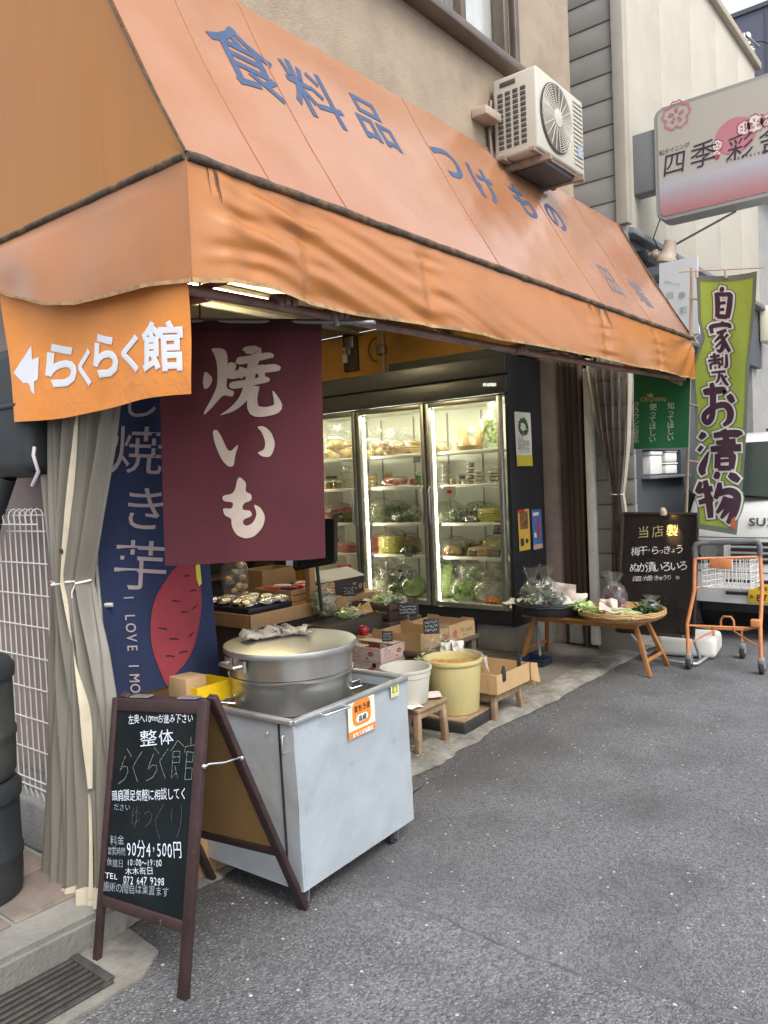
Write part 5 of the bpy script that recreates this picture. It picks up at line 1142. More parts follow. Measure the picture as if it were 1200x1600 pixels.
b = MB(); b.grid(lambda u, v: csurf(.64+.045*u+.09*math.sin((v-.38)*4.2)*(v > .38)*(v < .8)+.012*math.sin(v*9), lerp(.03, .985, v))+V(-.012, 0, 0), 6, 80); b.build('front_hem', M_VHEM, gc)
b = MB(); b.grid(lambda u, v: csurf(u, .965+.036*v)+V(-.005, 0, 0), 150, 3); b.build('bottom_hem', M_VHEM, gc)
b = MB(); loop = [csurf(k/20, (908-560)/852)+V(-.012, 0, .004*math.sin(k)) for k in range(21)]; b.tube(loop, .004, 6); e_ = loop[-4]
b.tube([e_, e_+V(-.01, .01, -.03), e_+V(-.008, .022, -.1), e_+V(-.01, .015, -.17)], .003, 6); b.build('tie_cord', mat('white_cord', (.72, .7, .62), .8), gc)
b = MB(); q = csurf(.68, (858-560)/852)+V(-.02, 0, 0); b.tube([q, q+V(-.006, 0, 0)], .009, 10); b.build('snap_button', M_BROWNP, gc)
b = MB(); b.tube([(CXP, 1.85, 2.17), (CXP, 3.1, 2.2)], .01, 8); b.build('rail', M_PIPE, gc)
# brown see-through curtain at the far end
M_BRVIN = film('brown_vinyl', (.42, .34, .29), .1, .5, .25, .07)
gc2 = thing('brown_curtain', 'see-through brown vinyl curtain tied in the middle at the far shop corner', 'curtain', (6.43, 2.62, .2))
cl2 = [(560, 918, 988), (600, 924, 986), (690, 938, 983), (750, 952, 977), (772, 957, 974), (800, 956, 978), (900, 957, 986), (985, 968, 996)]
def csurf2(u, v):
    y_ = lerp(560, 985, v); q = P(lerp(interp([(a, c) for a, c, d in cl2], y_), interp([(a, d) for a, c, d in cl2], y_), u), y_, x=6.43)
    return q+V(.03*math.sin(u*math.pi*2*5+v*3)+.012*math.sin(u*math.pi*22), 0, 0)
b = MB(); b.grid(csurf2, 90, 50); b.build('curtain', M_BRVIN, gc2)
b = MB(); b.grid(lambda u, v: csurf2(.95+.06*u, v)+V(-.006, 0, 0), 3, 50); b.grid(lambda u, v: csurf2(-.02+.04*u, v)+V(-.006, 0, 0), 2, 50); b.build('hem', M_VHEM, gc2)
b = MB(); b.tube([csurf2(k/12, .5)+V(-.02, 0, 0) for k in range(13)], .005, 6); b.build('tie_cord', mat('white_cord', (.72, .7, .62), .8), gc2)
# green banner under the far awning end
M_GREEN = mat('green_cloth', (.008, .105, .035), .85, var=.12, vscale=4, bump=(200, .2))
gb = thing('green_banner', 'dark green cloth banner with pale column writing under the far awning end', 'banner', tuple(P(1034, 590, x=6.0)))
def gsurf(px_, py_, e=0): q = P(px_, py_, x=6.0); return q+V(-e-.008*math.sin(q.y*18), 0, 0)
b = MB(); b.grid(lambda u, v: gsurf(lerp(990, lerp(1079, 1076, v), u), lerp(lerp(570, 590, u), lerp(702, 699, u), v)), 16, 14); b.build('cloth', M_GREEN, gb)
b = MB(); f = lambda a, c, e=0: gsurf(a, -c, .004)
for s_, x, y, z_, gp in (('知ってほしい', 1048, 634, 11.5, .95), ('使ってほしい', 1021, 636, 11.5, .95), ('クラウン化粧品', 995, 632, 10, 1.0)):
    for k, ch in enumerate(s_): put_text(b, [(ch, x-k*.2, -(y+k*z_*gp*.92), z_, {'w': .014})], f)
b.build('lettering', mat('pale_green_print', (.36, .42, .33), .8), gb)
b = MB(); put_text(b, [('CROWN', 1001, -624, 9.5, {'w': .01})], f); b.poly([f(*p) for p in ((1013, -620), (1011.5, -614.5), (1014.5, -617), (1017, -613), (1019, -617), (1022, -614.5), (1020.5, -620))]); b.build('gold_lettering', mat('gold_print', (.42, .33, .08), .6), gb)
b = MB(); b.tube([P(984, 566, x=6.0), P(1082, 588, x=6.0)], .008, 6); b.build('rod', M_ROD, gb)
# nobori flag on its leaning pole
M_LIME = mat('lime_cloth', (.37, .47, .075), .85, var=.1, vscale=2, bump=(200, .2), transl=.2)
M_LIMEB = mat('grey_green_edge', (.17, .19, .15), .85)
pole_x = lambda py_: lerp(5.84, 6.4, max(0, (py_-425))/560)
nf = thing('nobori_flag', 'tall lime green flag with white edged plum characters, on a leaning pole', 'flag', (6.66, 2.2, .1))
LT = [(425, 1088), (470, 1090), (500, 1091), (527, 1098), (575, 1080), (640, 1086), (750, 1087), (830, 1091)]; RT = [(425, 1183), (470, 1181), (560, 1172), (680, 1166), (760, 1160), (840, 1150)]
def flsurf(px_, py_, e=0):
    x = pole_x(py_)-.03-.014*math.sin(px_*.06+py_*.012)-.004*math.sin(px_*.12-py_*.02); q = P(px_, py_, x=x); return q+V(-e, 0, 0)
b = MB(); fg = lambda u, v: (lambda y_: flsurf(lerp(interp(LT, y_), interp(RT, y_), u), lerp(lerp(430, 424, u)+4*math.sin(u*math.pi), lerp(826, 836, u), v)))(lerp(427, 832, v))
b.grid(fg, 30, 60); b.build('cloth', M_LIME, nf)
b = MB(); g2 = lambda u, v, e=.004: fg(u, v)+V(-e, 0, 0)
b.grid(lambda u, v: g2(u, v*.022), 30, 2); b.grid(lambda u, v: g2(u, .978+.022*v), 30, 2); b.grid(lambda u, v: g2(u*.055, .022+v*.956), 2, 60); b.grid(lambda u, v: g2(1-.06+.06*u, .022+v*.956), 2, 60); b.build('border', M_LIMEB, nf)
chs = [('自', 1129, 474, 54, .85), ('家', 1126, 522, 52, .88), ('製', 1122, 573, 50, .8), ('お', 1122, 634, 80, .9), ('漬', 1127, 712, 82, 1.0), ('物', 1122, 785, 78, 1.0)]
M_PLUM = mat('plum_print', (.055, .022, .04), .85); M_WPR = mat('white_print', (.72, .7, .68), .85); M_GPR = mat('olive_print', (.12, .17, .07), .85)
NB = {
 'a': (1060, 400, 5.714, [[(398, 278, 20), (392, 300, 36), (384, 322, 22)], [(340, 330, 30), (352, 380, 38), (354, 470, 38), (348, 548, 30)], [(338, 342, 30), (400, 346, 32), (462, 346, 36), (466, 380, 40), (456, 470, 42), (440, 555, 34)], [(372, 424, 24), (425, 418, 24)], [(376, 482, 22), (412, 476, 24)], [(350, 540, 34), (438, 544, 36)],
   [(402, 585, 22), (396, 606, 34), (388, 628, 24)], [(284, 652, 22), (302, 630, 34), (380, 616, 32), (452, 618, 34), (462, 645, 24)], [(296, 650, 30), (306, 694, 26)], [(346, 690, 22), (432, 664, 26)], [(404, 684, 22), (366, 730, 24), (324, 772, 12)], [(384, 704, 26), (406, 762, 34), (398, 822, 34), (372, 852, 28), (346, 836, 12)], [(388, 764, 22), (334, 820, 14)], [(406, 742, 22), (432, 800, 30), (462, 856, 26)], [(446, 700, 22), (412, 738, 16)],
   [(286, 904, 18), (372, 890, 22)], [(268, 938, 18), (386, 922, 22)], [(322, 868, 22), (330, 916, 24), (330, 964, 20)], [(288, 964, 18), (296, 1014, 18)], [(290, 966, 18), (370, 954, 22), (366, 1004, 16)], [(396, 900, 14), (396, 982, 16)], [(432, 878, 18), (434, 984, 24), (412, 990, 10)], [(298, 1042, 16), (424, 1030, 20)], [(372, 1042, 18), (362, 1100, 20), (338, 1136, 10)], [(388, 1058, 18), (410, 1110, 24), (448, 1156, 18)], [(436, 1072, 18), (402, 1094, 12)],
   [(228, 1220, 36), (260, 1212, 52), (400, 1196, 50), (412, 1204, 30)], [(298, 1134, 30), (312, 1200, 46), (312, 1330, 46), (302, 1440, 46), (262, 1490, 40), (232, 1450, 40), (250, 1400, 42), (330, 1346, 44), (420, 1330, 48), (468, 1390, 52), (456, 1470, 46), (404, 1512, 24)], [(448, 1240, 36), (470, 1270, 50), (494, 1308, 32)]]),
 'b': (1080, 640, 4.708, [[(66, 182, 40), (92, 198, 48), (102, 208, 30)], [(58, 278, 36), (82, 296, 40)], [(132, 306, 5), (104, 376, 36), (82, 440, 46), (96, 478, 30)], [(168, 192, 32), (260, 176, 42), (352, 178, 46), (366, 190, 26)], [(240, 146, 34), (258, 200, 42), (266, 290, 38)], [(186, 244, 26), (330, 232, 36)], [(146, 292, 34), (250, 284, 44), (370, 280, 46)], [(198, 326, 36), (196, 432, 38)], [(198, 334, 34), (300, 330, 40), (306, 380, 40), (296, 436, 36)], [(214, 378, 20), (286, 372, 22)], [(200, 430, 32), (296, 430, 32)], [(172, 476, 34), (194, 484, 48), (214, 490, 30)], [(280, 476, 30), (316, 496, 50), (356, 524, 32)],
   [(74, 530, 24), (56, 584, 34), (40, 610, 18)], [(50, 604, 30), (160, 580, 38)], [(106, 520, 30), (124, 620, 42), (140, 720, 42), (146, 796, 34)], [(58, 684, 30), (164, 652, 40)], [(212, 536, 24), (206, 592, 40), (180, 656, 26)], [(196, 620, 36), (280, 598, 44), (338, 628, 50), (334, 700, 52), (306, 780, 48), (268, 836, 22)], [(258, 640, 30), (236, 700, 38), (190, 762, 18)], [(296, 650, 30), (270, 730, 40), (222, 800, 18)]])}
for nm, m_, gw, e_ in (('outline_print', M_GPR, 46, .003), ('white_print', M_WPR, 29, .0065), ('lettering', M_PLUM, 0, .0098)):
    b = MB()
    for ox, oy, sc_k, sts in NB.values():
        for i_, st in enumerate(sts):
            st = [(ox+x/sc_k, -(oy+y/sc_k), (w_*1.2+gw*sc_k/5)/sc_k) for x, y, w_ in st]
            if gw:
                (xa, ya, wa), (xb, yb_, wb) = st[0], st[1]; l = math.hypot(xa-xb, ya-yb_) or 1; k_ = gw*.09; st[0] = (xa+(xa-xb)/l*k_, ya+(ya-yb_)/l*k_, wa)
                (xa, ya, wa), (xb, yb_, wb) = st[-1], st[-2]; l = math.hypot(xa-xb, ya-yb_) or 1; st[-1] = (xa+(xa-xb)/l*k_, ya+(ya-yb_)/l*k_, wa)
            brush(b, lambda a, c, e=0, e_=e_, i_=i_: flsurf(a, -c, e_+.00004*i_), st)
    b.build(nm, m_, nf)
b = MB(); b.poly([flsurf(*p, .012) for p in ((1143, 812), (1149, 806), (1151, 828), (1142, 824))]); b.build('red_seal', mat('seal_red', (.5, .12, .06), .8), nf)
M_BEIGEP = mat('beige_pole', (.42, .34, .27), .5, var=.1)
b = MB(); b.tube([P(1081, 418, x=5.83), P(1079, 527, x=5.91), P(1073, 780, x=6.43), V(6.66, 2.2, .06)], .012, 8); b.tube([P(1060, 425, x=5.80), P(1195, 418, x=5.80)], .005, 6); b.build('pole', M_BEIGEP, nf)
b = MB()
for px_, py_ in ((1089, 428), (1134, 428)): b.tube([P(px_, py_-6, x=5.80), P(px_, py_+6, x=5.80)], .011, 6)
for py_ in (466, 632, 720): b.tube([P(1077, py_, x=pole_x(py_)-.02), P(1092, py_+2, x=pole_x(py_)-.04)], .008, 6)
b.build('flag_loop', M_BEIGEP, nf)
b = MB(); q0 = P(1078, 528, x=5.9); b.tube([q0+V(-.02, .03, 0), q0+V(-.02, -.03, .01), q0+V(.02, -.05, -.04), q0+V(.02, .03, -.02)], .005, 6); b.tube([q0+V(0, -.04, .0), q0+V(0, -.1, .03)], .004, 5); b.build('tie_cord', mat('yellowed_cord', (.5, .46, .25), .8), nf)
fbm = thing('flag_base', 'white plastic water filled flag base behind the far chalk board', 'flag base', (6.72, 2.16, 0))
b = MB(); b.box((6.72, 2.14, .095), (.4, .46, .17), .15, .045, seg=4); b.build('tank', mat('white_plastic', (.72, .72, .68), .4, var=.05), fbm)
b = MB(); b.lathe([(.03, .17), (.03, .21), (.018, .22)], (6.66, 2.2, 0), 14); b.build('socket', M_ROD, fbm)
# ================================================================== FAR CHALK BOARD
M_BFRAME = mat('dark_frame', (.03, .022, .018), .5, var=.2)
bb = thing('chalk_board', 'big dark chalkboard listing pickles with a clip lamp on top, beside the orange cart', 'sign board', (6.3, 2.2, 0))
BX = 6.28
K = [P(964, 986, x=BX-.05), P(1084, 996, x=BX-.05), P(1091, 803, x=BX+.06), P(974, 802, x=BX+.06)]
bx = (K[1]-K[0]).normalized(); by = ((K[3]+K[2])/2-(K[0]+K[1])/2).normalized(); bnn = bx.cross(by)
if bnn.x > 0: bnn = -bnn
b = MB(); b.prism(K, -bnn*.015); b.build('blackboard', mat('far_blackboard', (.02, .017, .017), .28, var=.3, vscale=3, dirt=((.05, .047, .045), 2, .5, .8, .6)), bb)
b = MB()
for p, q in zip(K, K[1:]+K[:1]): b.bar(p+bnn*.004, q+bnn*.004, .022, .016, up=bnn, bev=.003)
b.build('frame', M_BFRAME, bb)
def bbp(px_, py_): q = PL(px_, py_, K[0], bnn)-K[0]; return q.dot(bx), q.dot(by)
fbb = lambda a, c, e=0: K[0]+bx*a+by*c+bnn*.006
def chalk2(lines, m, name):
    q = MB()
    for (s_, xa, ya, xb, yb, szpx) in lines:
        (a0, c0), (a1, c1) = bbp(xa, ya), bbp(xb, yb); sz = szpx*.0043; n_ = len(s_); rn = random.Random(n_+int(xa)); rot = math.atan2(c1-c0, a1-a0)
        small = 'っょ・ゃ'; tot = sum(.55 if ch in small else 1 for ch in s_); x = 0
        for ch in s_:
            wch = (.55 if ch in small else 1)/tot; t_ = x+wch/2; x += wch; k_ = .6 if ch in small else 1
            put_text(q, [(ch, lerp(a0, a1, t_), lerp(c0, c1, t_)+rn.uniform(-.05, .05)*sz-(.12*sz if k_ < 1 and ch != '・' else 0), sz*k_*rn.uniform(.95, 1.05), {'w': .0, 'rot': math.degrees(rot)+rn.uniform(-4, 4), 'sh': .06})], fbb)
    q.build(name, m, bb)
chalk2([('梅干・らっきょう', 983, 862, 1063, 861, 18), ('ぬか漬いろいろ', 982, 888, 1070, 888, 20), ('白菜・大根・きゅうり', 986, 905, 1046, 905, 10.5), ('他', 1051, 906, 1060, 906, 7)], chalkmat('chalk_white2', (.7, .7, .7)), 'chalk_writing')
chalk2([('当店製', 989, 834, 1056, 832, 24)], chalkmat('chalk_yellow', (.46, .42, .2)), 'yellow_chalk_writing')
# clip lamp on its top edge, lit, shining down the board
lc = P(1041, 803, x=BX+.04)
cl_ = thing('clip_lamp', 'small lit black clip lamp on the top edge of the far chalkboard', 'lamp', tuple(lc))
b = MB(); b.box(lc+V(-.012, 0, .0), (.05, .03, .045), bev=.006); b.build('clamp', M_FRB, cl_)
b = MB(); b.tube([lc+V(-.02, 0, .02), lc+V(-.06, -.005, .045), lc+V(-.1, -.01, .03)], .006, 8); b.build('arm', M_FRB, cl_)
hd = lc+V(-.105, -.012, .025); b = MB(); b.lathe([(.012, .03), (.022, .02), (.028, -.022), (.024, -.022), (.019, .012), (0, .016)], hd, 16, M=Matrix.Rotation(R(-24), 3, 'Y')); b.build('head', M_BEIGEP, cl_)
b = MB(); b.ico(hd+V(.004, 0, -.012), .012, 2); b.build('bulb', mat('warm_bulb', (1, .7, .35), .5, emit=(1, .62, .25), es=30), cl_)
ld = bpy.data.lights.new('clip_lamp_beam', 'SPOT'); ld.energy = 16; ld.color = (1, .62, .28); ld.spot_size = R(40); ld.spot_blend = .9; ld.shadow_soft_size = .012
lo = bpy.data.objects.new('clip_lamp_beam', ld); COL.objects.link(lo); lo.location = hd+V(0, 0, -.026); tgt = PL(1052, 832, K[0], bnn); lo.rotation_euler = (lo.location-tgt).to_track_quat('Z', 'Y').to_euler()
# steel tube stand under it
b = MB(); z_ = .03
e1, e2 = P(1003, 1027, z=z_), P(1088, 1038, z=z_)
b.tube([e1+V(.35, 0, .0), e1+V(.02, 0, 0), e1+V(0, -.02, 0), e2+V(0, .02, 0), e2+V(.02, 0, 0), e2+V(.4, 0, 0)], .013, 8)
b.tube([e1+V(.12, -.0, 0), K[0]+V(.03, -.04, .05)], .012, 8); b.tube([e2+V(.12, 0, 0), K[1]+V(.03, .03, .05)], .012, 8); b.tube([e1+V(.3, 0, 0), e2+V(.3, 0, 0)], .011, 8); b.build('tube_stand', M_RIM, bb)
b = MB(); q = P(1069, 994, x=BX-.05); b.tube([q+bnn*.0, q+bnn*.025], .009, 10); b.build('board_knob', M_RIM, bb)

# ================================================================== ORANGE SHOPPING CART
M_ORP = mat('orange_paint', (.55, .215, .085), .45, var=.15, vscale=14, dirt=((.2, .1, .06), 18, .62, .75, .6))
M_WIRE = mat('white_wire', (.7, .7, .68), .4); M_GRIP = mat('grey_grip', (.1, .105, .115), .6); M_GPLA = mat('grey_plastic', (.2, .205, .215), .5, var=.1)
sc_ = thing('shopping_cart', 'orange framed shopping cart with a white wire basket, empty', 'shopping cart', (6.45, 1.72, 0))
cL, cR_ = P(1076, 1047, z=0), P(1190, 1055, z=0); fL, fR = P(1116, 1027, z=0), P(1160, 1030, z=0)
hL, hR = P(1085, 847, x=6.16), P(1187, 847, x=6.4); hz = (hL.z+hR.z)/2
b = MB()
lz = .13
for c_, h_, s in ((cL, hL, -1), (cR_, hR, 1)):
    b.tube([c_+V(0, 0, lz), c_+V(-.005, 0, .36), V(h_.x-.0, h_.y+.01*(-s), .62), V(h_.x, h_.y, hz-.09)], .0145, 10)
b.tube([cL+V(0, .01, .33), cL+V(.02, -.01, .345), cR_+V(.02, .01, .345), cR_+V(0, -.01, .33)], .008, 8)
b.tube([V(hL.x+.0, hL.y, .865), V(hR.x, hR.y, .865)], .010, 8)
m1, m2 = fL+V(0, 0, .24), fR+V(0, 0, .24); a1, a2 = cL+V(.02, -.06, .345), cR_+V(.02, .06, .345)
b.tube([a1, m1+V(.0, .03, 0), m1], .010, 8); b.tube([a2, m2+V(0, -.03, 0), m2], .010, 8); b.tube([m1, m2], .012, 8)
mm_ = (m1+m2)/2; b.tube([mm_+V(0, .05, 0), mm_+V(0, .05, .07), mm_+V(0, .03, .1), mm_+V(0, -.03, .1), mm_+V(0, -.05, .07), mm_+V(0, -.05, 0)], .009, 8)
b.tube([m1, fL+V(0, 0, .14)], .009, 8); b.tube([m2, fR+V(0, 0, .14)], .009, 8)
b.tube([cL+V(0, 0, .2), m1+V(-.1, -.03, .0)], .007, 8); b.tube([cR_+V(0, 0, .2), m2+V(-.1, .03, 0)], .007, 8)
b.tube([V(hL.x, hL.y, .64), V(6.7, hL.y-.06, .60), V(6.7, hR.y+.06, .60), V(hR.x, hR.y, .64)], .009, 8); b.box(cR_+V(.0, .03, .385), (.05, .07, .06), bev=.008); b.build('frame', M_ORP, sc_)
b = MB(); b.tube([V(hL.x, hL.y, hz-.11), V(hL.x, hL.y, hz-.035), V(hL.x+.003, hL.y-.012, hz-.01), V(hL.x+.005, hL.y-.045, hz), V(hR.x+.005, hR.y+.045, hz), V(hR.x+.003, hR.y+.012, hz-.01), V(hR.x, hR.y, hz-.035), V(hR.x, hR.y, hz-.11)], .021, 12)
for k in range(9): b.tube([V(hL.x+.02, lerp(hL.y, hR.y, .3+k*.05), hz+.014), V(hL.x+.02, lerp(hL.y, hR.y, .315+k*.05), hz+.018)], .008, 6)
b.build('handle', M_GRIP, sc_)
b = MB(); y0, y1 = hR.y+.03, hL.y-.03; X0_, X1_ = 6.22, 6.68; zt, zb = .855, .64
for k in range(12):
    y = lerp(y0, y1, k/11); b.tube([(X0_, y, zt), (X0_+.02, y, zb), (X1_-.03, lerp(y, (y0+y1)/2, .15), zb-.02), (X1_, lerp(y, (y0+y1)/2, .12), zt-.04)], .0028, 5)
for k in range(6):
    t_ = k/5; z = lerp(zt, zb, t_); xa = X0_+.02*t_; xb = X1_-.03*t_; i_ = .03
    b.tube([(xa, y0, z), (xb, y0+i_, z-.03), (xb, y1-i_, z-.03), (xa, y1, z)], .0032, 5, closed=True)
for k in range(1, 8):
    x = lerp(X0_, X1_, k/8); 
    for y, s in ((y0+.03*k/8, 1), (y1-.03*k/8, -1)): b.tube([(x, y, zt-.03*k/8), (x, y, zb)], .0028, 5)
    b.tube([(x, y0+.02, zb-.01), (x, y1-.02, zb-.01)], .0028, 5)
b.build('basket', M_WIRE, sc_)
b = MB(); b.box((X0_-.006, (y0+y1)/2+.03, zt-.03), (.006, .16, .075), bev=.004); b.build('plate', M_ORP, sc_)
for c_, h_ in ((cL, lz), (cR_, lz), (fL, .14), (fR, .14)):
    q = MB(); q.box(c_+V(.005, 0, .105), (.05, .045, .05), bev=.012); q.box(c_+V(.012, .02, .075), (.05, .005, .055), bev=.002); q.box(c_+V(.012, -.02, .075), (.05, .005, .055), bev=.002); k_ = q.build('caster', M_GPLA, sc_)
    q = MB(); q.lathe([(.012, -.014), (.046, -.014), (.05, -.009), (.05, .009), (.046, .014), (.012, .014)], c_+V(.02, 0, .05), 22, M=Matrix.Rotation(R(90), 3, 'X')); q.build('wheel', M_RUB, k_)

# ================================================================== WHITE VAN
M_VAN = mat('van_white', (.72, .73, .72), .28, coat=.6, var=.03, dirt=((.45, .44, .41), 2.5, .6, .8, .4))
M_VGL = mat('van_glass', (.03, .04, .037), .12, spec=.4); M_VBLK = mat('van_black_trim', (.018, .019, .02), .45); M_HEADL = mat('headlamp_glass', (.13, .13, .14), .12, .4, coat=1, var=.4, vscale=12)
VX, VY1, VW = 7.36, 2.375, 1.475; VY0 = VY1-VW; vm = (VY0+VY1)/2
vn = thing('white_van', 'small white delivery van parked facing the camera beyond the shopping cart', 'van', (9.0, vm, 0))
prof = [(0, .34), (-.01, .50), (0, .60), (.005, .78), (.015, .93), (.05, 1.10), (.13, 1.24), (.62, 1.76), (.72, 1.835), (.86, 1.875), (2.9, 1.88), (3.2, 1.84), (3.3, 1.7), (3.33, .95), (3.33, .34)]
b = MB(); rings = []
for s, ins in ((0, .05), (.03, .018), (.075, 0), (.5, -.0), (.925, 0), (.97, .018), (1, .05)):
    y = lerp(VY0, VY1, s); ring = []
    for (x, z) in prof:
        tuck = .085*max(0, (z-1.1)/.78)  # sides lean in above the belt
        yy = y+(tuck if s < .5 else -tuck if s > .5 else 0)*(1 if s in (0, 1) else .98 if s not in (.5,) else 0); nose = .09*(abs(s-.5)*2)**4*(1 if x < .9 else 0)
        cx_ = 1.65; ring.append(b.bm.verts.new((VX+(x-cx_)*(1-ins*.35)+cx_+nose, yy, .34+(z-.34)*(1-ins*.4 if z > 1 else 1))))
    rings.append(ring)
n_ = len(prof)
for A_, B2 in zip(rings, rings[1:]):
    for k in range(n_): b.bm.faces.new((A_[k], A_[(k+1) % n_], B2[(k+1) % n_], B2[k]))
b.bm.faces.new(rings[0][::-1]); b.bm.faces.new(rings[-1]); b.build('body', M_VAN, vn, smooth=True, sharp=38)
def vface(s, t_, z0=1.255, z1=1.77, off=.006):   # windscreen plane
    y = lerp(VY0+.06+.06*t_, VY1-.06-.06*t_, s); e = .09*(abs(s-.5)*2)**4
    return V(VX+lerp(.145, .63, t_)+e-off, y, lerp(z0, z1, t_)+off)
b = MB(); b.grid(lambda u, v: vface(u, v), 20, 8); b.build('windscreen', M_VGL, vn)
b = MB(); b.grid(lambda u, v: vface(u, v*.06-.02, off=.010), 20, 2); 
for s0, s1, z in ((.1, .5, .03), (.52, .9, .03)): b.tube([vface(s0, .0, off=.015), vface((s0+s1)/2, .05, off=.018), vface(s1, .09, off=.018)], .007, 6)
b.build('wiper', M_VBLK, vn)
b = MB()
for s in (0, 1):
    yy = VY0-.001 if s == 0 else VY1+.001; sg = -1 if s == 0 else 1
    for xa, xb in ((.52, 1.3), (1.4, 2.25), (2.35, 3.1)):
        q = [V(VX+xa+(0 if xa > 1 else -.2), yy-sg*.03, 1.2), V(VX+xb, yy-sg*.03, 1.2), V(VX+xb, yy-sg*.078, 1.7), V(VX+xa+(0 if xa > 1 else .12), yy-sg*.078, 1.7)]; b.prism(q, (0, sg*.012, 0))
b.build('side_window', M_VGL, vn)
fx_ = lambda z, y: VX+interp([(p[1], p[0]) for p in prof[:7]], z)+.09*(abs((y-VY0)/VW-.5)*2)**4
b = MB()
for k in range(4):
    z = .70+k*.052; b.grid(lambda u, v: V(fx_(z, lerp(vm-.33, vm+.33, u))-.006-.006*math.sin(v*3.14), lerp(vm-.33-.0*k, vm+.33+.0*k, u), z+.034*v), 14, 3)
b.build('grille_slot', M_VBLK, vn)
b = MB()
for k in range(3):
    z = .42+k*.055; b.grid(lambda u, v: V(fx_(z, lerp(vm-.38, vm+.38, u))-.006-.006*math.sin(v*3.14), lerp(vm-.38, vm+.38, u), z+.03*v), 14, 3)
b.build('bumper_slot', M_VBLK, vn)
b = MB(); b.grid(lambda u, v: V(fx_(.925, lerp(VY0+.06, VY1-.06, u))-.004, lerp(VY0+.06, VY1-.06, u), .922+.008*v), 20, 1); b.grid(lambda u, v: V(fx_(.62, lerp(VY0+.04, VY1-.04, u))-.004, lerp(VY0+.04, VY1-.04, u), .618+.008*v), 20, 1); b.build('panel_gap', M_VBLK, vn)
for sg in (-1, 1):
    b = MB(); yc = vm+sg*.54; b.grid(lambda u, v: (lambda y, z: V(fx_(z, y)-.008-.02*math.sin(u*3.14)*math.sin(v*3.14), y, z))(yc+sg*lerp(-.15, .165, u), lerp(.69, .905-.02*(1-u), v)), 12, 10); hdl = b.build('headlight', M_HEADL, vn)
    b = MB(); yb_ = yc-sg*.02; b.lathe([(.075, 0), (.06, -.012), (0, -.02)], (0, 0, 0), 20); b.bm.transform(Matrix.Translation((fx_(.8, yb_)-.034, yb_, .8)) @ Matrix.Rotation(R(-90), 4, 'Y')); b.build('reflector', M_RIM, hdl)
    b = MB(); b.box((VX+.62, vm+sg*(VW/2+.09), 1.22), (.09, .17, .24), bev=.03); b.tube([(VX+.65, vm+sg*(VW/2-.02), 1.2), (VX+.62, vm+sg*(VW/2+.05), 1.22)], .02); b.build('wing_mirror', M_VBLK, vn)
    for xw in (.62, 2.7):
        b = MB(); b.lathe([(.1, -.07), (.25, -.075), (.275, -.05), (.275, .05), (.25, .075), (.1, .07)], (VX+xw, vm+sg*(VW/2-.085), .275), 30, M=Matrix.Rotation(R(90), 3, 'X')); wh = b.build('wheel', M_RUB, vn)
        b = MB(); b.lathe([(0, -.078*sg), (.17, -.080*sg), (.18, -.06*sg)], (VX+xw, vm+sg*(VW/2-.083)+sg*.0, .275), 24, M=Matrix.Rotation(R(90), 3, 'X')); b.build('rim', M_RIM, wh)
b = MB(); b.box((VX+1.66, vm, .3), (3.1, VW-.25, .1)); b.build('underbody', M_VBLK, vn)
pz = P(1185, 928, x=VX-.02); b = MB(); pc = V(VX-.025, P(1170, 928, x=VX).y-.165, pz.z); b.box(pc, (.012, .33, .165), bev=.004); plt = b.build('number_plate', mat('plate_yellow', (.68, .43, .03), .5), vn)
fp = frame(pc+V(-.0065, 0, 0), (0, -1, 0), (0, 0, 1), .002); b = MB(); put_text(b, [('大阪', -.085, .05, .042, {'w': .01}), ('あ', -.135, -.025, .04, {'w': .01}), ('87', -.1, -.03, .085, {'w': .015})], fp); b.build('plate_lettering', M_BLACK, plt)
sc0 = P(1170, 815, x=VX+.05); fz_ = lambda a, c, e=0: V(fx_(sc0.z+c, sc0.y-a)-.008-e, sc0.y-a, sc0.z+c)
b = MB(); put_text(b, [('SUZUKI', 0, 0, .095, {'w': .03, 'xs': 1.25, 'gap': .95})], fz_); b.build('badge_lettering', mat('badge_grey', (.13, .13, .13), .4, .5), vn)

# ================================================================== AIR CONDITIONER ON ITS BRACKET
M_ACW = mat('yellowed_enamel', (.5, .475, .41), .45, var=.05, dirt=((.42, .37, .28), 3, .55, .8, .5))
ac = thing('outdoor_unit', 'ivory air conditioner unit on a rusty bracket above the orange awning', 'air conditioner', (4.39, 2.2, 3.35))
ax0, ax1, ay0, ay1, az0, az1 = 4.08, 4.69, 2.05, 2.33, 3.37, 3.825
b = MB(); b.box(((ax0+ax1)/2, (ay0+ay1)/2, (az0+az1)/2), (ax1-ax0, ay1-ay0, az1-az0), bev=.016, seg=3); b.build('casing', M_ACW, ac)
b = MB()
for i in range(4):
    for j in range(11): b.box((ax0-.001, lerp(ay0+.085, ay1-.05, i/3), lerp(az0+.06, az1-.1, j/10)), (.006, .034, .022), bev=.003)
b.box((ax0-.001, ay1-.1, az1-.045), (.006, .1, .028), bev=.004); b.build('side_vent', mat('vent_dark', (.07, .065, .06), .7), ac)
fc = V(ax0+.225, ay0-.001, (az0+az1)/2+.0); fr_ = .19
b = MB(); b.lathe([(0, 0), (fr_, 0), (fr_+.006, .004)], (0, 0, 0), 40); b.bm.transform(Matrix.Translation(fc+V(0, -.001, 0)) @ Matrix.Rotation(R(90), 4, 'X')); b.build('fan_recess', mat('fan_dark', (.09, .085, .08), .7), ac)
b = MB()
for k in range(12): b.tube([fc+V(0, -.014, 0)+V(math.cos(a*math.pi/24), 0, math.sin(a*math.pi/24))*(.045+.0128*k) for a in range(48)], .0026, 4, closed=True)
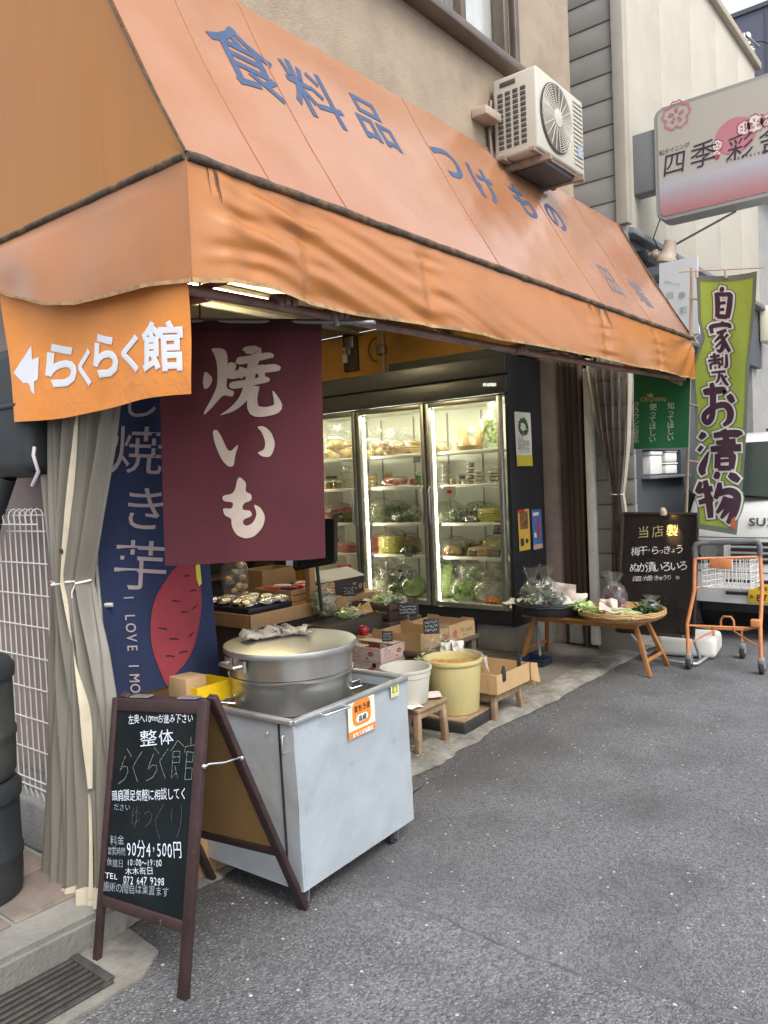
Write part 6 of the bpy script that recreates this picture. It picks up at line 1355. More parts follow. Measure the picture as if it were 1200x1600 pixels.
for k in range(20): a = k*math.pi/10; b.tube([fc+V(math.cos(a)*.04, -.015, math.sin(a)*.04), fc+V(math.cos(a+.16)*fr_, -.013, math.sin(a+.16)*fr_)], .003, 4)
b.build('fan_guard', M_ACW, ac)
b = MB(); b.lathe([(.052, 0), (.05, .006), (0, .012)], (0, 0, 0), 24); b.bm.transform(Matrix.Translation(fc+V(0, -.014, 0)) @ Matrix.Rotation(R(90), 4, 'X')); b.build('fan_boss', M_ACW, ac)
b = MB()
for k in range(15): b.box((ax1-.085, ay0-.003, lerp(az0+.05, az1-.04, k/14)), (.12, .006, .012), bev=.002)
b.build('front_rib', M_ACW, ac)
b = MB(); b.box((ax1-.08, ay0-.007, az0+.13), (.055, .004, .07)); b.build('rating_label', mat('label_bluegrey', (.3, .35, .45), .5), ac)
M_RUST = mat('rusty_bracket', (.3, .24, .19), .7, .3, var=.3, vscale=12, dirt=((.16, .07, .03), 10, .5, .7, .8))
b = MB()
for x in (ax0+.09, ax1-.09): b.bar((x, ay0-.03, az0-.03), (x, 2.36, az0-.03), .03, .03)
for y in (ay0+.03, ay1-.06): b.bar((ax0-.03, y, az0-.005), (ax1+.03, y, az0-.005), .03, .02)
b.build('bracket', M_RUST, ac)
b = MB(); b.box(((ax0+ax1)/2+.02, ay0+.13, az0-.022), (.36, .2, .03), bev=.004); b.build('drip_pan', M_SLATE, ac)
b = MB(); q = P(758, 178, y=2.3); b.box((q.x+.03, 2.31, q.z), (.17, .1, .05), bev=.006); b.build('pipe_cover', M_BEIGEP, ac)
b = MB(); b.tube([(ax0-.02, 2.33, az1-.12), (ax0-.04, 2.34, az1-.25), (ax0-.02, 2.33, az0-.1)], .014, 8); b.build('pipe', M_BRONZE, ac)

# ================================================================== PROJECTING SIGN
SX = 6.72
sg_ = thing('projecting_sign', 'white lightbox sign with pink blossoms sticking out over the street', 'sign', (SX, 1.8, 3.7))
ty, by_ = P(1022, 170, x=SX), P(1027, 345, x=SX); sw = .92; z0, z1 = by_.z-.01, P(1060, 160, x=SX).z; y1 = ty.y+.005; y0 = y1-1.32
def rr_pts(x, r_, ins): 
    o = []
    for sy, sz_, a0 in ((1, 1, 0), (-1, 1, 90), (-1, -1, 180), (1, -1, 270)):
        for k in range(7): o.append(V(x, (y0+y1)/2+sy*((y1-y0)/2-r_-ins)+r_*math.cos(R(a0+k*15)), (z0+z1)/2+sz_*((z1-z0)/2-r_-ins)+r_*math.sin(R(a0+k*15))))
    return o
b = MB(); b.prism(rr_pts(SX, .07, 0), (.2, 0, 0)); bmesh.ops.bevel(b.bm, geom=[e for e in b.bm.edges if abs((e.verts[0].co-e.verts[1].co).x) < 1e-5], offset=.012, segments=2, affect='EDGES'); b.build('cabinet', mat('sign_grey', (.36, .36, .35), .4, .3), sg_)
# printed face: colour bands that belong to the print (blue grey, then pink at the foot)
mf = bpy.data.materials.new('sign_face_print'); mf.use_nodes = True; t_ = mf.node_tree; g_ = t_.nodes.new('ShaderNodeTexCoord'); sp_ = t_.nodes.new('ShaderNodeSeparateXYZ'); t_.links.new(g_.outputs['Object'], sp_.inputs[0]); mr_ = t_.nodes.new('ShaderNodeMapRange'); t_.links.new(sp_.outputs[2], mr_.inputs[0])
mr_.inputs[1].default_value = z0-3.7+.05; mr_.inputs[2].default_value = z1-3.7-.05; cr_ = t_.nodes.new('ShaderNodeValToRGB'); t_.links.new(mr_.outputs[0], cr_.inputs[0]); e_ = cr_.color_ramp.elements
e_[0].position = 0; e_[0].color = (.41, .19, .21, 1); e_[1].position = 1; e_[1].color = (.46, .44, .39, 1)
for p_, c_ in ((.10, (.43, .28, .29)), (.2, (.42, .37, .43)), (.28, (.45, .46, .5)), (.4, (.45, .43, .38))): q_ = cr_.color_ramp.elements.new(p_); q_.color = (*c_, 1)
t_.links.new(cr_.outputs[0], t_.nodes['Principled BSDF'].inputs['Base Color']); t_.nodes['Principled BSDF'].inputs['Roughness'].default_value = .25
b = MB(); b.poly(rr_pts(SX-.004, .055, .03)); fo_ = b.build('face', mf, sg_)
def sgp(px_, py_): q = P(px_, py_, x=SX-.004); return y1-q.y, q.z
fsg = lambda a, c, e=0: V(SX-.0075, y1-a, c)
ks = 1/1235*6.37
def sgtext(items, m, name):
    q = MB()
    for ch, px_, py_, sz, o in items: a, c = sgp(px_, py_); put_text(q, [(ch, a, c, sz*ks, o)], fsg)
    return q.build(name, m, fo_)
M_INK = mat('sign_ink', (.035, .035, .06), .5); M_PINKP = mat('sign_pink', (.5, .2, .24), .5); M_PINKD = mat('sign_rose', (.4, .07, .11), .5)
sgtext([('四', 1054, 255, 40, {'sh': .12, 'xs': .95}), ('季', 1099, 241, 42, {'sh': .08}), ('彩', 1157, 229, 40, {'sh': .08}), ('舎', 1208, 216, 42, {'sh': .06})], M_INK, 'lettering')
sgtext([(c, 1034+i*8, 239-i*2.5, 9, {}) for i, c in enumerate('和ダイニング')]+[(c, 1136+i*6.2, 251-i*1.5, 8, {}) for i, c in enumerate('Shikisaisai')], M_INK, 'small_lettering')
q = MB(); a, c = sgp(1149, 212); f_ = lambda x, y, e=0: V(SX-.006, y1-x, y); disc2(q, f_, a, c, 30*ks, 32, 27*ks); q.build('pink_disc', M_PINKP, fo_)
def flower(q, px_, py_, r_, wd, f, n=5, rot=0, spk=True):
    a, c = sgp(px_, py_); r_ *= ks
    for k in range(n):
        th = rot+k*2*math.pi/n; pts = []
        for j in range(13):
            u = -1+j/6; ang = th+u*.62; rad = r_*(.42+.58*math.cos(u*1.25)**.6 if abs(u) < 1.2 else 0)*(1-.09*(abs(u) < .2)); pts.append((a+rad*math.cos(ang), c+rad*math.sin(ang)))
        stroke2(q, f, pts, wd*ks)
        for s in (-.2, 0, .2): stroke2(q, f, [(a+r_*.2*math.cos(th+s), c+r_*.2*math.sin(th+s)), (a+r_*.55*math.cos(th+s), c+r_*.55*math.sin(th+s))], wd*.55*ks)
q = MB(); fw = lambda x, y, e=0: V(SX-.0066, y1-x, y)
for px_, py_, r_ in ((1163, 200, 11), (1180, 193, 14), (1196, 188, 9), (1121, 227, 8.5), (1120, 240, 6)):
    a, c = sgp(px_, py_); disc2(q, fw, a, c, r_*.85*ks, 14)
q.build('white_petals', M_WPR, fo_)
q = MB()
for i, (px_, py_, r_) in enumerate(((1163, 200, 12), (1180, 193, 15), (1197, 188, 10), (1121, 227, 9))): flower(q, px_, py_, r_, 1.1, fsg, rot=i*.5)
a, c = sgp(1121, 245); disc2(q, fsg, a, c, 4*ks, 12)
st = [sgp(*p) for p in ((1112, 246), (1122, 238), (1129, 232))]; stroke2(q, fsg, st, 1.4*ks); st = [sgp(*p) for p in ((1192, 190), (1204, 182), (1222, 176))]; stroke2(q, fsg, st, 1.6*ks); q.build('blossom_print', M_PINKD, fo_)
q = MB(); flower(q, 1057, 180, 23, 3.0, fsg, rot=.3); q.build('corner_blossom', M_PINKP, fo_)
b = MB(); g0, g1 = P(985, 218, x=SX+.1), P(988, 312, x=SX+.1); b.box((SX+.1, (y1+RY)/2-.01, (g0.z+g1.z)/2), (.16, RY-y1+.02, .5), bev=.008); b.build('wall_bracket', M_SLATEL, sg_)
b = MB(); b.tube([P(1150, 330, x=SX+.06), P(1052, 384, x=6.85), V(6.95, RY-.01, P(1052, 384, x=6.85).z-.05)], .01, 8); b.build('stay_rod', M_ROD, sg_)
b = MB(); b.tube([V(SX+.02, y1-.02, z0+.02), P(1021, 372, x=6.7), P(1030, 392, x=6.75)], .005, 6); b.build('cable', M_BLACK, sg_)
# floodlight below
fl = P(1044, 396, x=6.78); t = thing('floodlight', 'weathered beige floodlight on the slate fascia below the blossom sign', 'lamp', tuple(fl))
q = MB(); q.lathe([(0, .105), (.05, .1), (.056, .02), (.075, -.03), (.085, -.05), (.085, -.075), (.07, -.08), (0, -.07)], fl, 20, M=Matrix.Rotation(R(14), 3, 'X')); q.build('housing', M_BEIGEP, t)
q = MB(); q.tube([fl+V(.0, .08, .0), fl+V(0, .13, .02), fl+V(.1, .3, .02)], .022, 10); q.ico(fl+V(0, .1, .01), .045, 2); q.build('joint', M_BEIGEP, t)
q = MB(); q.tube([fl+V(0, .1, .05), fl+V(0, .09, -.02), fl+V(0, 0, -.1), fl+V(0, -.08, -.03)], .008, 8); q.build('yoke', M_ROD, t)
q = MB(); q.box((fl.x+.1, RY-.05, fl.z+.02), (.24, .1, .1), bev=.008); q.build('mount', M_VBLK, t)
# pale restaurant board behind the awning end
t = thing('pale_sign_board', 'pale blue white sign board with faint writing behind the far awning end', 'sign', tuple(P(1060, 520, x=6.4)))
b = MB(); c0, c1, c2, c3 = P(1030, 412, x=6.4), P(1090, 434, x=6.4), P(1092, 545, x=6.4), P(1030, 530, x=6.4); c1 = V(c1.x, c1.y, c0.z); c2 = V(6.4, c1.y, c3.z)
b.prism([c0, c1, c2, c3], (.03, 0, 0)); b.build('board', mat('pale_board', (.55, .58, .62), .5), t)
b = MB(); f = frame(c0, (0, -1, 0), (0, 0, 1), .003)
def pu(px_, py_): q = P(px_, py_, x=6.4); return c0.y-q.y, q.z-c0.z
for ch, px_, py_, s_ in (('四', 1047, 462, 12), ('季', 1066, 462, 13), ('彩', 1068, 485, 13)): a, c = pu(px_, py_); put_text(b, [(ch, a, c, s_*.005, {})], f)
for i, ch in enumerate('和ダイニング'): a, c = pu(1041+i*4, 441+i*.8); put_text(b, [(ch, a, c, .024, {})], f)
b.build('lettering', mat('faint_grey', (.25, .28, .33), .6), t)
b = MB(); b.box((6.48, (c0.y+RY)/2, c0.z-.1), (.1, abs(RY-c0.y)+.02, .05)); b.build('bracket', M_SLATE, t)

# ================================================================== LEFT: FENCE, WALL BOX, DRUMS
fen = thing('mesh_fence', 'white wire mesh fence panel with looped top edge before the pink wall', 'fence', (1.6, 3.2, .33))
FXX = 1.6
b = MB(); fy0 = P(78, 1000, x=FXX).y; fz0, fz1 = P(75, 1248, x=FXX).z, P(60, 795, x=FXX).z; n_ = 20
for k in range(n_):
    y = fy0+.0+k*.046; b.tube([(FXX, y, fz0), (FXX, y, fz1-.02), (FXX-.006, y, fz1-.005), (FXX-.02, y+.008, fz1+.002), (FXX-.034, y+.014, fz1-.008), (FXX-.04, y+.016, fz1-.03), (FXX-.036, y+.016, fz1-.06)], .0028, 5)
    b.tube([(FXX, y, fz0), (FXX-.012, y+.006, fz0-.008), (FXX-.03, y+.012, fz0+.0), (FXX-.036, y+.014, fz0+.04)], .0028, 5)
for z in (fz1-.025, fz1-.06, fz1-.09, fz0+.03, fz0+.06, fz0-.002): b.tube([(FXX-.004-(.03 if abs(z-fz1+.06) < .001 or z < fz0 else 0), fy0-.02, z), (FXX-.004-(.03 if abs(z-fz1+.06) < .001 or z < fz0 else 0), fy0+.95, z)], .0032, 5)
for k in range(1, 8): z = lerp(fz0+.06, fz1-.09, k/8); b.tube([(FXX-.004, fy0-.02, z), (FXX-.004, fy0+.95, z)], .0028, 5)
b.build('mesh', M_WIRE, fen)
for y in (fy0-.035, fy0+.9): b = MB(); b.tube([(FXX+.03, y, .13), (FXX+.03, y, fz1+.02)], .017, 10); b.build('post', M_WIRE, fen)
b = MB(); b.box((1.64, 3.55, .22), (.2, 1.3, .21), bev=.02); tag(b.build('fence_footing', M_CONB, origin=(1.64, 3.55, .115)), 'rough grey concrete footing block under the white mesh fence', 'concrete block')
M_DKP = mat('dark_plastic', (.022, .026, .03), .55, var=.25, vscale=6)
p0, p1 = P(-40, 560, x=1.5), P(54, 742, x=1.5)
wb = thing('wall_box', 'dark rounded plastic housing mounted high on the pink wall above the mesh fence', 'wall box', (1.6, p1.y+.25, p1.z))
b = MB(); b.box((1.6, p1.y+.27, (p0.z+p1.z)/2), (.26, .54, p0.z-p1.z), bev=.05, seg=4); b.build('housing', M_DKP, wb)
b = MB(); b.box((1.6, p1.y+.27, (p0.z+p1.z)/2+.02), (.275, .5, .02), bev=.006); b.build('seam', M_FRB, wb)
b = MB(); q = P(52, 712, x=1.48); b.tube([q+V(0, -.012, .03), q+V(-.01, -.02, 0), q+V(0, -.03, -.06), q+V(.0, .02, -.11)], .007, 8); b.build('wire', mat('pale_wire', (.45, .42, .45), .5), wb)
b = MB(); q = P(14, 745, x=1.55); b.tube([q, q+V(0, .1, -.12), q+V(0, .3, -.4)], .03, 10); b.build('drain_pipe', M_DKP, wb)
for k, (z0_, lb) in enumerate(((.118, 'black round drum with a latch at the bottom of the stack by the step'), (.55, 'dark drum with a latch stacked on another drum by the step'))):
    c_ = V(1.225, 2.93, z0_); t = thing('drum', lb, 'drum', tuple(c_)); q = MB(); rd = .165
    q.lathe([(rd*.9, 0), (rd*.97, .02), (rd, .1), (rd, .14), (rd*1.03, .15), (rd*1.03, .17), (rd, .18), (rd*1.0, .36), (0, .37)], c_, 40); q.build('body', M_DKP if k == 0 else mat('drum_grey', (.045, .047, .045), .6, var=.4, vscale=5), t)
    q = MB(); q.lathe([(rd*1.05, .36), (rd*1.06, .40), (rd*.95, .425), (rd*.3, .428), (0, .43)], c_, 40); q.build('lid', M_DKP, t)
    q = MB(); a_ = c_+V(-rd*.45, -rd*.95, .37); q.box(a_, (.06, .02, .03), .45, .004); q.tube([a_+V(-.03, .0, .0), a_+V(-.04, -.02, .02), a_+V(0, -.02, .03)], .005, 6); q.build('latch', M_CHROME, t)
t = thing('grey_tub', 'ribbed grey tub with a dusty cover on top of the dark drums', 'tub', (1.2, 2.95, .985))
q = MB(); q.lathe([(.135, 0), (.15, .02), (.155, .1), (.16, .105), (.16, .12), (.155, .125), (.158, .22), (.163, .225), (.163, .24), (.158, .245), (.16, .3), (0, .3)], (1.2, 2.95, .985), 40); q.build('body', mat('grey_tub', (.13, .135, .13), .65, var=.35, vscale=6, dirt=((.26, .25, .22), 5, .5, .75, .6)), t)
q = MB(); q.lathe([(.168, .285), (.172, .3), (.16, .325), (.06, .335), (0, .335)], (1.2, 2.95, .985), 40, wob=lambda a, z: 1+.012*math.sin(a*9)); q.build('cover', mat('grey_tarp', (.2, .21, .205), .6, var=.2, vscale=5, bump=(9, .3)), t)
# ================================================================== VEGETABLE TABLE AT THE KERB
M_WOODW = mat('warm_wood', (.36, .16, .05), .5, var=.25, vscale=9, stretch=(1, 1, .3), dirt=((.2, .09, .03), 4, .5, .8, .6))
M_WOODO = mat('old_wood', (.27, .185, .11), .75, var=.3, vscale=12, dirt=[((.1, .065, .04), 5, .48, .72, .8), ((.38, .3, .2), 14, .6, .75, .4)], bump=(30, .2))
M_BAMB = mat('bamboo', (.42, .26, .11), .6, var=.25, vscale=40, dirt=((.2, .11, .05), 12, .5, .75, .6), bump=(90, .3))
M_BASK = mat('dark_wicker', (.025, .026, .03), .55, var=.4, vscale=60, bump=(120, .4))
TZ = .42
tcn = P(972, 966, z=TZ+.015); bcn = P(862, 958, x=5.86)
ft = [P(1020, 1052, z=.01), P(1044, 1036, z=.01)]; fl_ = [P(817, 1018, z=.02), P(846, 1016, z=.02)]
tb = thing('folding_table', 'low wooden folding table carrying the bamboo tray and the black wicker basket', 'table', (5.85, 2.75, .01))
y0, y1 = 2.18, 3.16; x0, x1 = 5.70, 6.02
b = MB()
for k in range(5): b.box((lerp(x0, x1, (k+.5)/5), (y0+y1)/2, TZ-.012), ((x1-x0)/5-.006, y1-y0, .018), bev=.003)
b.build('top', M_WOODW, tb)
for (yy, sp, lean) in ((2.24, 1, -.1), (3.08, 1, .13)):
    for s, (xa, xb) in enumerate(((5.76, 5.84), (5.98, 6.2))):
        q = MB(); q.bar((xa+.02, yy, TZ-.022), (xb if s else 5.78, yy+lean*(1 if s == 0 else .9), .012), .026, .034, up=(0, 1, 0), bev=.003); q.build('leg', M_WOODW, tb)
    q = MB(); q.bar((5.80, yy+lean*.72, .12), (6.13, yy+lean*.66, .12), .02, .026, bev=.003); q.build('stretcher', M_WOODW, tb)
b = MB(); b.bar((5.8, 2.24, TZ-.05), (5.8, 3.08, TZ-.05), .02, .03); b.bar((5.98, 2.24, TZ-.05), (5.98, 3.08, TZ-.05), .02, .03); b.build('apron_rail', M_WOODW, tb)
# bamboo tray
def tray(name, label, c, rd, hgt, m, seed):
    t = thing(name, label, 'basket', tuple(c)); q = MB(); wob = lambda a, z: 1+.006*math.sin(a*7+seed)+.004*math.sin(a*13)
    q.lathe([(0, .004), (rd*.86, .004), (rd*.93, hgt*.35), (rd*.99, hgt*.85), (rd*1.0, hgt), (rd*.955, hgt*.95), (rd*.9, hgt*.4), (rd*.83, .012), (0, .012)], c, 64, wob=wob); q.build('basket', m, t)
    q = MB()
    for k in range(3): q.tube([c+V(rd*(1.0+.003*k)*math.cos(a*math.pi/32), rd*(1.0+.003*k)*math.sin(a*math.pi/32), hgt-.006-.012*k+.002*math.sin(a*5+k*2)) for a in range(64)], .0075, 6, closed=True)
    q.build('rim', m, t)
    q = MB()
    for k in range(110):
        a = k*math.pi/55; q.bar(c+V(rd*.955*math.cos(a), rd*.955*math.sin(a), hgt*.3), c+V(rd*1.0*math.cos(a), rd*1.0*math.sin(a), hgt*.9), .009, .006, up=(math.cos(a), math.sin(a), 0))
    q.build('weave', m, t); return t
ctb = V(5.86, tcn.y-.0, TZ+.002); q_ = P(973, 968, x=5.86); ctb.y = q_.y
tray('bamboo_tray', 'wide round bamboo tray of green beans on the street end of the folding table', ctb, .315, .078, M_BAMB, 1)
cbk = V(5.86, P(862, 966, x=5.86).y, TZ+.002)
tray('wicker_basket', 'black round wicker basket of bagged leaves on the shop end of the folding table', cbk, .29, .11, M_BASK, 2)
# contents of the tray and basket
def on_tray(px_, py_, z): return P(px_, py_, z=z)
def heap(name, label, c, w, d, h, kind, food, seed, cat='vegetables'):
    q = contents(kind, tuple(c), w, d, h, random.Random(seed)); return tag(q.build(name, food, origin=tuple(c)), label, cat)
F_BEAN = M_FOOD('bean', (.3, .4, .12), .35); F_LEEK = M_FOOD('leek', (.5, .55, .3), .35); F_LEAF = M_FOOD('leaf', (.045, .1, .03), .4)
heap('green_beans', 'loose heap of pale green beans at the shop side of the bamboo tray', ctb+V(-.10, .17, .012), .22, .24, .075, 'sticks', F_BEAN, 1)
heap('green_beans', 'loose heap of white and green beans at the front of the bamboo tray', ctb+V(-.14, -.06, .012), .26, .22, .075, 'sticks', F_LEEK, 2)
heap('parsley', 'loose heap of dark leafy herbs at the street side of the bamboo tray', ctb+V(.04, -.16, .012), .22, .22, .1, 'leaf', F_LEAF, 3)
bag('tall clear bag of purple leaves standing at the back of the bamboo tray', tuple(ctb+V(.12, .11, .012)), .2, .18, .26, 'leaf', F_PURP, 71)
bag('small clear bag of herbs drooping over the street rim of the bamboo tray', tuple(ctb+V(.10, -.17, .03)), .16, .14, .12, 'leaf', F_LEAF, 72)
bag('shiny clear bag lying over the rims between tray and basket', tuple(ctb+V(-.12, .27, .06)), .18, .16, .07, 'leaf', F_PALE, 73)
bag('clear bag of dark leaves leaning at the shop edge of the black basket', tuple(cbk+V(-.04, .14, .015)), .22, .2, .28, 'leaf', F_DGRN, 74)
bag('pointed clear bag of broad green leaves in the middle of the black basket', tuple(cbk+V(-.05, .01, .015)), .2, .2, .30, 'leaf', F_LEAF, 75)
bag('clear bag of grey green shoots at the front of the black basket', tuple(cbk+V(-.14, .07, .015)), .2, .18, .17, 'leaf', F_GREY, 76)
bag('clear bag of dark greens at the street side of the black basket', tuple(cbk+V(-.08, -.09, .015)), .2, .2, .18, 'leaf', F_LEAF, 77)
def sheet(label, c, u, v, m=None, seed=0, name='paper_label', cat='paper', bend=.02):
    c, u, v = Vector(c), Vector(u), Vector(v); n = u.cross(v).normalized(); q = MB()
    q.grid(lambda a, e: c+u*(a-.5)+v*(e-.5)+n*(bend*NZ(a*2.3+seed, e*2.3, seed*1.7)*2), 10, 10)
    return tag(q.build(name, m or M_PAPER, origin=tuple(c)), label, cat)
M_PPINK = mat('pinkish_paper', (.62, .52, .48), .85, var=.05)
sheet('pinkish paper sheet stood up behind the greens in the black basket', cbk+V(.0, -.11, .17), (.02, -.2, -.02), (.03, -.01, .15), M_PPINK, 1)
sheet('cream paper sheet folded over the street rim of the black basket', cbk+V(-.02, -.22, .12), (.05, -.17, .0), (.11, .02, .06), M_PAPER, 2, bend=.03)
sheet('cream paper label sticking out over the shop rim of the black basket', cbk+V(-.14, .27, .1), (.04, .15, -.01), (.13, -.02, .03), M_PAPER, 3, bend=.006)
sheet('pink paper label propped between the beans on the bamboo tray', ctb+V(-.10, .07, .10), (.03, -.13, .0), (.04, .02, .11), M_PPINK, 4, bend=.03)
sheet('second creased paper label lying over the beans on the bamboo tray', ctb+V(-.18, .02, .085), (.06, -.16, -.02), (.08, .03, .05), M_PPINK, 5, bend=.03)
# things under the table
c_ = P(832, 1040, z=.014); t = thing('dustpan', 'dark blue dustpan lying on the concrete under the folding table', 'dustpan', tuple(c_))
q = MB(); q.box(c_+V(.06, 0, .012), (.16, .2, .012), bev=.004); q.box(c_+V(.14, 0, .035), (.012, .2, .06), bev=.004); q.box(c_+V(.06, .1, .03), (.16, .012, .045)); q.box(c_+V(.06, -.1, .03), (.16, .012, .045)); q.build('pan', mat('navy_plastic', (.012, .02, .045), .5), t)
q = MB(); q.tube([c_+V(.14, 0, .05), c_+V(.2, .05, .2), c_+V(.3, .12, .38)], .013, 8); q.build('handle', M_GPLA, t)
c_ = P(905, 1008, z=.02); q = MB(); q.box(c_+V(.1, 0, .11), (.2, .2, .2), .1, .012); tag(q.build('concrete_cube', M_CONB, origin=tuple(c_)), 'single grey concrete cube under the folding table', 'concrete block')

# ================================================================== STOOLS, BUCKETS, CARTONS
def stool(label, x0, x1, y0, y1, zt, slats=5):
    t = thing('wooden_stool', label, 'stool', ((x0+x1)/2, (y0+y1)/2, .012))
    q = MB(); 
    for k in range(slats): q.box(((x0+x1)/2, lerp(y0, y1, (k+.5)/slats), zt-.01), (x1-x0, (y1-y0)/slats-.008, .02), bev=.004)
    q.build('seat', M_WOODO, t)
    q = MB()
    for y in (y0+.03, y1-.03): q.box(((x0+x1)/2, y, zt-.042), (x1-x0-.05, .022, .042), bev=.003)
    for x in (x0+.03, x1-.03): q.box((x, (y0+y1)/2, zt-.044), (.022, y1-y0-.085, .04), bev=.003)
    q.build('rail', M_WOODO, t)
    for x, sx in ((x0+.025, -1), (x1-.025, 1)):
        for y, sy in ((y0+.03, -1), (y1-.03, 1)): q = MB(); q.bar((x, y, zt-.022), (x+sx*.012, y+sy*.01, .013), .036, .036, up=(0, 1, 0), bev=.004); q.build('leg', M_WOODO, t)
    return t
S1 = (3.49, 3.785, 2.60, 2.92); stool('worn wooden slat stool holding the milky white bucket', *S1, .27)
M_MILK = mat('milky_plastic', (.74, .73, .66), .4, trans=.0, transl=.35, var=.04); M_YELB = mat('yellow_plastic', (.66, .57, .27), .45, var=.08, vscale=5, transl=.2, dirt=[((.5, .36, .1), 5, .55, .8, .5), ((.5, .42, .2), 14, .6, .8, .4)], bump=(12, .1))
wc = V(3.6, 2.762, .272); t = thing('white_bucket', 'empty milky white plastic bucket standing on the worn wooden stool', 'bucket', tuple(wc))
b = MB(); b.lathe([(0, 0), (.115, 0), (.122, .008), (.138, .155), (.143, .158), (.146, .19), (.152, .193), (.152, .206), (.142, .206), (.135, .16), (.119, .012), (0, .01)], wc, 48); b.build('bucket', M_MILK, t)
yc = V(4.10, 2.77, .098); t = thing('yellow_bucket', 'big stained yellow bucket of rice bran on a black edged board', 'bucket', tuple(yc))
b = MB(); b.lathe([(0, 0), (.148, 0), (.156, .01), (.176, .30), (.186, .305), (.19, .318), (.188, .332), (.176, .333), (.168, .31), (.165, .25), (.0, .25)], yc, 56, wob=lambda a, z: 1+.008*math.sin(a*3+z*9)); b.build('bucket', M_YELB, t)
b = MB(); b.grid(lambda u, v: yc+V(.166*v*math.cos(u*6.283), .166*v*math.sin(u*6.283), .262+.022*NZ(u*6+3*v, v*5)+.012*NZ(math.cos(u*6.28)*v*9, math.sin(u*6.28)*v*9)+.02*v), 48, 14); b.build('rice_bran', mat('rice_bran', (.42, .25, .07), .95, var=.35, vscale=25, dirt=((.2, .08, .04), 12, .55, .7, .8), bump=(60, .6)), t)
b = MB(); b.grid(lambda u, v: yc+V((.193+.035*v+.012*math.sin(u*16+v*3)+.02*NZ(u*4, v*3))*math.cos(-1.15+u*1.5), (.193+.035*v+.012*math.sin(u*16+v*3)+.02*NZ(u*4, v*3))*math.sin(-1.15+u*1.5), .335-.22*v-.05*v*math.sin(u*3.1)), 40, 14)
b.grid(lambda u, v: yc+V((.168+.026*v)*math.cos(-1.15+u*1.5), (.168+.026*v)*math.sin(-1.15+u*1.5), .30+.05*math.sin(v*2.2)), 30, 6); b.build('bag_liner', film('yellow_film', (1, .95, .72), .12, .5, .2, .30), t)
t = thing('floor_board', 'square pale board with black edge under the yellow bucket', 'board', (4.10, 2.77, .012))
b = MB(); b.box((4.11, 2.775, .05), (.42, .38, .07), .06, .008); b.build('edge', mat('black_rubber_edge', (.02, .019, .018), .7, var=.3, vscale=15), t)
b = MB(); b.box((4.11, 2.775, .0895), (.395, .355, .012), .06, .003); b.build('top', M_WOODO, t)
S2 = (4.24, 4.60, 2.55, 2.90); stool('second wooden stool beyond the yellow bucket holding the clipped carton', *S2, .19)
M_CARD = mat('cardboard', (.44, .29, .145), .85, var=.07, vscale=8, dirt=((.32, .2, .1), 5, .55, .8, .5)); M_CARDI = mat('cardboard_inside', (.36, .23, .11), .9, var=.08)
def carton(name, label, x0, x1, y0, y1, z, h, m=None, cut=None, flaps=False, th=.005, cat='carton', rz=0):
    m = m or M_CARD; c = V((x0+x1)/2, (y0+y1)/2, z); t = thing(name, label, cat, tuple(c), rz); q = MB(); wx, wy = (x1-x0)/2, (y1-y0)/2
    q.box((0, 0, .003), (wx*2-.004, wy*2-.004, .005))
    for s in (-1, 1): q.box((0, s*(wy-th/2), h/2), (wx*2, th, h)); q.box((s*(wx-th/2), 0, h/2), (th, wy*2-2*th-.001, h))
    q.bm.transform(Matrix.Translation(c) @ Matrix.Rotation(rz, 4, 'Z')); q.build('walls', m, t); return t, c
t, c_ = carton('clipped_carton', 'open brown carton with its flaps held by black clips on the far stool', 4.215, 4.64, 2.525, 2.93, .192, .12)
b = MB(); b.prism([(4.64, 2.515, .312), (4.645, 2.515, .195), (4.72, 2.49, .165), (4.70, 2.50, .30)], (.0, .006, 0)); b.prism([(4.645, 2.52, .31), (4.645, 2.93, .31), (4.665, 2.94, .15), (4.665, 2.5, .15)], (.005, 0, 0)); b.build('side_flap', M_CARD, t)
for x, y, rz in ((4.30, 2.524, 0), (4.55, 2.928, 0), (4.643, 2.60, 1.57)):
    q = MB(); q.box((x, y, .30), (.032, .022, .075), rz, .006); q.box((x, y, .345), (.024, .012, .03), rz, .004); q.build('clip', M_FRB, t)
bag('clear bag of leafy greens with white labels behind the yellow bucket', (4.50, 3.10, .25), .26, .24, .24, 'leaf', F_LEAF, 81)
bag('crinkled clear bag of shoots next to the apple cartons', (4.27, 3.08, .25), .18, .2, .18, 'leaf', F_PALE, 82)
for k, (p, u, v, lb) in enumerate((((4.40, 3.03, .40), (.02, -.07, 0), (.02, .01, .08), 'white label on the leafy bag, nearer the yellow bucket'), ((4.47, 2.97, .40), (.07, -.05, 0), (.01, .01, .09), 'white label on the leafy bag, nearer the clipped carton'))): sheet(lb, p, u, v, M_PAPER, 10+k)
b = MB(); b.box((4.40, 3.10, .235), (.5, .34, .03), bev=.004); b.box((4.40, 3.10, .11), (.44, .28, .215)); tag(b.build('low_plinth', M_WOODD, origin=(4.4, 3.1, .012)), 'dark low plinth holding the leafy bags behind the buckets', 'plinth')
sheet('crumpled printed paper lying on the worn stool', (3.735, 2.70, .285), (.10, -.10, 0), (.09, .09, .004), M_PPINK, 12, bend=.004)
sheet('small cream paper hanging over the near edge of the worn stool', (3.52, 2.66, .282), (.08, -.05, -.0), (.04, .08, .002), M_PAPER, 13, bend=.004)
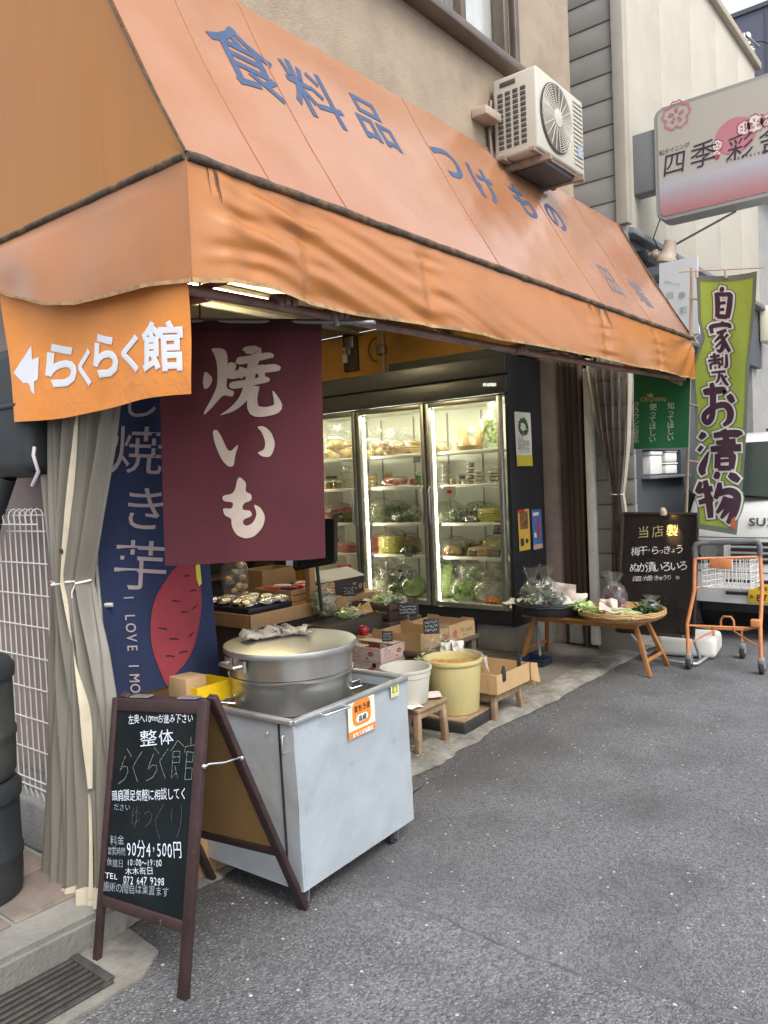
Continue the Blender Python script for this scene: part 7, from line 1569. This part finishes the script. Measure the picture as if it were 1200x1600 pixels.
# display bench behind the buckets
DB = (4.24, 4.99, 3.12, 4.05)
M_WOODO2 = mat('dark_bench', (.11, .08, .055), .7, var=.3, vscale=8)
bn = thing('display_bench', 'low dark wooden bench carrying the apple cartons inside the shop front', 'bench', (4.8, 3.6, .012))
b = MB(); b.box(((DB[0]+DB[1])/2, (DB[2]+DB[3])/2, .376), (DB[1]-DB[0], DB[3]-DB[2], .03), bev=.005); b.build('top', M_WOODO2, bn)
for x in (DB[0]+.05, DB[1]-.05):
    for y in (DB[2]+.05, DB[3]-.05): b = MB(); b.box((x, y, .187), (.06, .06, .345), bev=.004); b.build('leg', M_WOODO2, bn)
b = MB(); b.box((4.62, 3.62, .18), (.55, .6, .3), bev=.01); tag(b.build('closed_carton', M_CARDI, origin=(4.62, 3.62, .012)), 'closed brown carton pushed under the display bench', 'carton')
M_APR = mat('apple_red', (.36, .014, .02), .3, var=.3, vscale=20, coat=.3); M_STEM = mat('apple_stem', (.1, .06, .03), .8); M_PRG = mat('carton_green_print', (.12, .2, .08), .85); M_PRR = mat('carton_red_print', (.45, .08, .05), .85)
def apple(c, label): 
    t = thing('apple', label, 'apple', tuple(c)); q = MB(); q.lathe([(0, .012), (.014, .002), (.03, .008), (.04, .034), (.037, .058), (.024, .074), (.008, .07), (0, .062)], c, 24, wob=lambda a, z: 1+.02*math.sin(a*5)); q.build('fruit', M_APR, t)
    q = MB(); q.tube([Vector(c)+V(0, 0, .062), Vector(c)+V(.004, .002, .088)], .002, 5); q.build('stem', M_STEM, t)
for k, (x0, x1, lb) in enumerate(((4.265, 4.60, 'open apple carton nearer the white bucket on the bench'), (4.607, 4.945, 'open apple carton nearer the glass fridge on the bench'))):
    t, c_ = carton('apple_carton', lb, x0, x1, 3.135, 3.56, .392, .10)
    b = MB()
    for s in (-1, 1):
        x = c_.x+s*(x1-x0)/2*.985; pts = [V(x, 3.137, .49), V(x, 3.557, .49), V(x, 3.557, .515), V(x, 3.46, .515), V(x, 3.44, .503), V(x, 3.26, .503), V(x, 3.24, .515), V(x, 3.137, .515)]; b.prism(pts, (-.004*s, 0, 0))
    b.box((c_.x, 3.16, .4945), (x1-x0-.02, .05, .005)); b.build('fold', M_CARD, t)
    f = frame((x0, 3.135, .392), (1, 0, 0), (0, 0, 1), .002); b = MB(); put_text(b, [('サンふじ', .15, .058, .042, {'w': .02}), ('JAりんご', .17, .025, .024, {})] if k else [('ふじ', .2, .05, .045, {'w': .02})], f); b.build('green_lettering', M_PRG, t)
    b = MB(); disc2(b, f, .075 if k else .30, .052, .026, 18); b.build('red_print', M_PRR, t); b = MB(); put_text(b, [('り', .075 if k else .30, .055, .03, {})], lambda a, c, e=0: f(a, c, .001)); b.build('pale_lettering', M_CARD, t)
for i, (x, y, z, lb) in enumerate(((4.20+.12, 3.50, .40, 'red apple on the shop edge of the nearer apple carton'), (4.70, 3.53, .40, 'red apple beside the long chalk card in the far carton'), (4.80, 3.40, .40, 'red apple lying alone inside the far apple carton'))): apple(V(x, y, z), lb)
q0 = P(568, 985, x=4.25); apple(q0-V(0, 0, .04), 'red apple perched behind the strawberry boxes')
q_s = MB(); q_s.box((4.30, q0.y+.05, (q0.z-.06+.391)/2), (.22, .26, q0.z-.045-.391), bev=.006); tag(q_s.build('apple_tray', M_CARD, origin=(4.3, q0.y, .392)), 'flat brown tray under the lone apple behind the strawberry boxes', 'tray')
# strawberry boxes
M_PINKC = mat('pinkish_carton', (.62, .5, .44), .75, var=.05, vscale=8)
for k in range(2):
    z = .245+.105*k; t, c_ = carton('strawberry_box', ('pinkish printed strawberry box at the bottom of the pair behind the white bucket', 'open pinkish printed strawberry box on top of another')[k], 4.00, 4.26, 3.27, 3.60, z, .10, M_PINKC)
    for o, u, v, wd, nm in (((4.0, 3.60, z), (0, -1, 0), (0, 0, 1), .33, 'a'), ((4.0, 3.27, z), (1, 0, 0), (0, 0, 1), .26, 'b')):
        f = frame(o, u, v, .002); b = MB(); put_text(b, [('いちご', wd*.1, .055, .042, {'w': .0, 'gap': 1.05})], f); stroke2(b, f, [(.012, .012), (wd-.012, .012), (wd-.012, .088), (.012, .088)], .002, closed=True)
        disc2(b, f, wd*.74, .058, .026, 18, .016); stroke2(b, f, [(wd*.12, .026), (wd*.5, .03)], .003); disc2(b, f, wd*.64, .026, .01, 10, .008); b.build('red_print', M_PRR, t)
        b = MB(); put_text(b, [('とちの', wd*.74-.021, .056, .013, {'w': .02})], lambda a, c, e=0: f(a, c, .001)); b.build('pale_lettering', M_PINKC, t)
    b = MB()
    if k: b.box((4.03, 3.50, .4525), (.05, .17, .004)); b.box((4.2, 3.44, .4525), (.10, .3, .004)); b.box((4.1, 3.33, .43), (.012, .05, .05), bev=.003); b.build('folded_lid', M_PINKC, t)
    else: b.lathe([(.018, 0), (.018, .002), (0, .002)], (0, 0, 0), 16); b.bm.transform(Matrix.Translation((3.9985, 3.33, z+.088)) @ Matrix.Rotation(R(-90), 4, 'Y')); b.build('hand_hole', M_BLACK, t)
b = MB(); b.box((4.13, 3.44, .128), (.3, .36, .23), bev=.005); tag(b.build('wood_plinth', M_WOODD, origin=(4.13, 3.44, .012)), 'dark plinth under the strawberry boxes', 'plinth')
for k in range(3): apple(V(4.06+.08*k, 3.53-.09*k, .352), ('red fruit at the shop corner of the open strawberry box', 'red fruit in the middle of the open strawberry box', 'red fruit by the street edge of the open strawberry box')[k])
# slatted brown crate with greens
cr0 = P(609, 972, x=4.62); zc = cr0.z; t = thing('slatted_crate', 'dark brown slatted crate with bagged greens above the apple cartons', 'crate', (4.8, cr0.y+.2, zc))
M_CRATE = mat('dark_crate', (.075, .045, .035), .6, var=.25, vscale=10); x0, x1, y0, y1 = 4.62, 4.96, cr0.y, cr0.y+.42
b = MB()
for x in (x0, x1):
    for y in (y0, y1): b.box((x, y, zc+.068), (.026, .026, .135), bev=.003)
b.build('post', M_CRATE, t)
b = MB()
for k in range(2):
    z = zc+.028+.062*k+.012
    for y in (y0, y1): b.box(((x0+x1)/2, y, z), (x1-x0-.027, .012, .042), bev=.002)
    for x in (x0, x1): b.box((x, (y0+y1)/2, z), (.012, y1-y0-.027, .042), bev=.002)
b.build('slat', M_CRATE, t); b = MB(); b.box(((x0+x1)/2, (y0+y1)/2, zc+.01), (x1-x0-.02, y1-y0-.02, .012)); b.build('bottom', M_CRATE, t)
b = MB(); b.box(((x0+x1)/2, (y0+y1)/2, (zc+.391)/2), (x1-x0+.06, y1-y0+.06, zc-.393), bev=.005); tag(b.build('riser', M_WOODD, origin=((x0+x1)/2, (y0+y1)/2, .392)), 'dark riser under the slatted crate on the bench', 'riser')
bag('clear bag of pale leafy greens lying in the slatted crate', (x0+.13, y0+.17, zc+.07), .22, .2, .15, 'leaf', F_PALE, 85)
bag('small clear bag of blue tinted leaves at the street corner of the crate', (x0+.2, y0+.06, zc+.07), .14, .14, .1, 'leaf', F_GREY, 86)
sheet('white paper lying on the slatted crate under the pale greens', (x0+.11, y0+.22, zc+.135), (.03, -.22, 0), (.16, .02, .0), M_PAPER, 14, bend=.008)
# price cards among the fruit
for (px_, py_, xx, w_, h_, po, lb) in ((675, 1000, 4.2, .105, .1, .06, 'large tilted black price card clipped above the yellow bucket'), (606, 1012, 4.05, .07, .07, .06, 'black price card above the open strawberry box'), (638, 968, 4.62, .15, .09, .05, 'wide black chalk price card between the crate and the apple cartons'), (546, 940, 4.4, .10, .085, .06, 'small dark price card before the printed dark carton')):
    q = P(px_, py_, x=xx); price_card(lb, (q.x, q.y, q.z-.02), w_, h_, seed=int(px_), facing=(-.78, -.62, 0), post=po)

# ================================================================== WOODEN COUNTER AT THE BACK
M_LWOOD = mat('light_wood', (.42, .25, .115), .6, var=.15, vscale=6, stretch=(.3, 1, 1), dirt=((.3, .16, .07), 5, .55, .8, .5))
q = P(392, 984, x=3.55); CZ = P(392, 962, x=3.55).z; CZ0 = q.z; cx0, cy0 = 3.55, q.y
ctn = thing('wooden_counter', 'stepped light wood counter at the back with trays of silver packs', 'counter', (3.9, cy0+.4, .012))
b = MB(); b.box((cx0+.5, cy0+.006, (CZ+CZ0)/2), (1.0, .016, CZ-CZ0), bev=.002); b.box((cx0+.006, cy0+.42, (CZ+CZ0)/2), (.016, .80, CZ-CZ0), bev=.002); b.box((cx0+.52, cy0+.42, CZ-.02), (1.0, .8, .016)); b.build('tray_frame', M_LWOOD, ctn)
b = MB(); b.box((cx0+.52, cy0+.46, CZ0/2+.004), (.94, .72, CZ0-.014)); b.build('plinth', M_DARKWALL, ctn)
pq = P(491, 945, x=cx0+.62)
b = MB(); b.box((cx0+.62, pq.y+.03, CZ+.17), (.06, .05, .36), bev=.003); b.build('post', M_LWOOD, ctn)
# upper shelf running back towards the fridge
s0 = P(500, 958, x=cx0+.72)
b = MB(); yb_ = P(520, 950, x=4.5).y; zs = P(520, 937, x=4.5).z
b.box((4.62, yb_+.01, zs-.04), (1.0, .02, .075), bev=.003); b.box((4.62, yb_+.22, zs-.012), (1.0, .42, .016)); b.build('shelf', M_LWOOD, ctn)
b = MB(); b.box((4.62, yb_+.26, (zs-.08)/2), (.96, .34, zs-.1)); b.build('shelf_base', M_DARKWALL, ctn)
# dark tray with silver packs
t = thing('silver_pack_tray', 'dark tray of silver wrapped packs on the counter behind the pot lid', 'tray', (cx0+.22, cy0+.36, CZ-.01))
b = MB(); b.box((cx0+.25, cy0+.34, CZ+.012), (.42, .56, .04), bev=.006); b.build('tray', mat('navy_tray', (.012, .016, .03), .4), t)
M_FOIL = mat('silver_foil', (.62, .6, .56), .22, .9, var=.2, vscale=30, bump=(45, .8))
for k in range(12):
    rn = random.Random(k*3+1); q = MB(); q.ico((cx0+.12+.13*(k % 3)+rn.uniform(-.02, .02), cy0+.12+.13*(k//3)+rn.uniform(-.02, .02), CZ+.055), .07, 3, (1, .8, .42), .22, 3, k, ridged=True); q.build('silver_pack', M_FOIL, t)
bag('tall crinkled clear bag leaning over the silver packs', (cx0+.33, cy0+.52, CZ+.03), .2, .2, .36, 'lumps', F_TAN, 91)
bag('clear bag of dried fish at the street end of the counter', (cx0+.62, cy0-.10, CZ0-.0), .2, .2, .22, 'leaf', F_GREY, 92)
bag('flat clear bag of shoots behind the pot lid', (cx0+.85, cy0-.14, CZ0-.06), .2, .26, .1, 'leaf', F_PALE, 93)
b = MB(); b.box((cx0+.75, cy0-.16, (CZ0-.02)/2), (.6, .26, CZ0-.06)); tag(b.build('side_plinth', M_DARKWALL, origin=(cx0+.75, cy0-.16, .012)), 'dark plinth beside the counter carrying the dried fish bag', 'plinth')
sheet('tan card lying against the bags behind the pot lid', (cx0+.92, cy0-.2, CZ0+.02), (.1, -.1, .02), (.05, .08, .05), M_KRAFT, 15)
# printed crate of red packs
t = thing('wooden_crate', 'small light wood crate of red and white packs behind the silver packs', 'crate', (cx0+.75, cy0+.35, CZ))
b = MB(); xa, xb, ya, yb2 = cx0+.50, cx0+.98, cy0+.12, cy0+.5
for z in (CZ+.03, CZ+.075):
    for y in (ya, yb2): b.box(((xa+xb)/2, y, z), (xb-xa, .012, .038), bev=.002)
    for x in (xa, xb): b.box((x, (ya+yb2)/2, z), (.012, yb2-ya-.014, .038), bev=.002)
b.build('slats', M_LWOOD, t); b = MB(); f = frame((xa, ya-.006, CZ), (1, 0, 0), (0, 0, 1), .002)
put_text(b, [('ALL', .18, .05, .06, {'w': .03})], f); b.build('lettering', M_BLACK, t)
for k in range(7):
    rn = random.Random(k); q = MB(); q.box((xa+.06+.06*k, (ya+yb2)/2+rn.uniform(-.08, .08), CZ+.085), (.055, .14, .04), rn.uniform(-.5, .5), .01); q.build('pack', (M_LIDR, F_PURP, M_FOAM)[k % 3], t)
t, c_ = carton('brown_carton', 'tall open brown carton standing behind the red packs', cx0+.62, cx0+.98, cy0+.54, cy0+.80, CZ-.01, .22, M_CARDI)
# dark printed carton with a yellow tag
x0 = 4.42; y_ = yb_+.05; t = thing('printed_carton', 'dark brown printed carton with a pale top flap and yellow tag', 'carton', (4.65, y_+.15, zs))
zt_ = P(560, 905, x=4.75).z; hh = zt_-zs
b = MB(); b.box((4.68, y_+.16, zs+hh/2), (.56, .30, hh), bev=.003); b.build('box', mat('dark_carton', (.045, .03, .026), .6, var=.1), t)
b = MB(); b.prism([(4.42, y_-.0, zs+hh+.004), (4.96, y_, zs+hh+.004), (4.94, y_+.16, zs+hh+.07), (4.44, y_+.16, zs+hh+.07)], (0, .004, .003)); b.build('flap', mat('pale_carton', (.5, .48, .45), .7), t)
f = frame((4.40, y_+.01, zs), (1, 0, 0), (0, 0, 1), .003); b = MB(); put_text(b, [('roKop', .30, hh*.5, .075, {'w': .02, 'gap': 1.3})], f); b.build('lettering', mat('tan_print', (.5, .38, .2), .7), t)
b = MB(); f2_ = lambda a, c, e=0: f(a, c, .003); b.poly([f2_(*p) for p in ((.06, hh*.95), (.17, hh*.98), (.175, hh*.62), (.14, hh*.45), (.135, hh*.25), (.10, hh*.25), (.095, hh*.45), (.06, hh*.6))]); b.build('yellow_tag', mat('tag_yellow', (.66, .48, .03), .6), t)
b = MB(); f3_ = lambda a, c, e=0: f(a, c, .005)
for k in range(4): stroke2(b, f3_, [(.075+.024*k, hh*.82), (.088+.024*k, hh*.7)], .008)
stroke2(b, f3_, [(.10, hh*.4), (.135, hh*.4)], .008); b.build('tag_strokes', M_BLACK, t)
# small framed chalkboard leaning over the counter
t = thing('framed_chalkboard', 'small framed blank chalkboard half hidden by the maroon banner', 'chalk board', tuple(P(494, 886, x=3.9)))
c0, c1, c2, c3 = P(462, 889, x=3.9), P(523, 877, x=3.9), P(523, 812, x=3.95), P(462, 818, x=3.95)
b = MB(); b.prism([c0, c1, c2, c3], (.012, .004, 0)); b.build('slate', mat('slate_navy', (.012, .022, .035), .5, var=.2), t)
b = MB()
for p, q in ((c0, c1), (c1, c2), (c2, c3), (c3, c0)): b.bar(p, q, .028, .03, up=(1, 0, 0), bev=.004)
b.build('frame', M_BFRAME, t); b = MB(); b.tube([(c0+c1)/2+V(.02, 0, 0), V(c0.x+.05, (c0.y+c1.y)/2, CZ-.01)], .012, 8); b.build('stand', M_BFRAME, t)
# jars on a back shelf, yellow crate by the navy banner
bs = thing('back_shelf', 'dark shelf unit on the back wall with jars and packets', 'shelf', (4.3, 6.6, .012))
b = MB()
for z in (.6, 1.05, 1.5, 1.95): b.box((4.2, 6.75, z), (4.0, .4, .03))
for x in (2.25, 3.55, 4.85, 6.15): b.box((x, 6.75, 1.0), (.05, .42, 1.97))
b.build('frame', M_WOODD, bs)
for px_, fd, ld_, hh, lb in ((348, F_OCH, M_LIDR, .14, 'jar of ochre paste with red lid on the dark back shelf'), (362, F_BRN, F_WHT, .17, 'taller jar of dark sauce with white lid on the back shelf'), (376, F_TAN, None, .13, 'open jar of tan flakes on the back shelf'), (390, F_RED, F_WHT, .15, 'jar of red pickles with white lid on the back shelf'), (404, F_YEL, M_LIDR, .12, 'low jar of yellow pickles with red lid on the back shelf'), (440, F_PALE, F_WHT, .16, 'jar of pale green pickles on the back shelf')):
    q = P(px_, 880, y=6.66); tub(lb, (q.x, 6.66, 1.066), .045, hh, fd, lid=ld_, name='jar', cat='jar')
q = P(328, 1092, x=1.98); t, c_ = carton('yellow_crate', 'small bright yellow plastic crate behind the steel cart by the navy banner', q.x-.06, q.x+.12, q.y, q.y+.18, q.z-.02, .075, mat('bright_yellow', (.75, .5, .01), .4), cat='crate')
b = MB(); b.box((q.x-.03, q.y+.1, q.z+.04), (.1, .12, .1), bev=.004); tag(b.build('tan_packet', M_CARD, origin=(q.x-.03, q.y+.1, q.z-.015)), 'tan packet standing in the small yellow crate', 'packet')
b = MB(); b.box((q.x+.12, q.y+.22, (q.z-.03)/2), (.4, .4, q.z-.045), bev=.005); tag(b.build('crate_stand', M_LWOOD, origin=(q.x+.12, q.y+.22, .012)), 'light wood stand under the small yellow crate', 'stand')
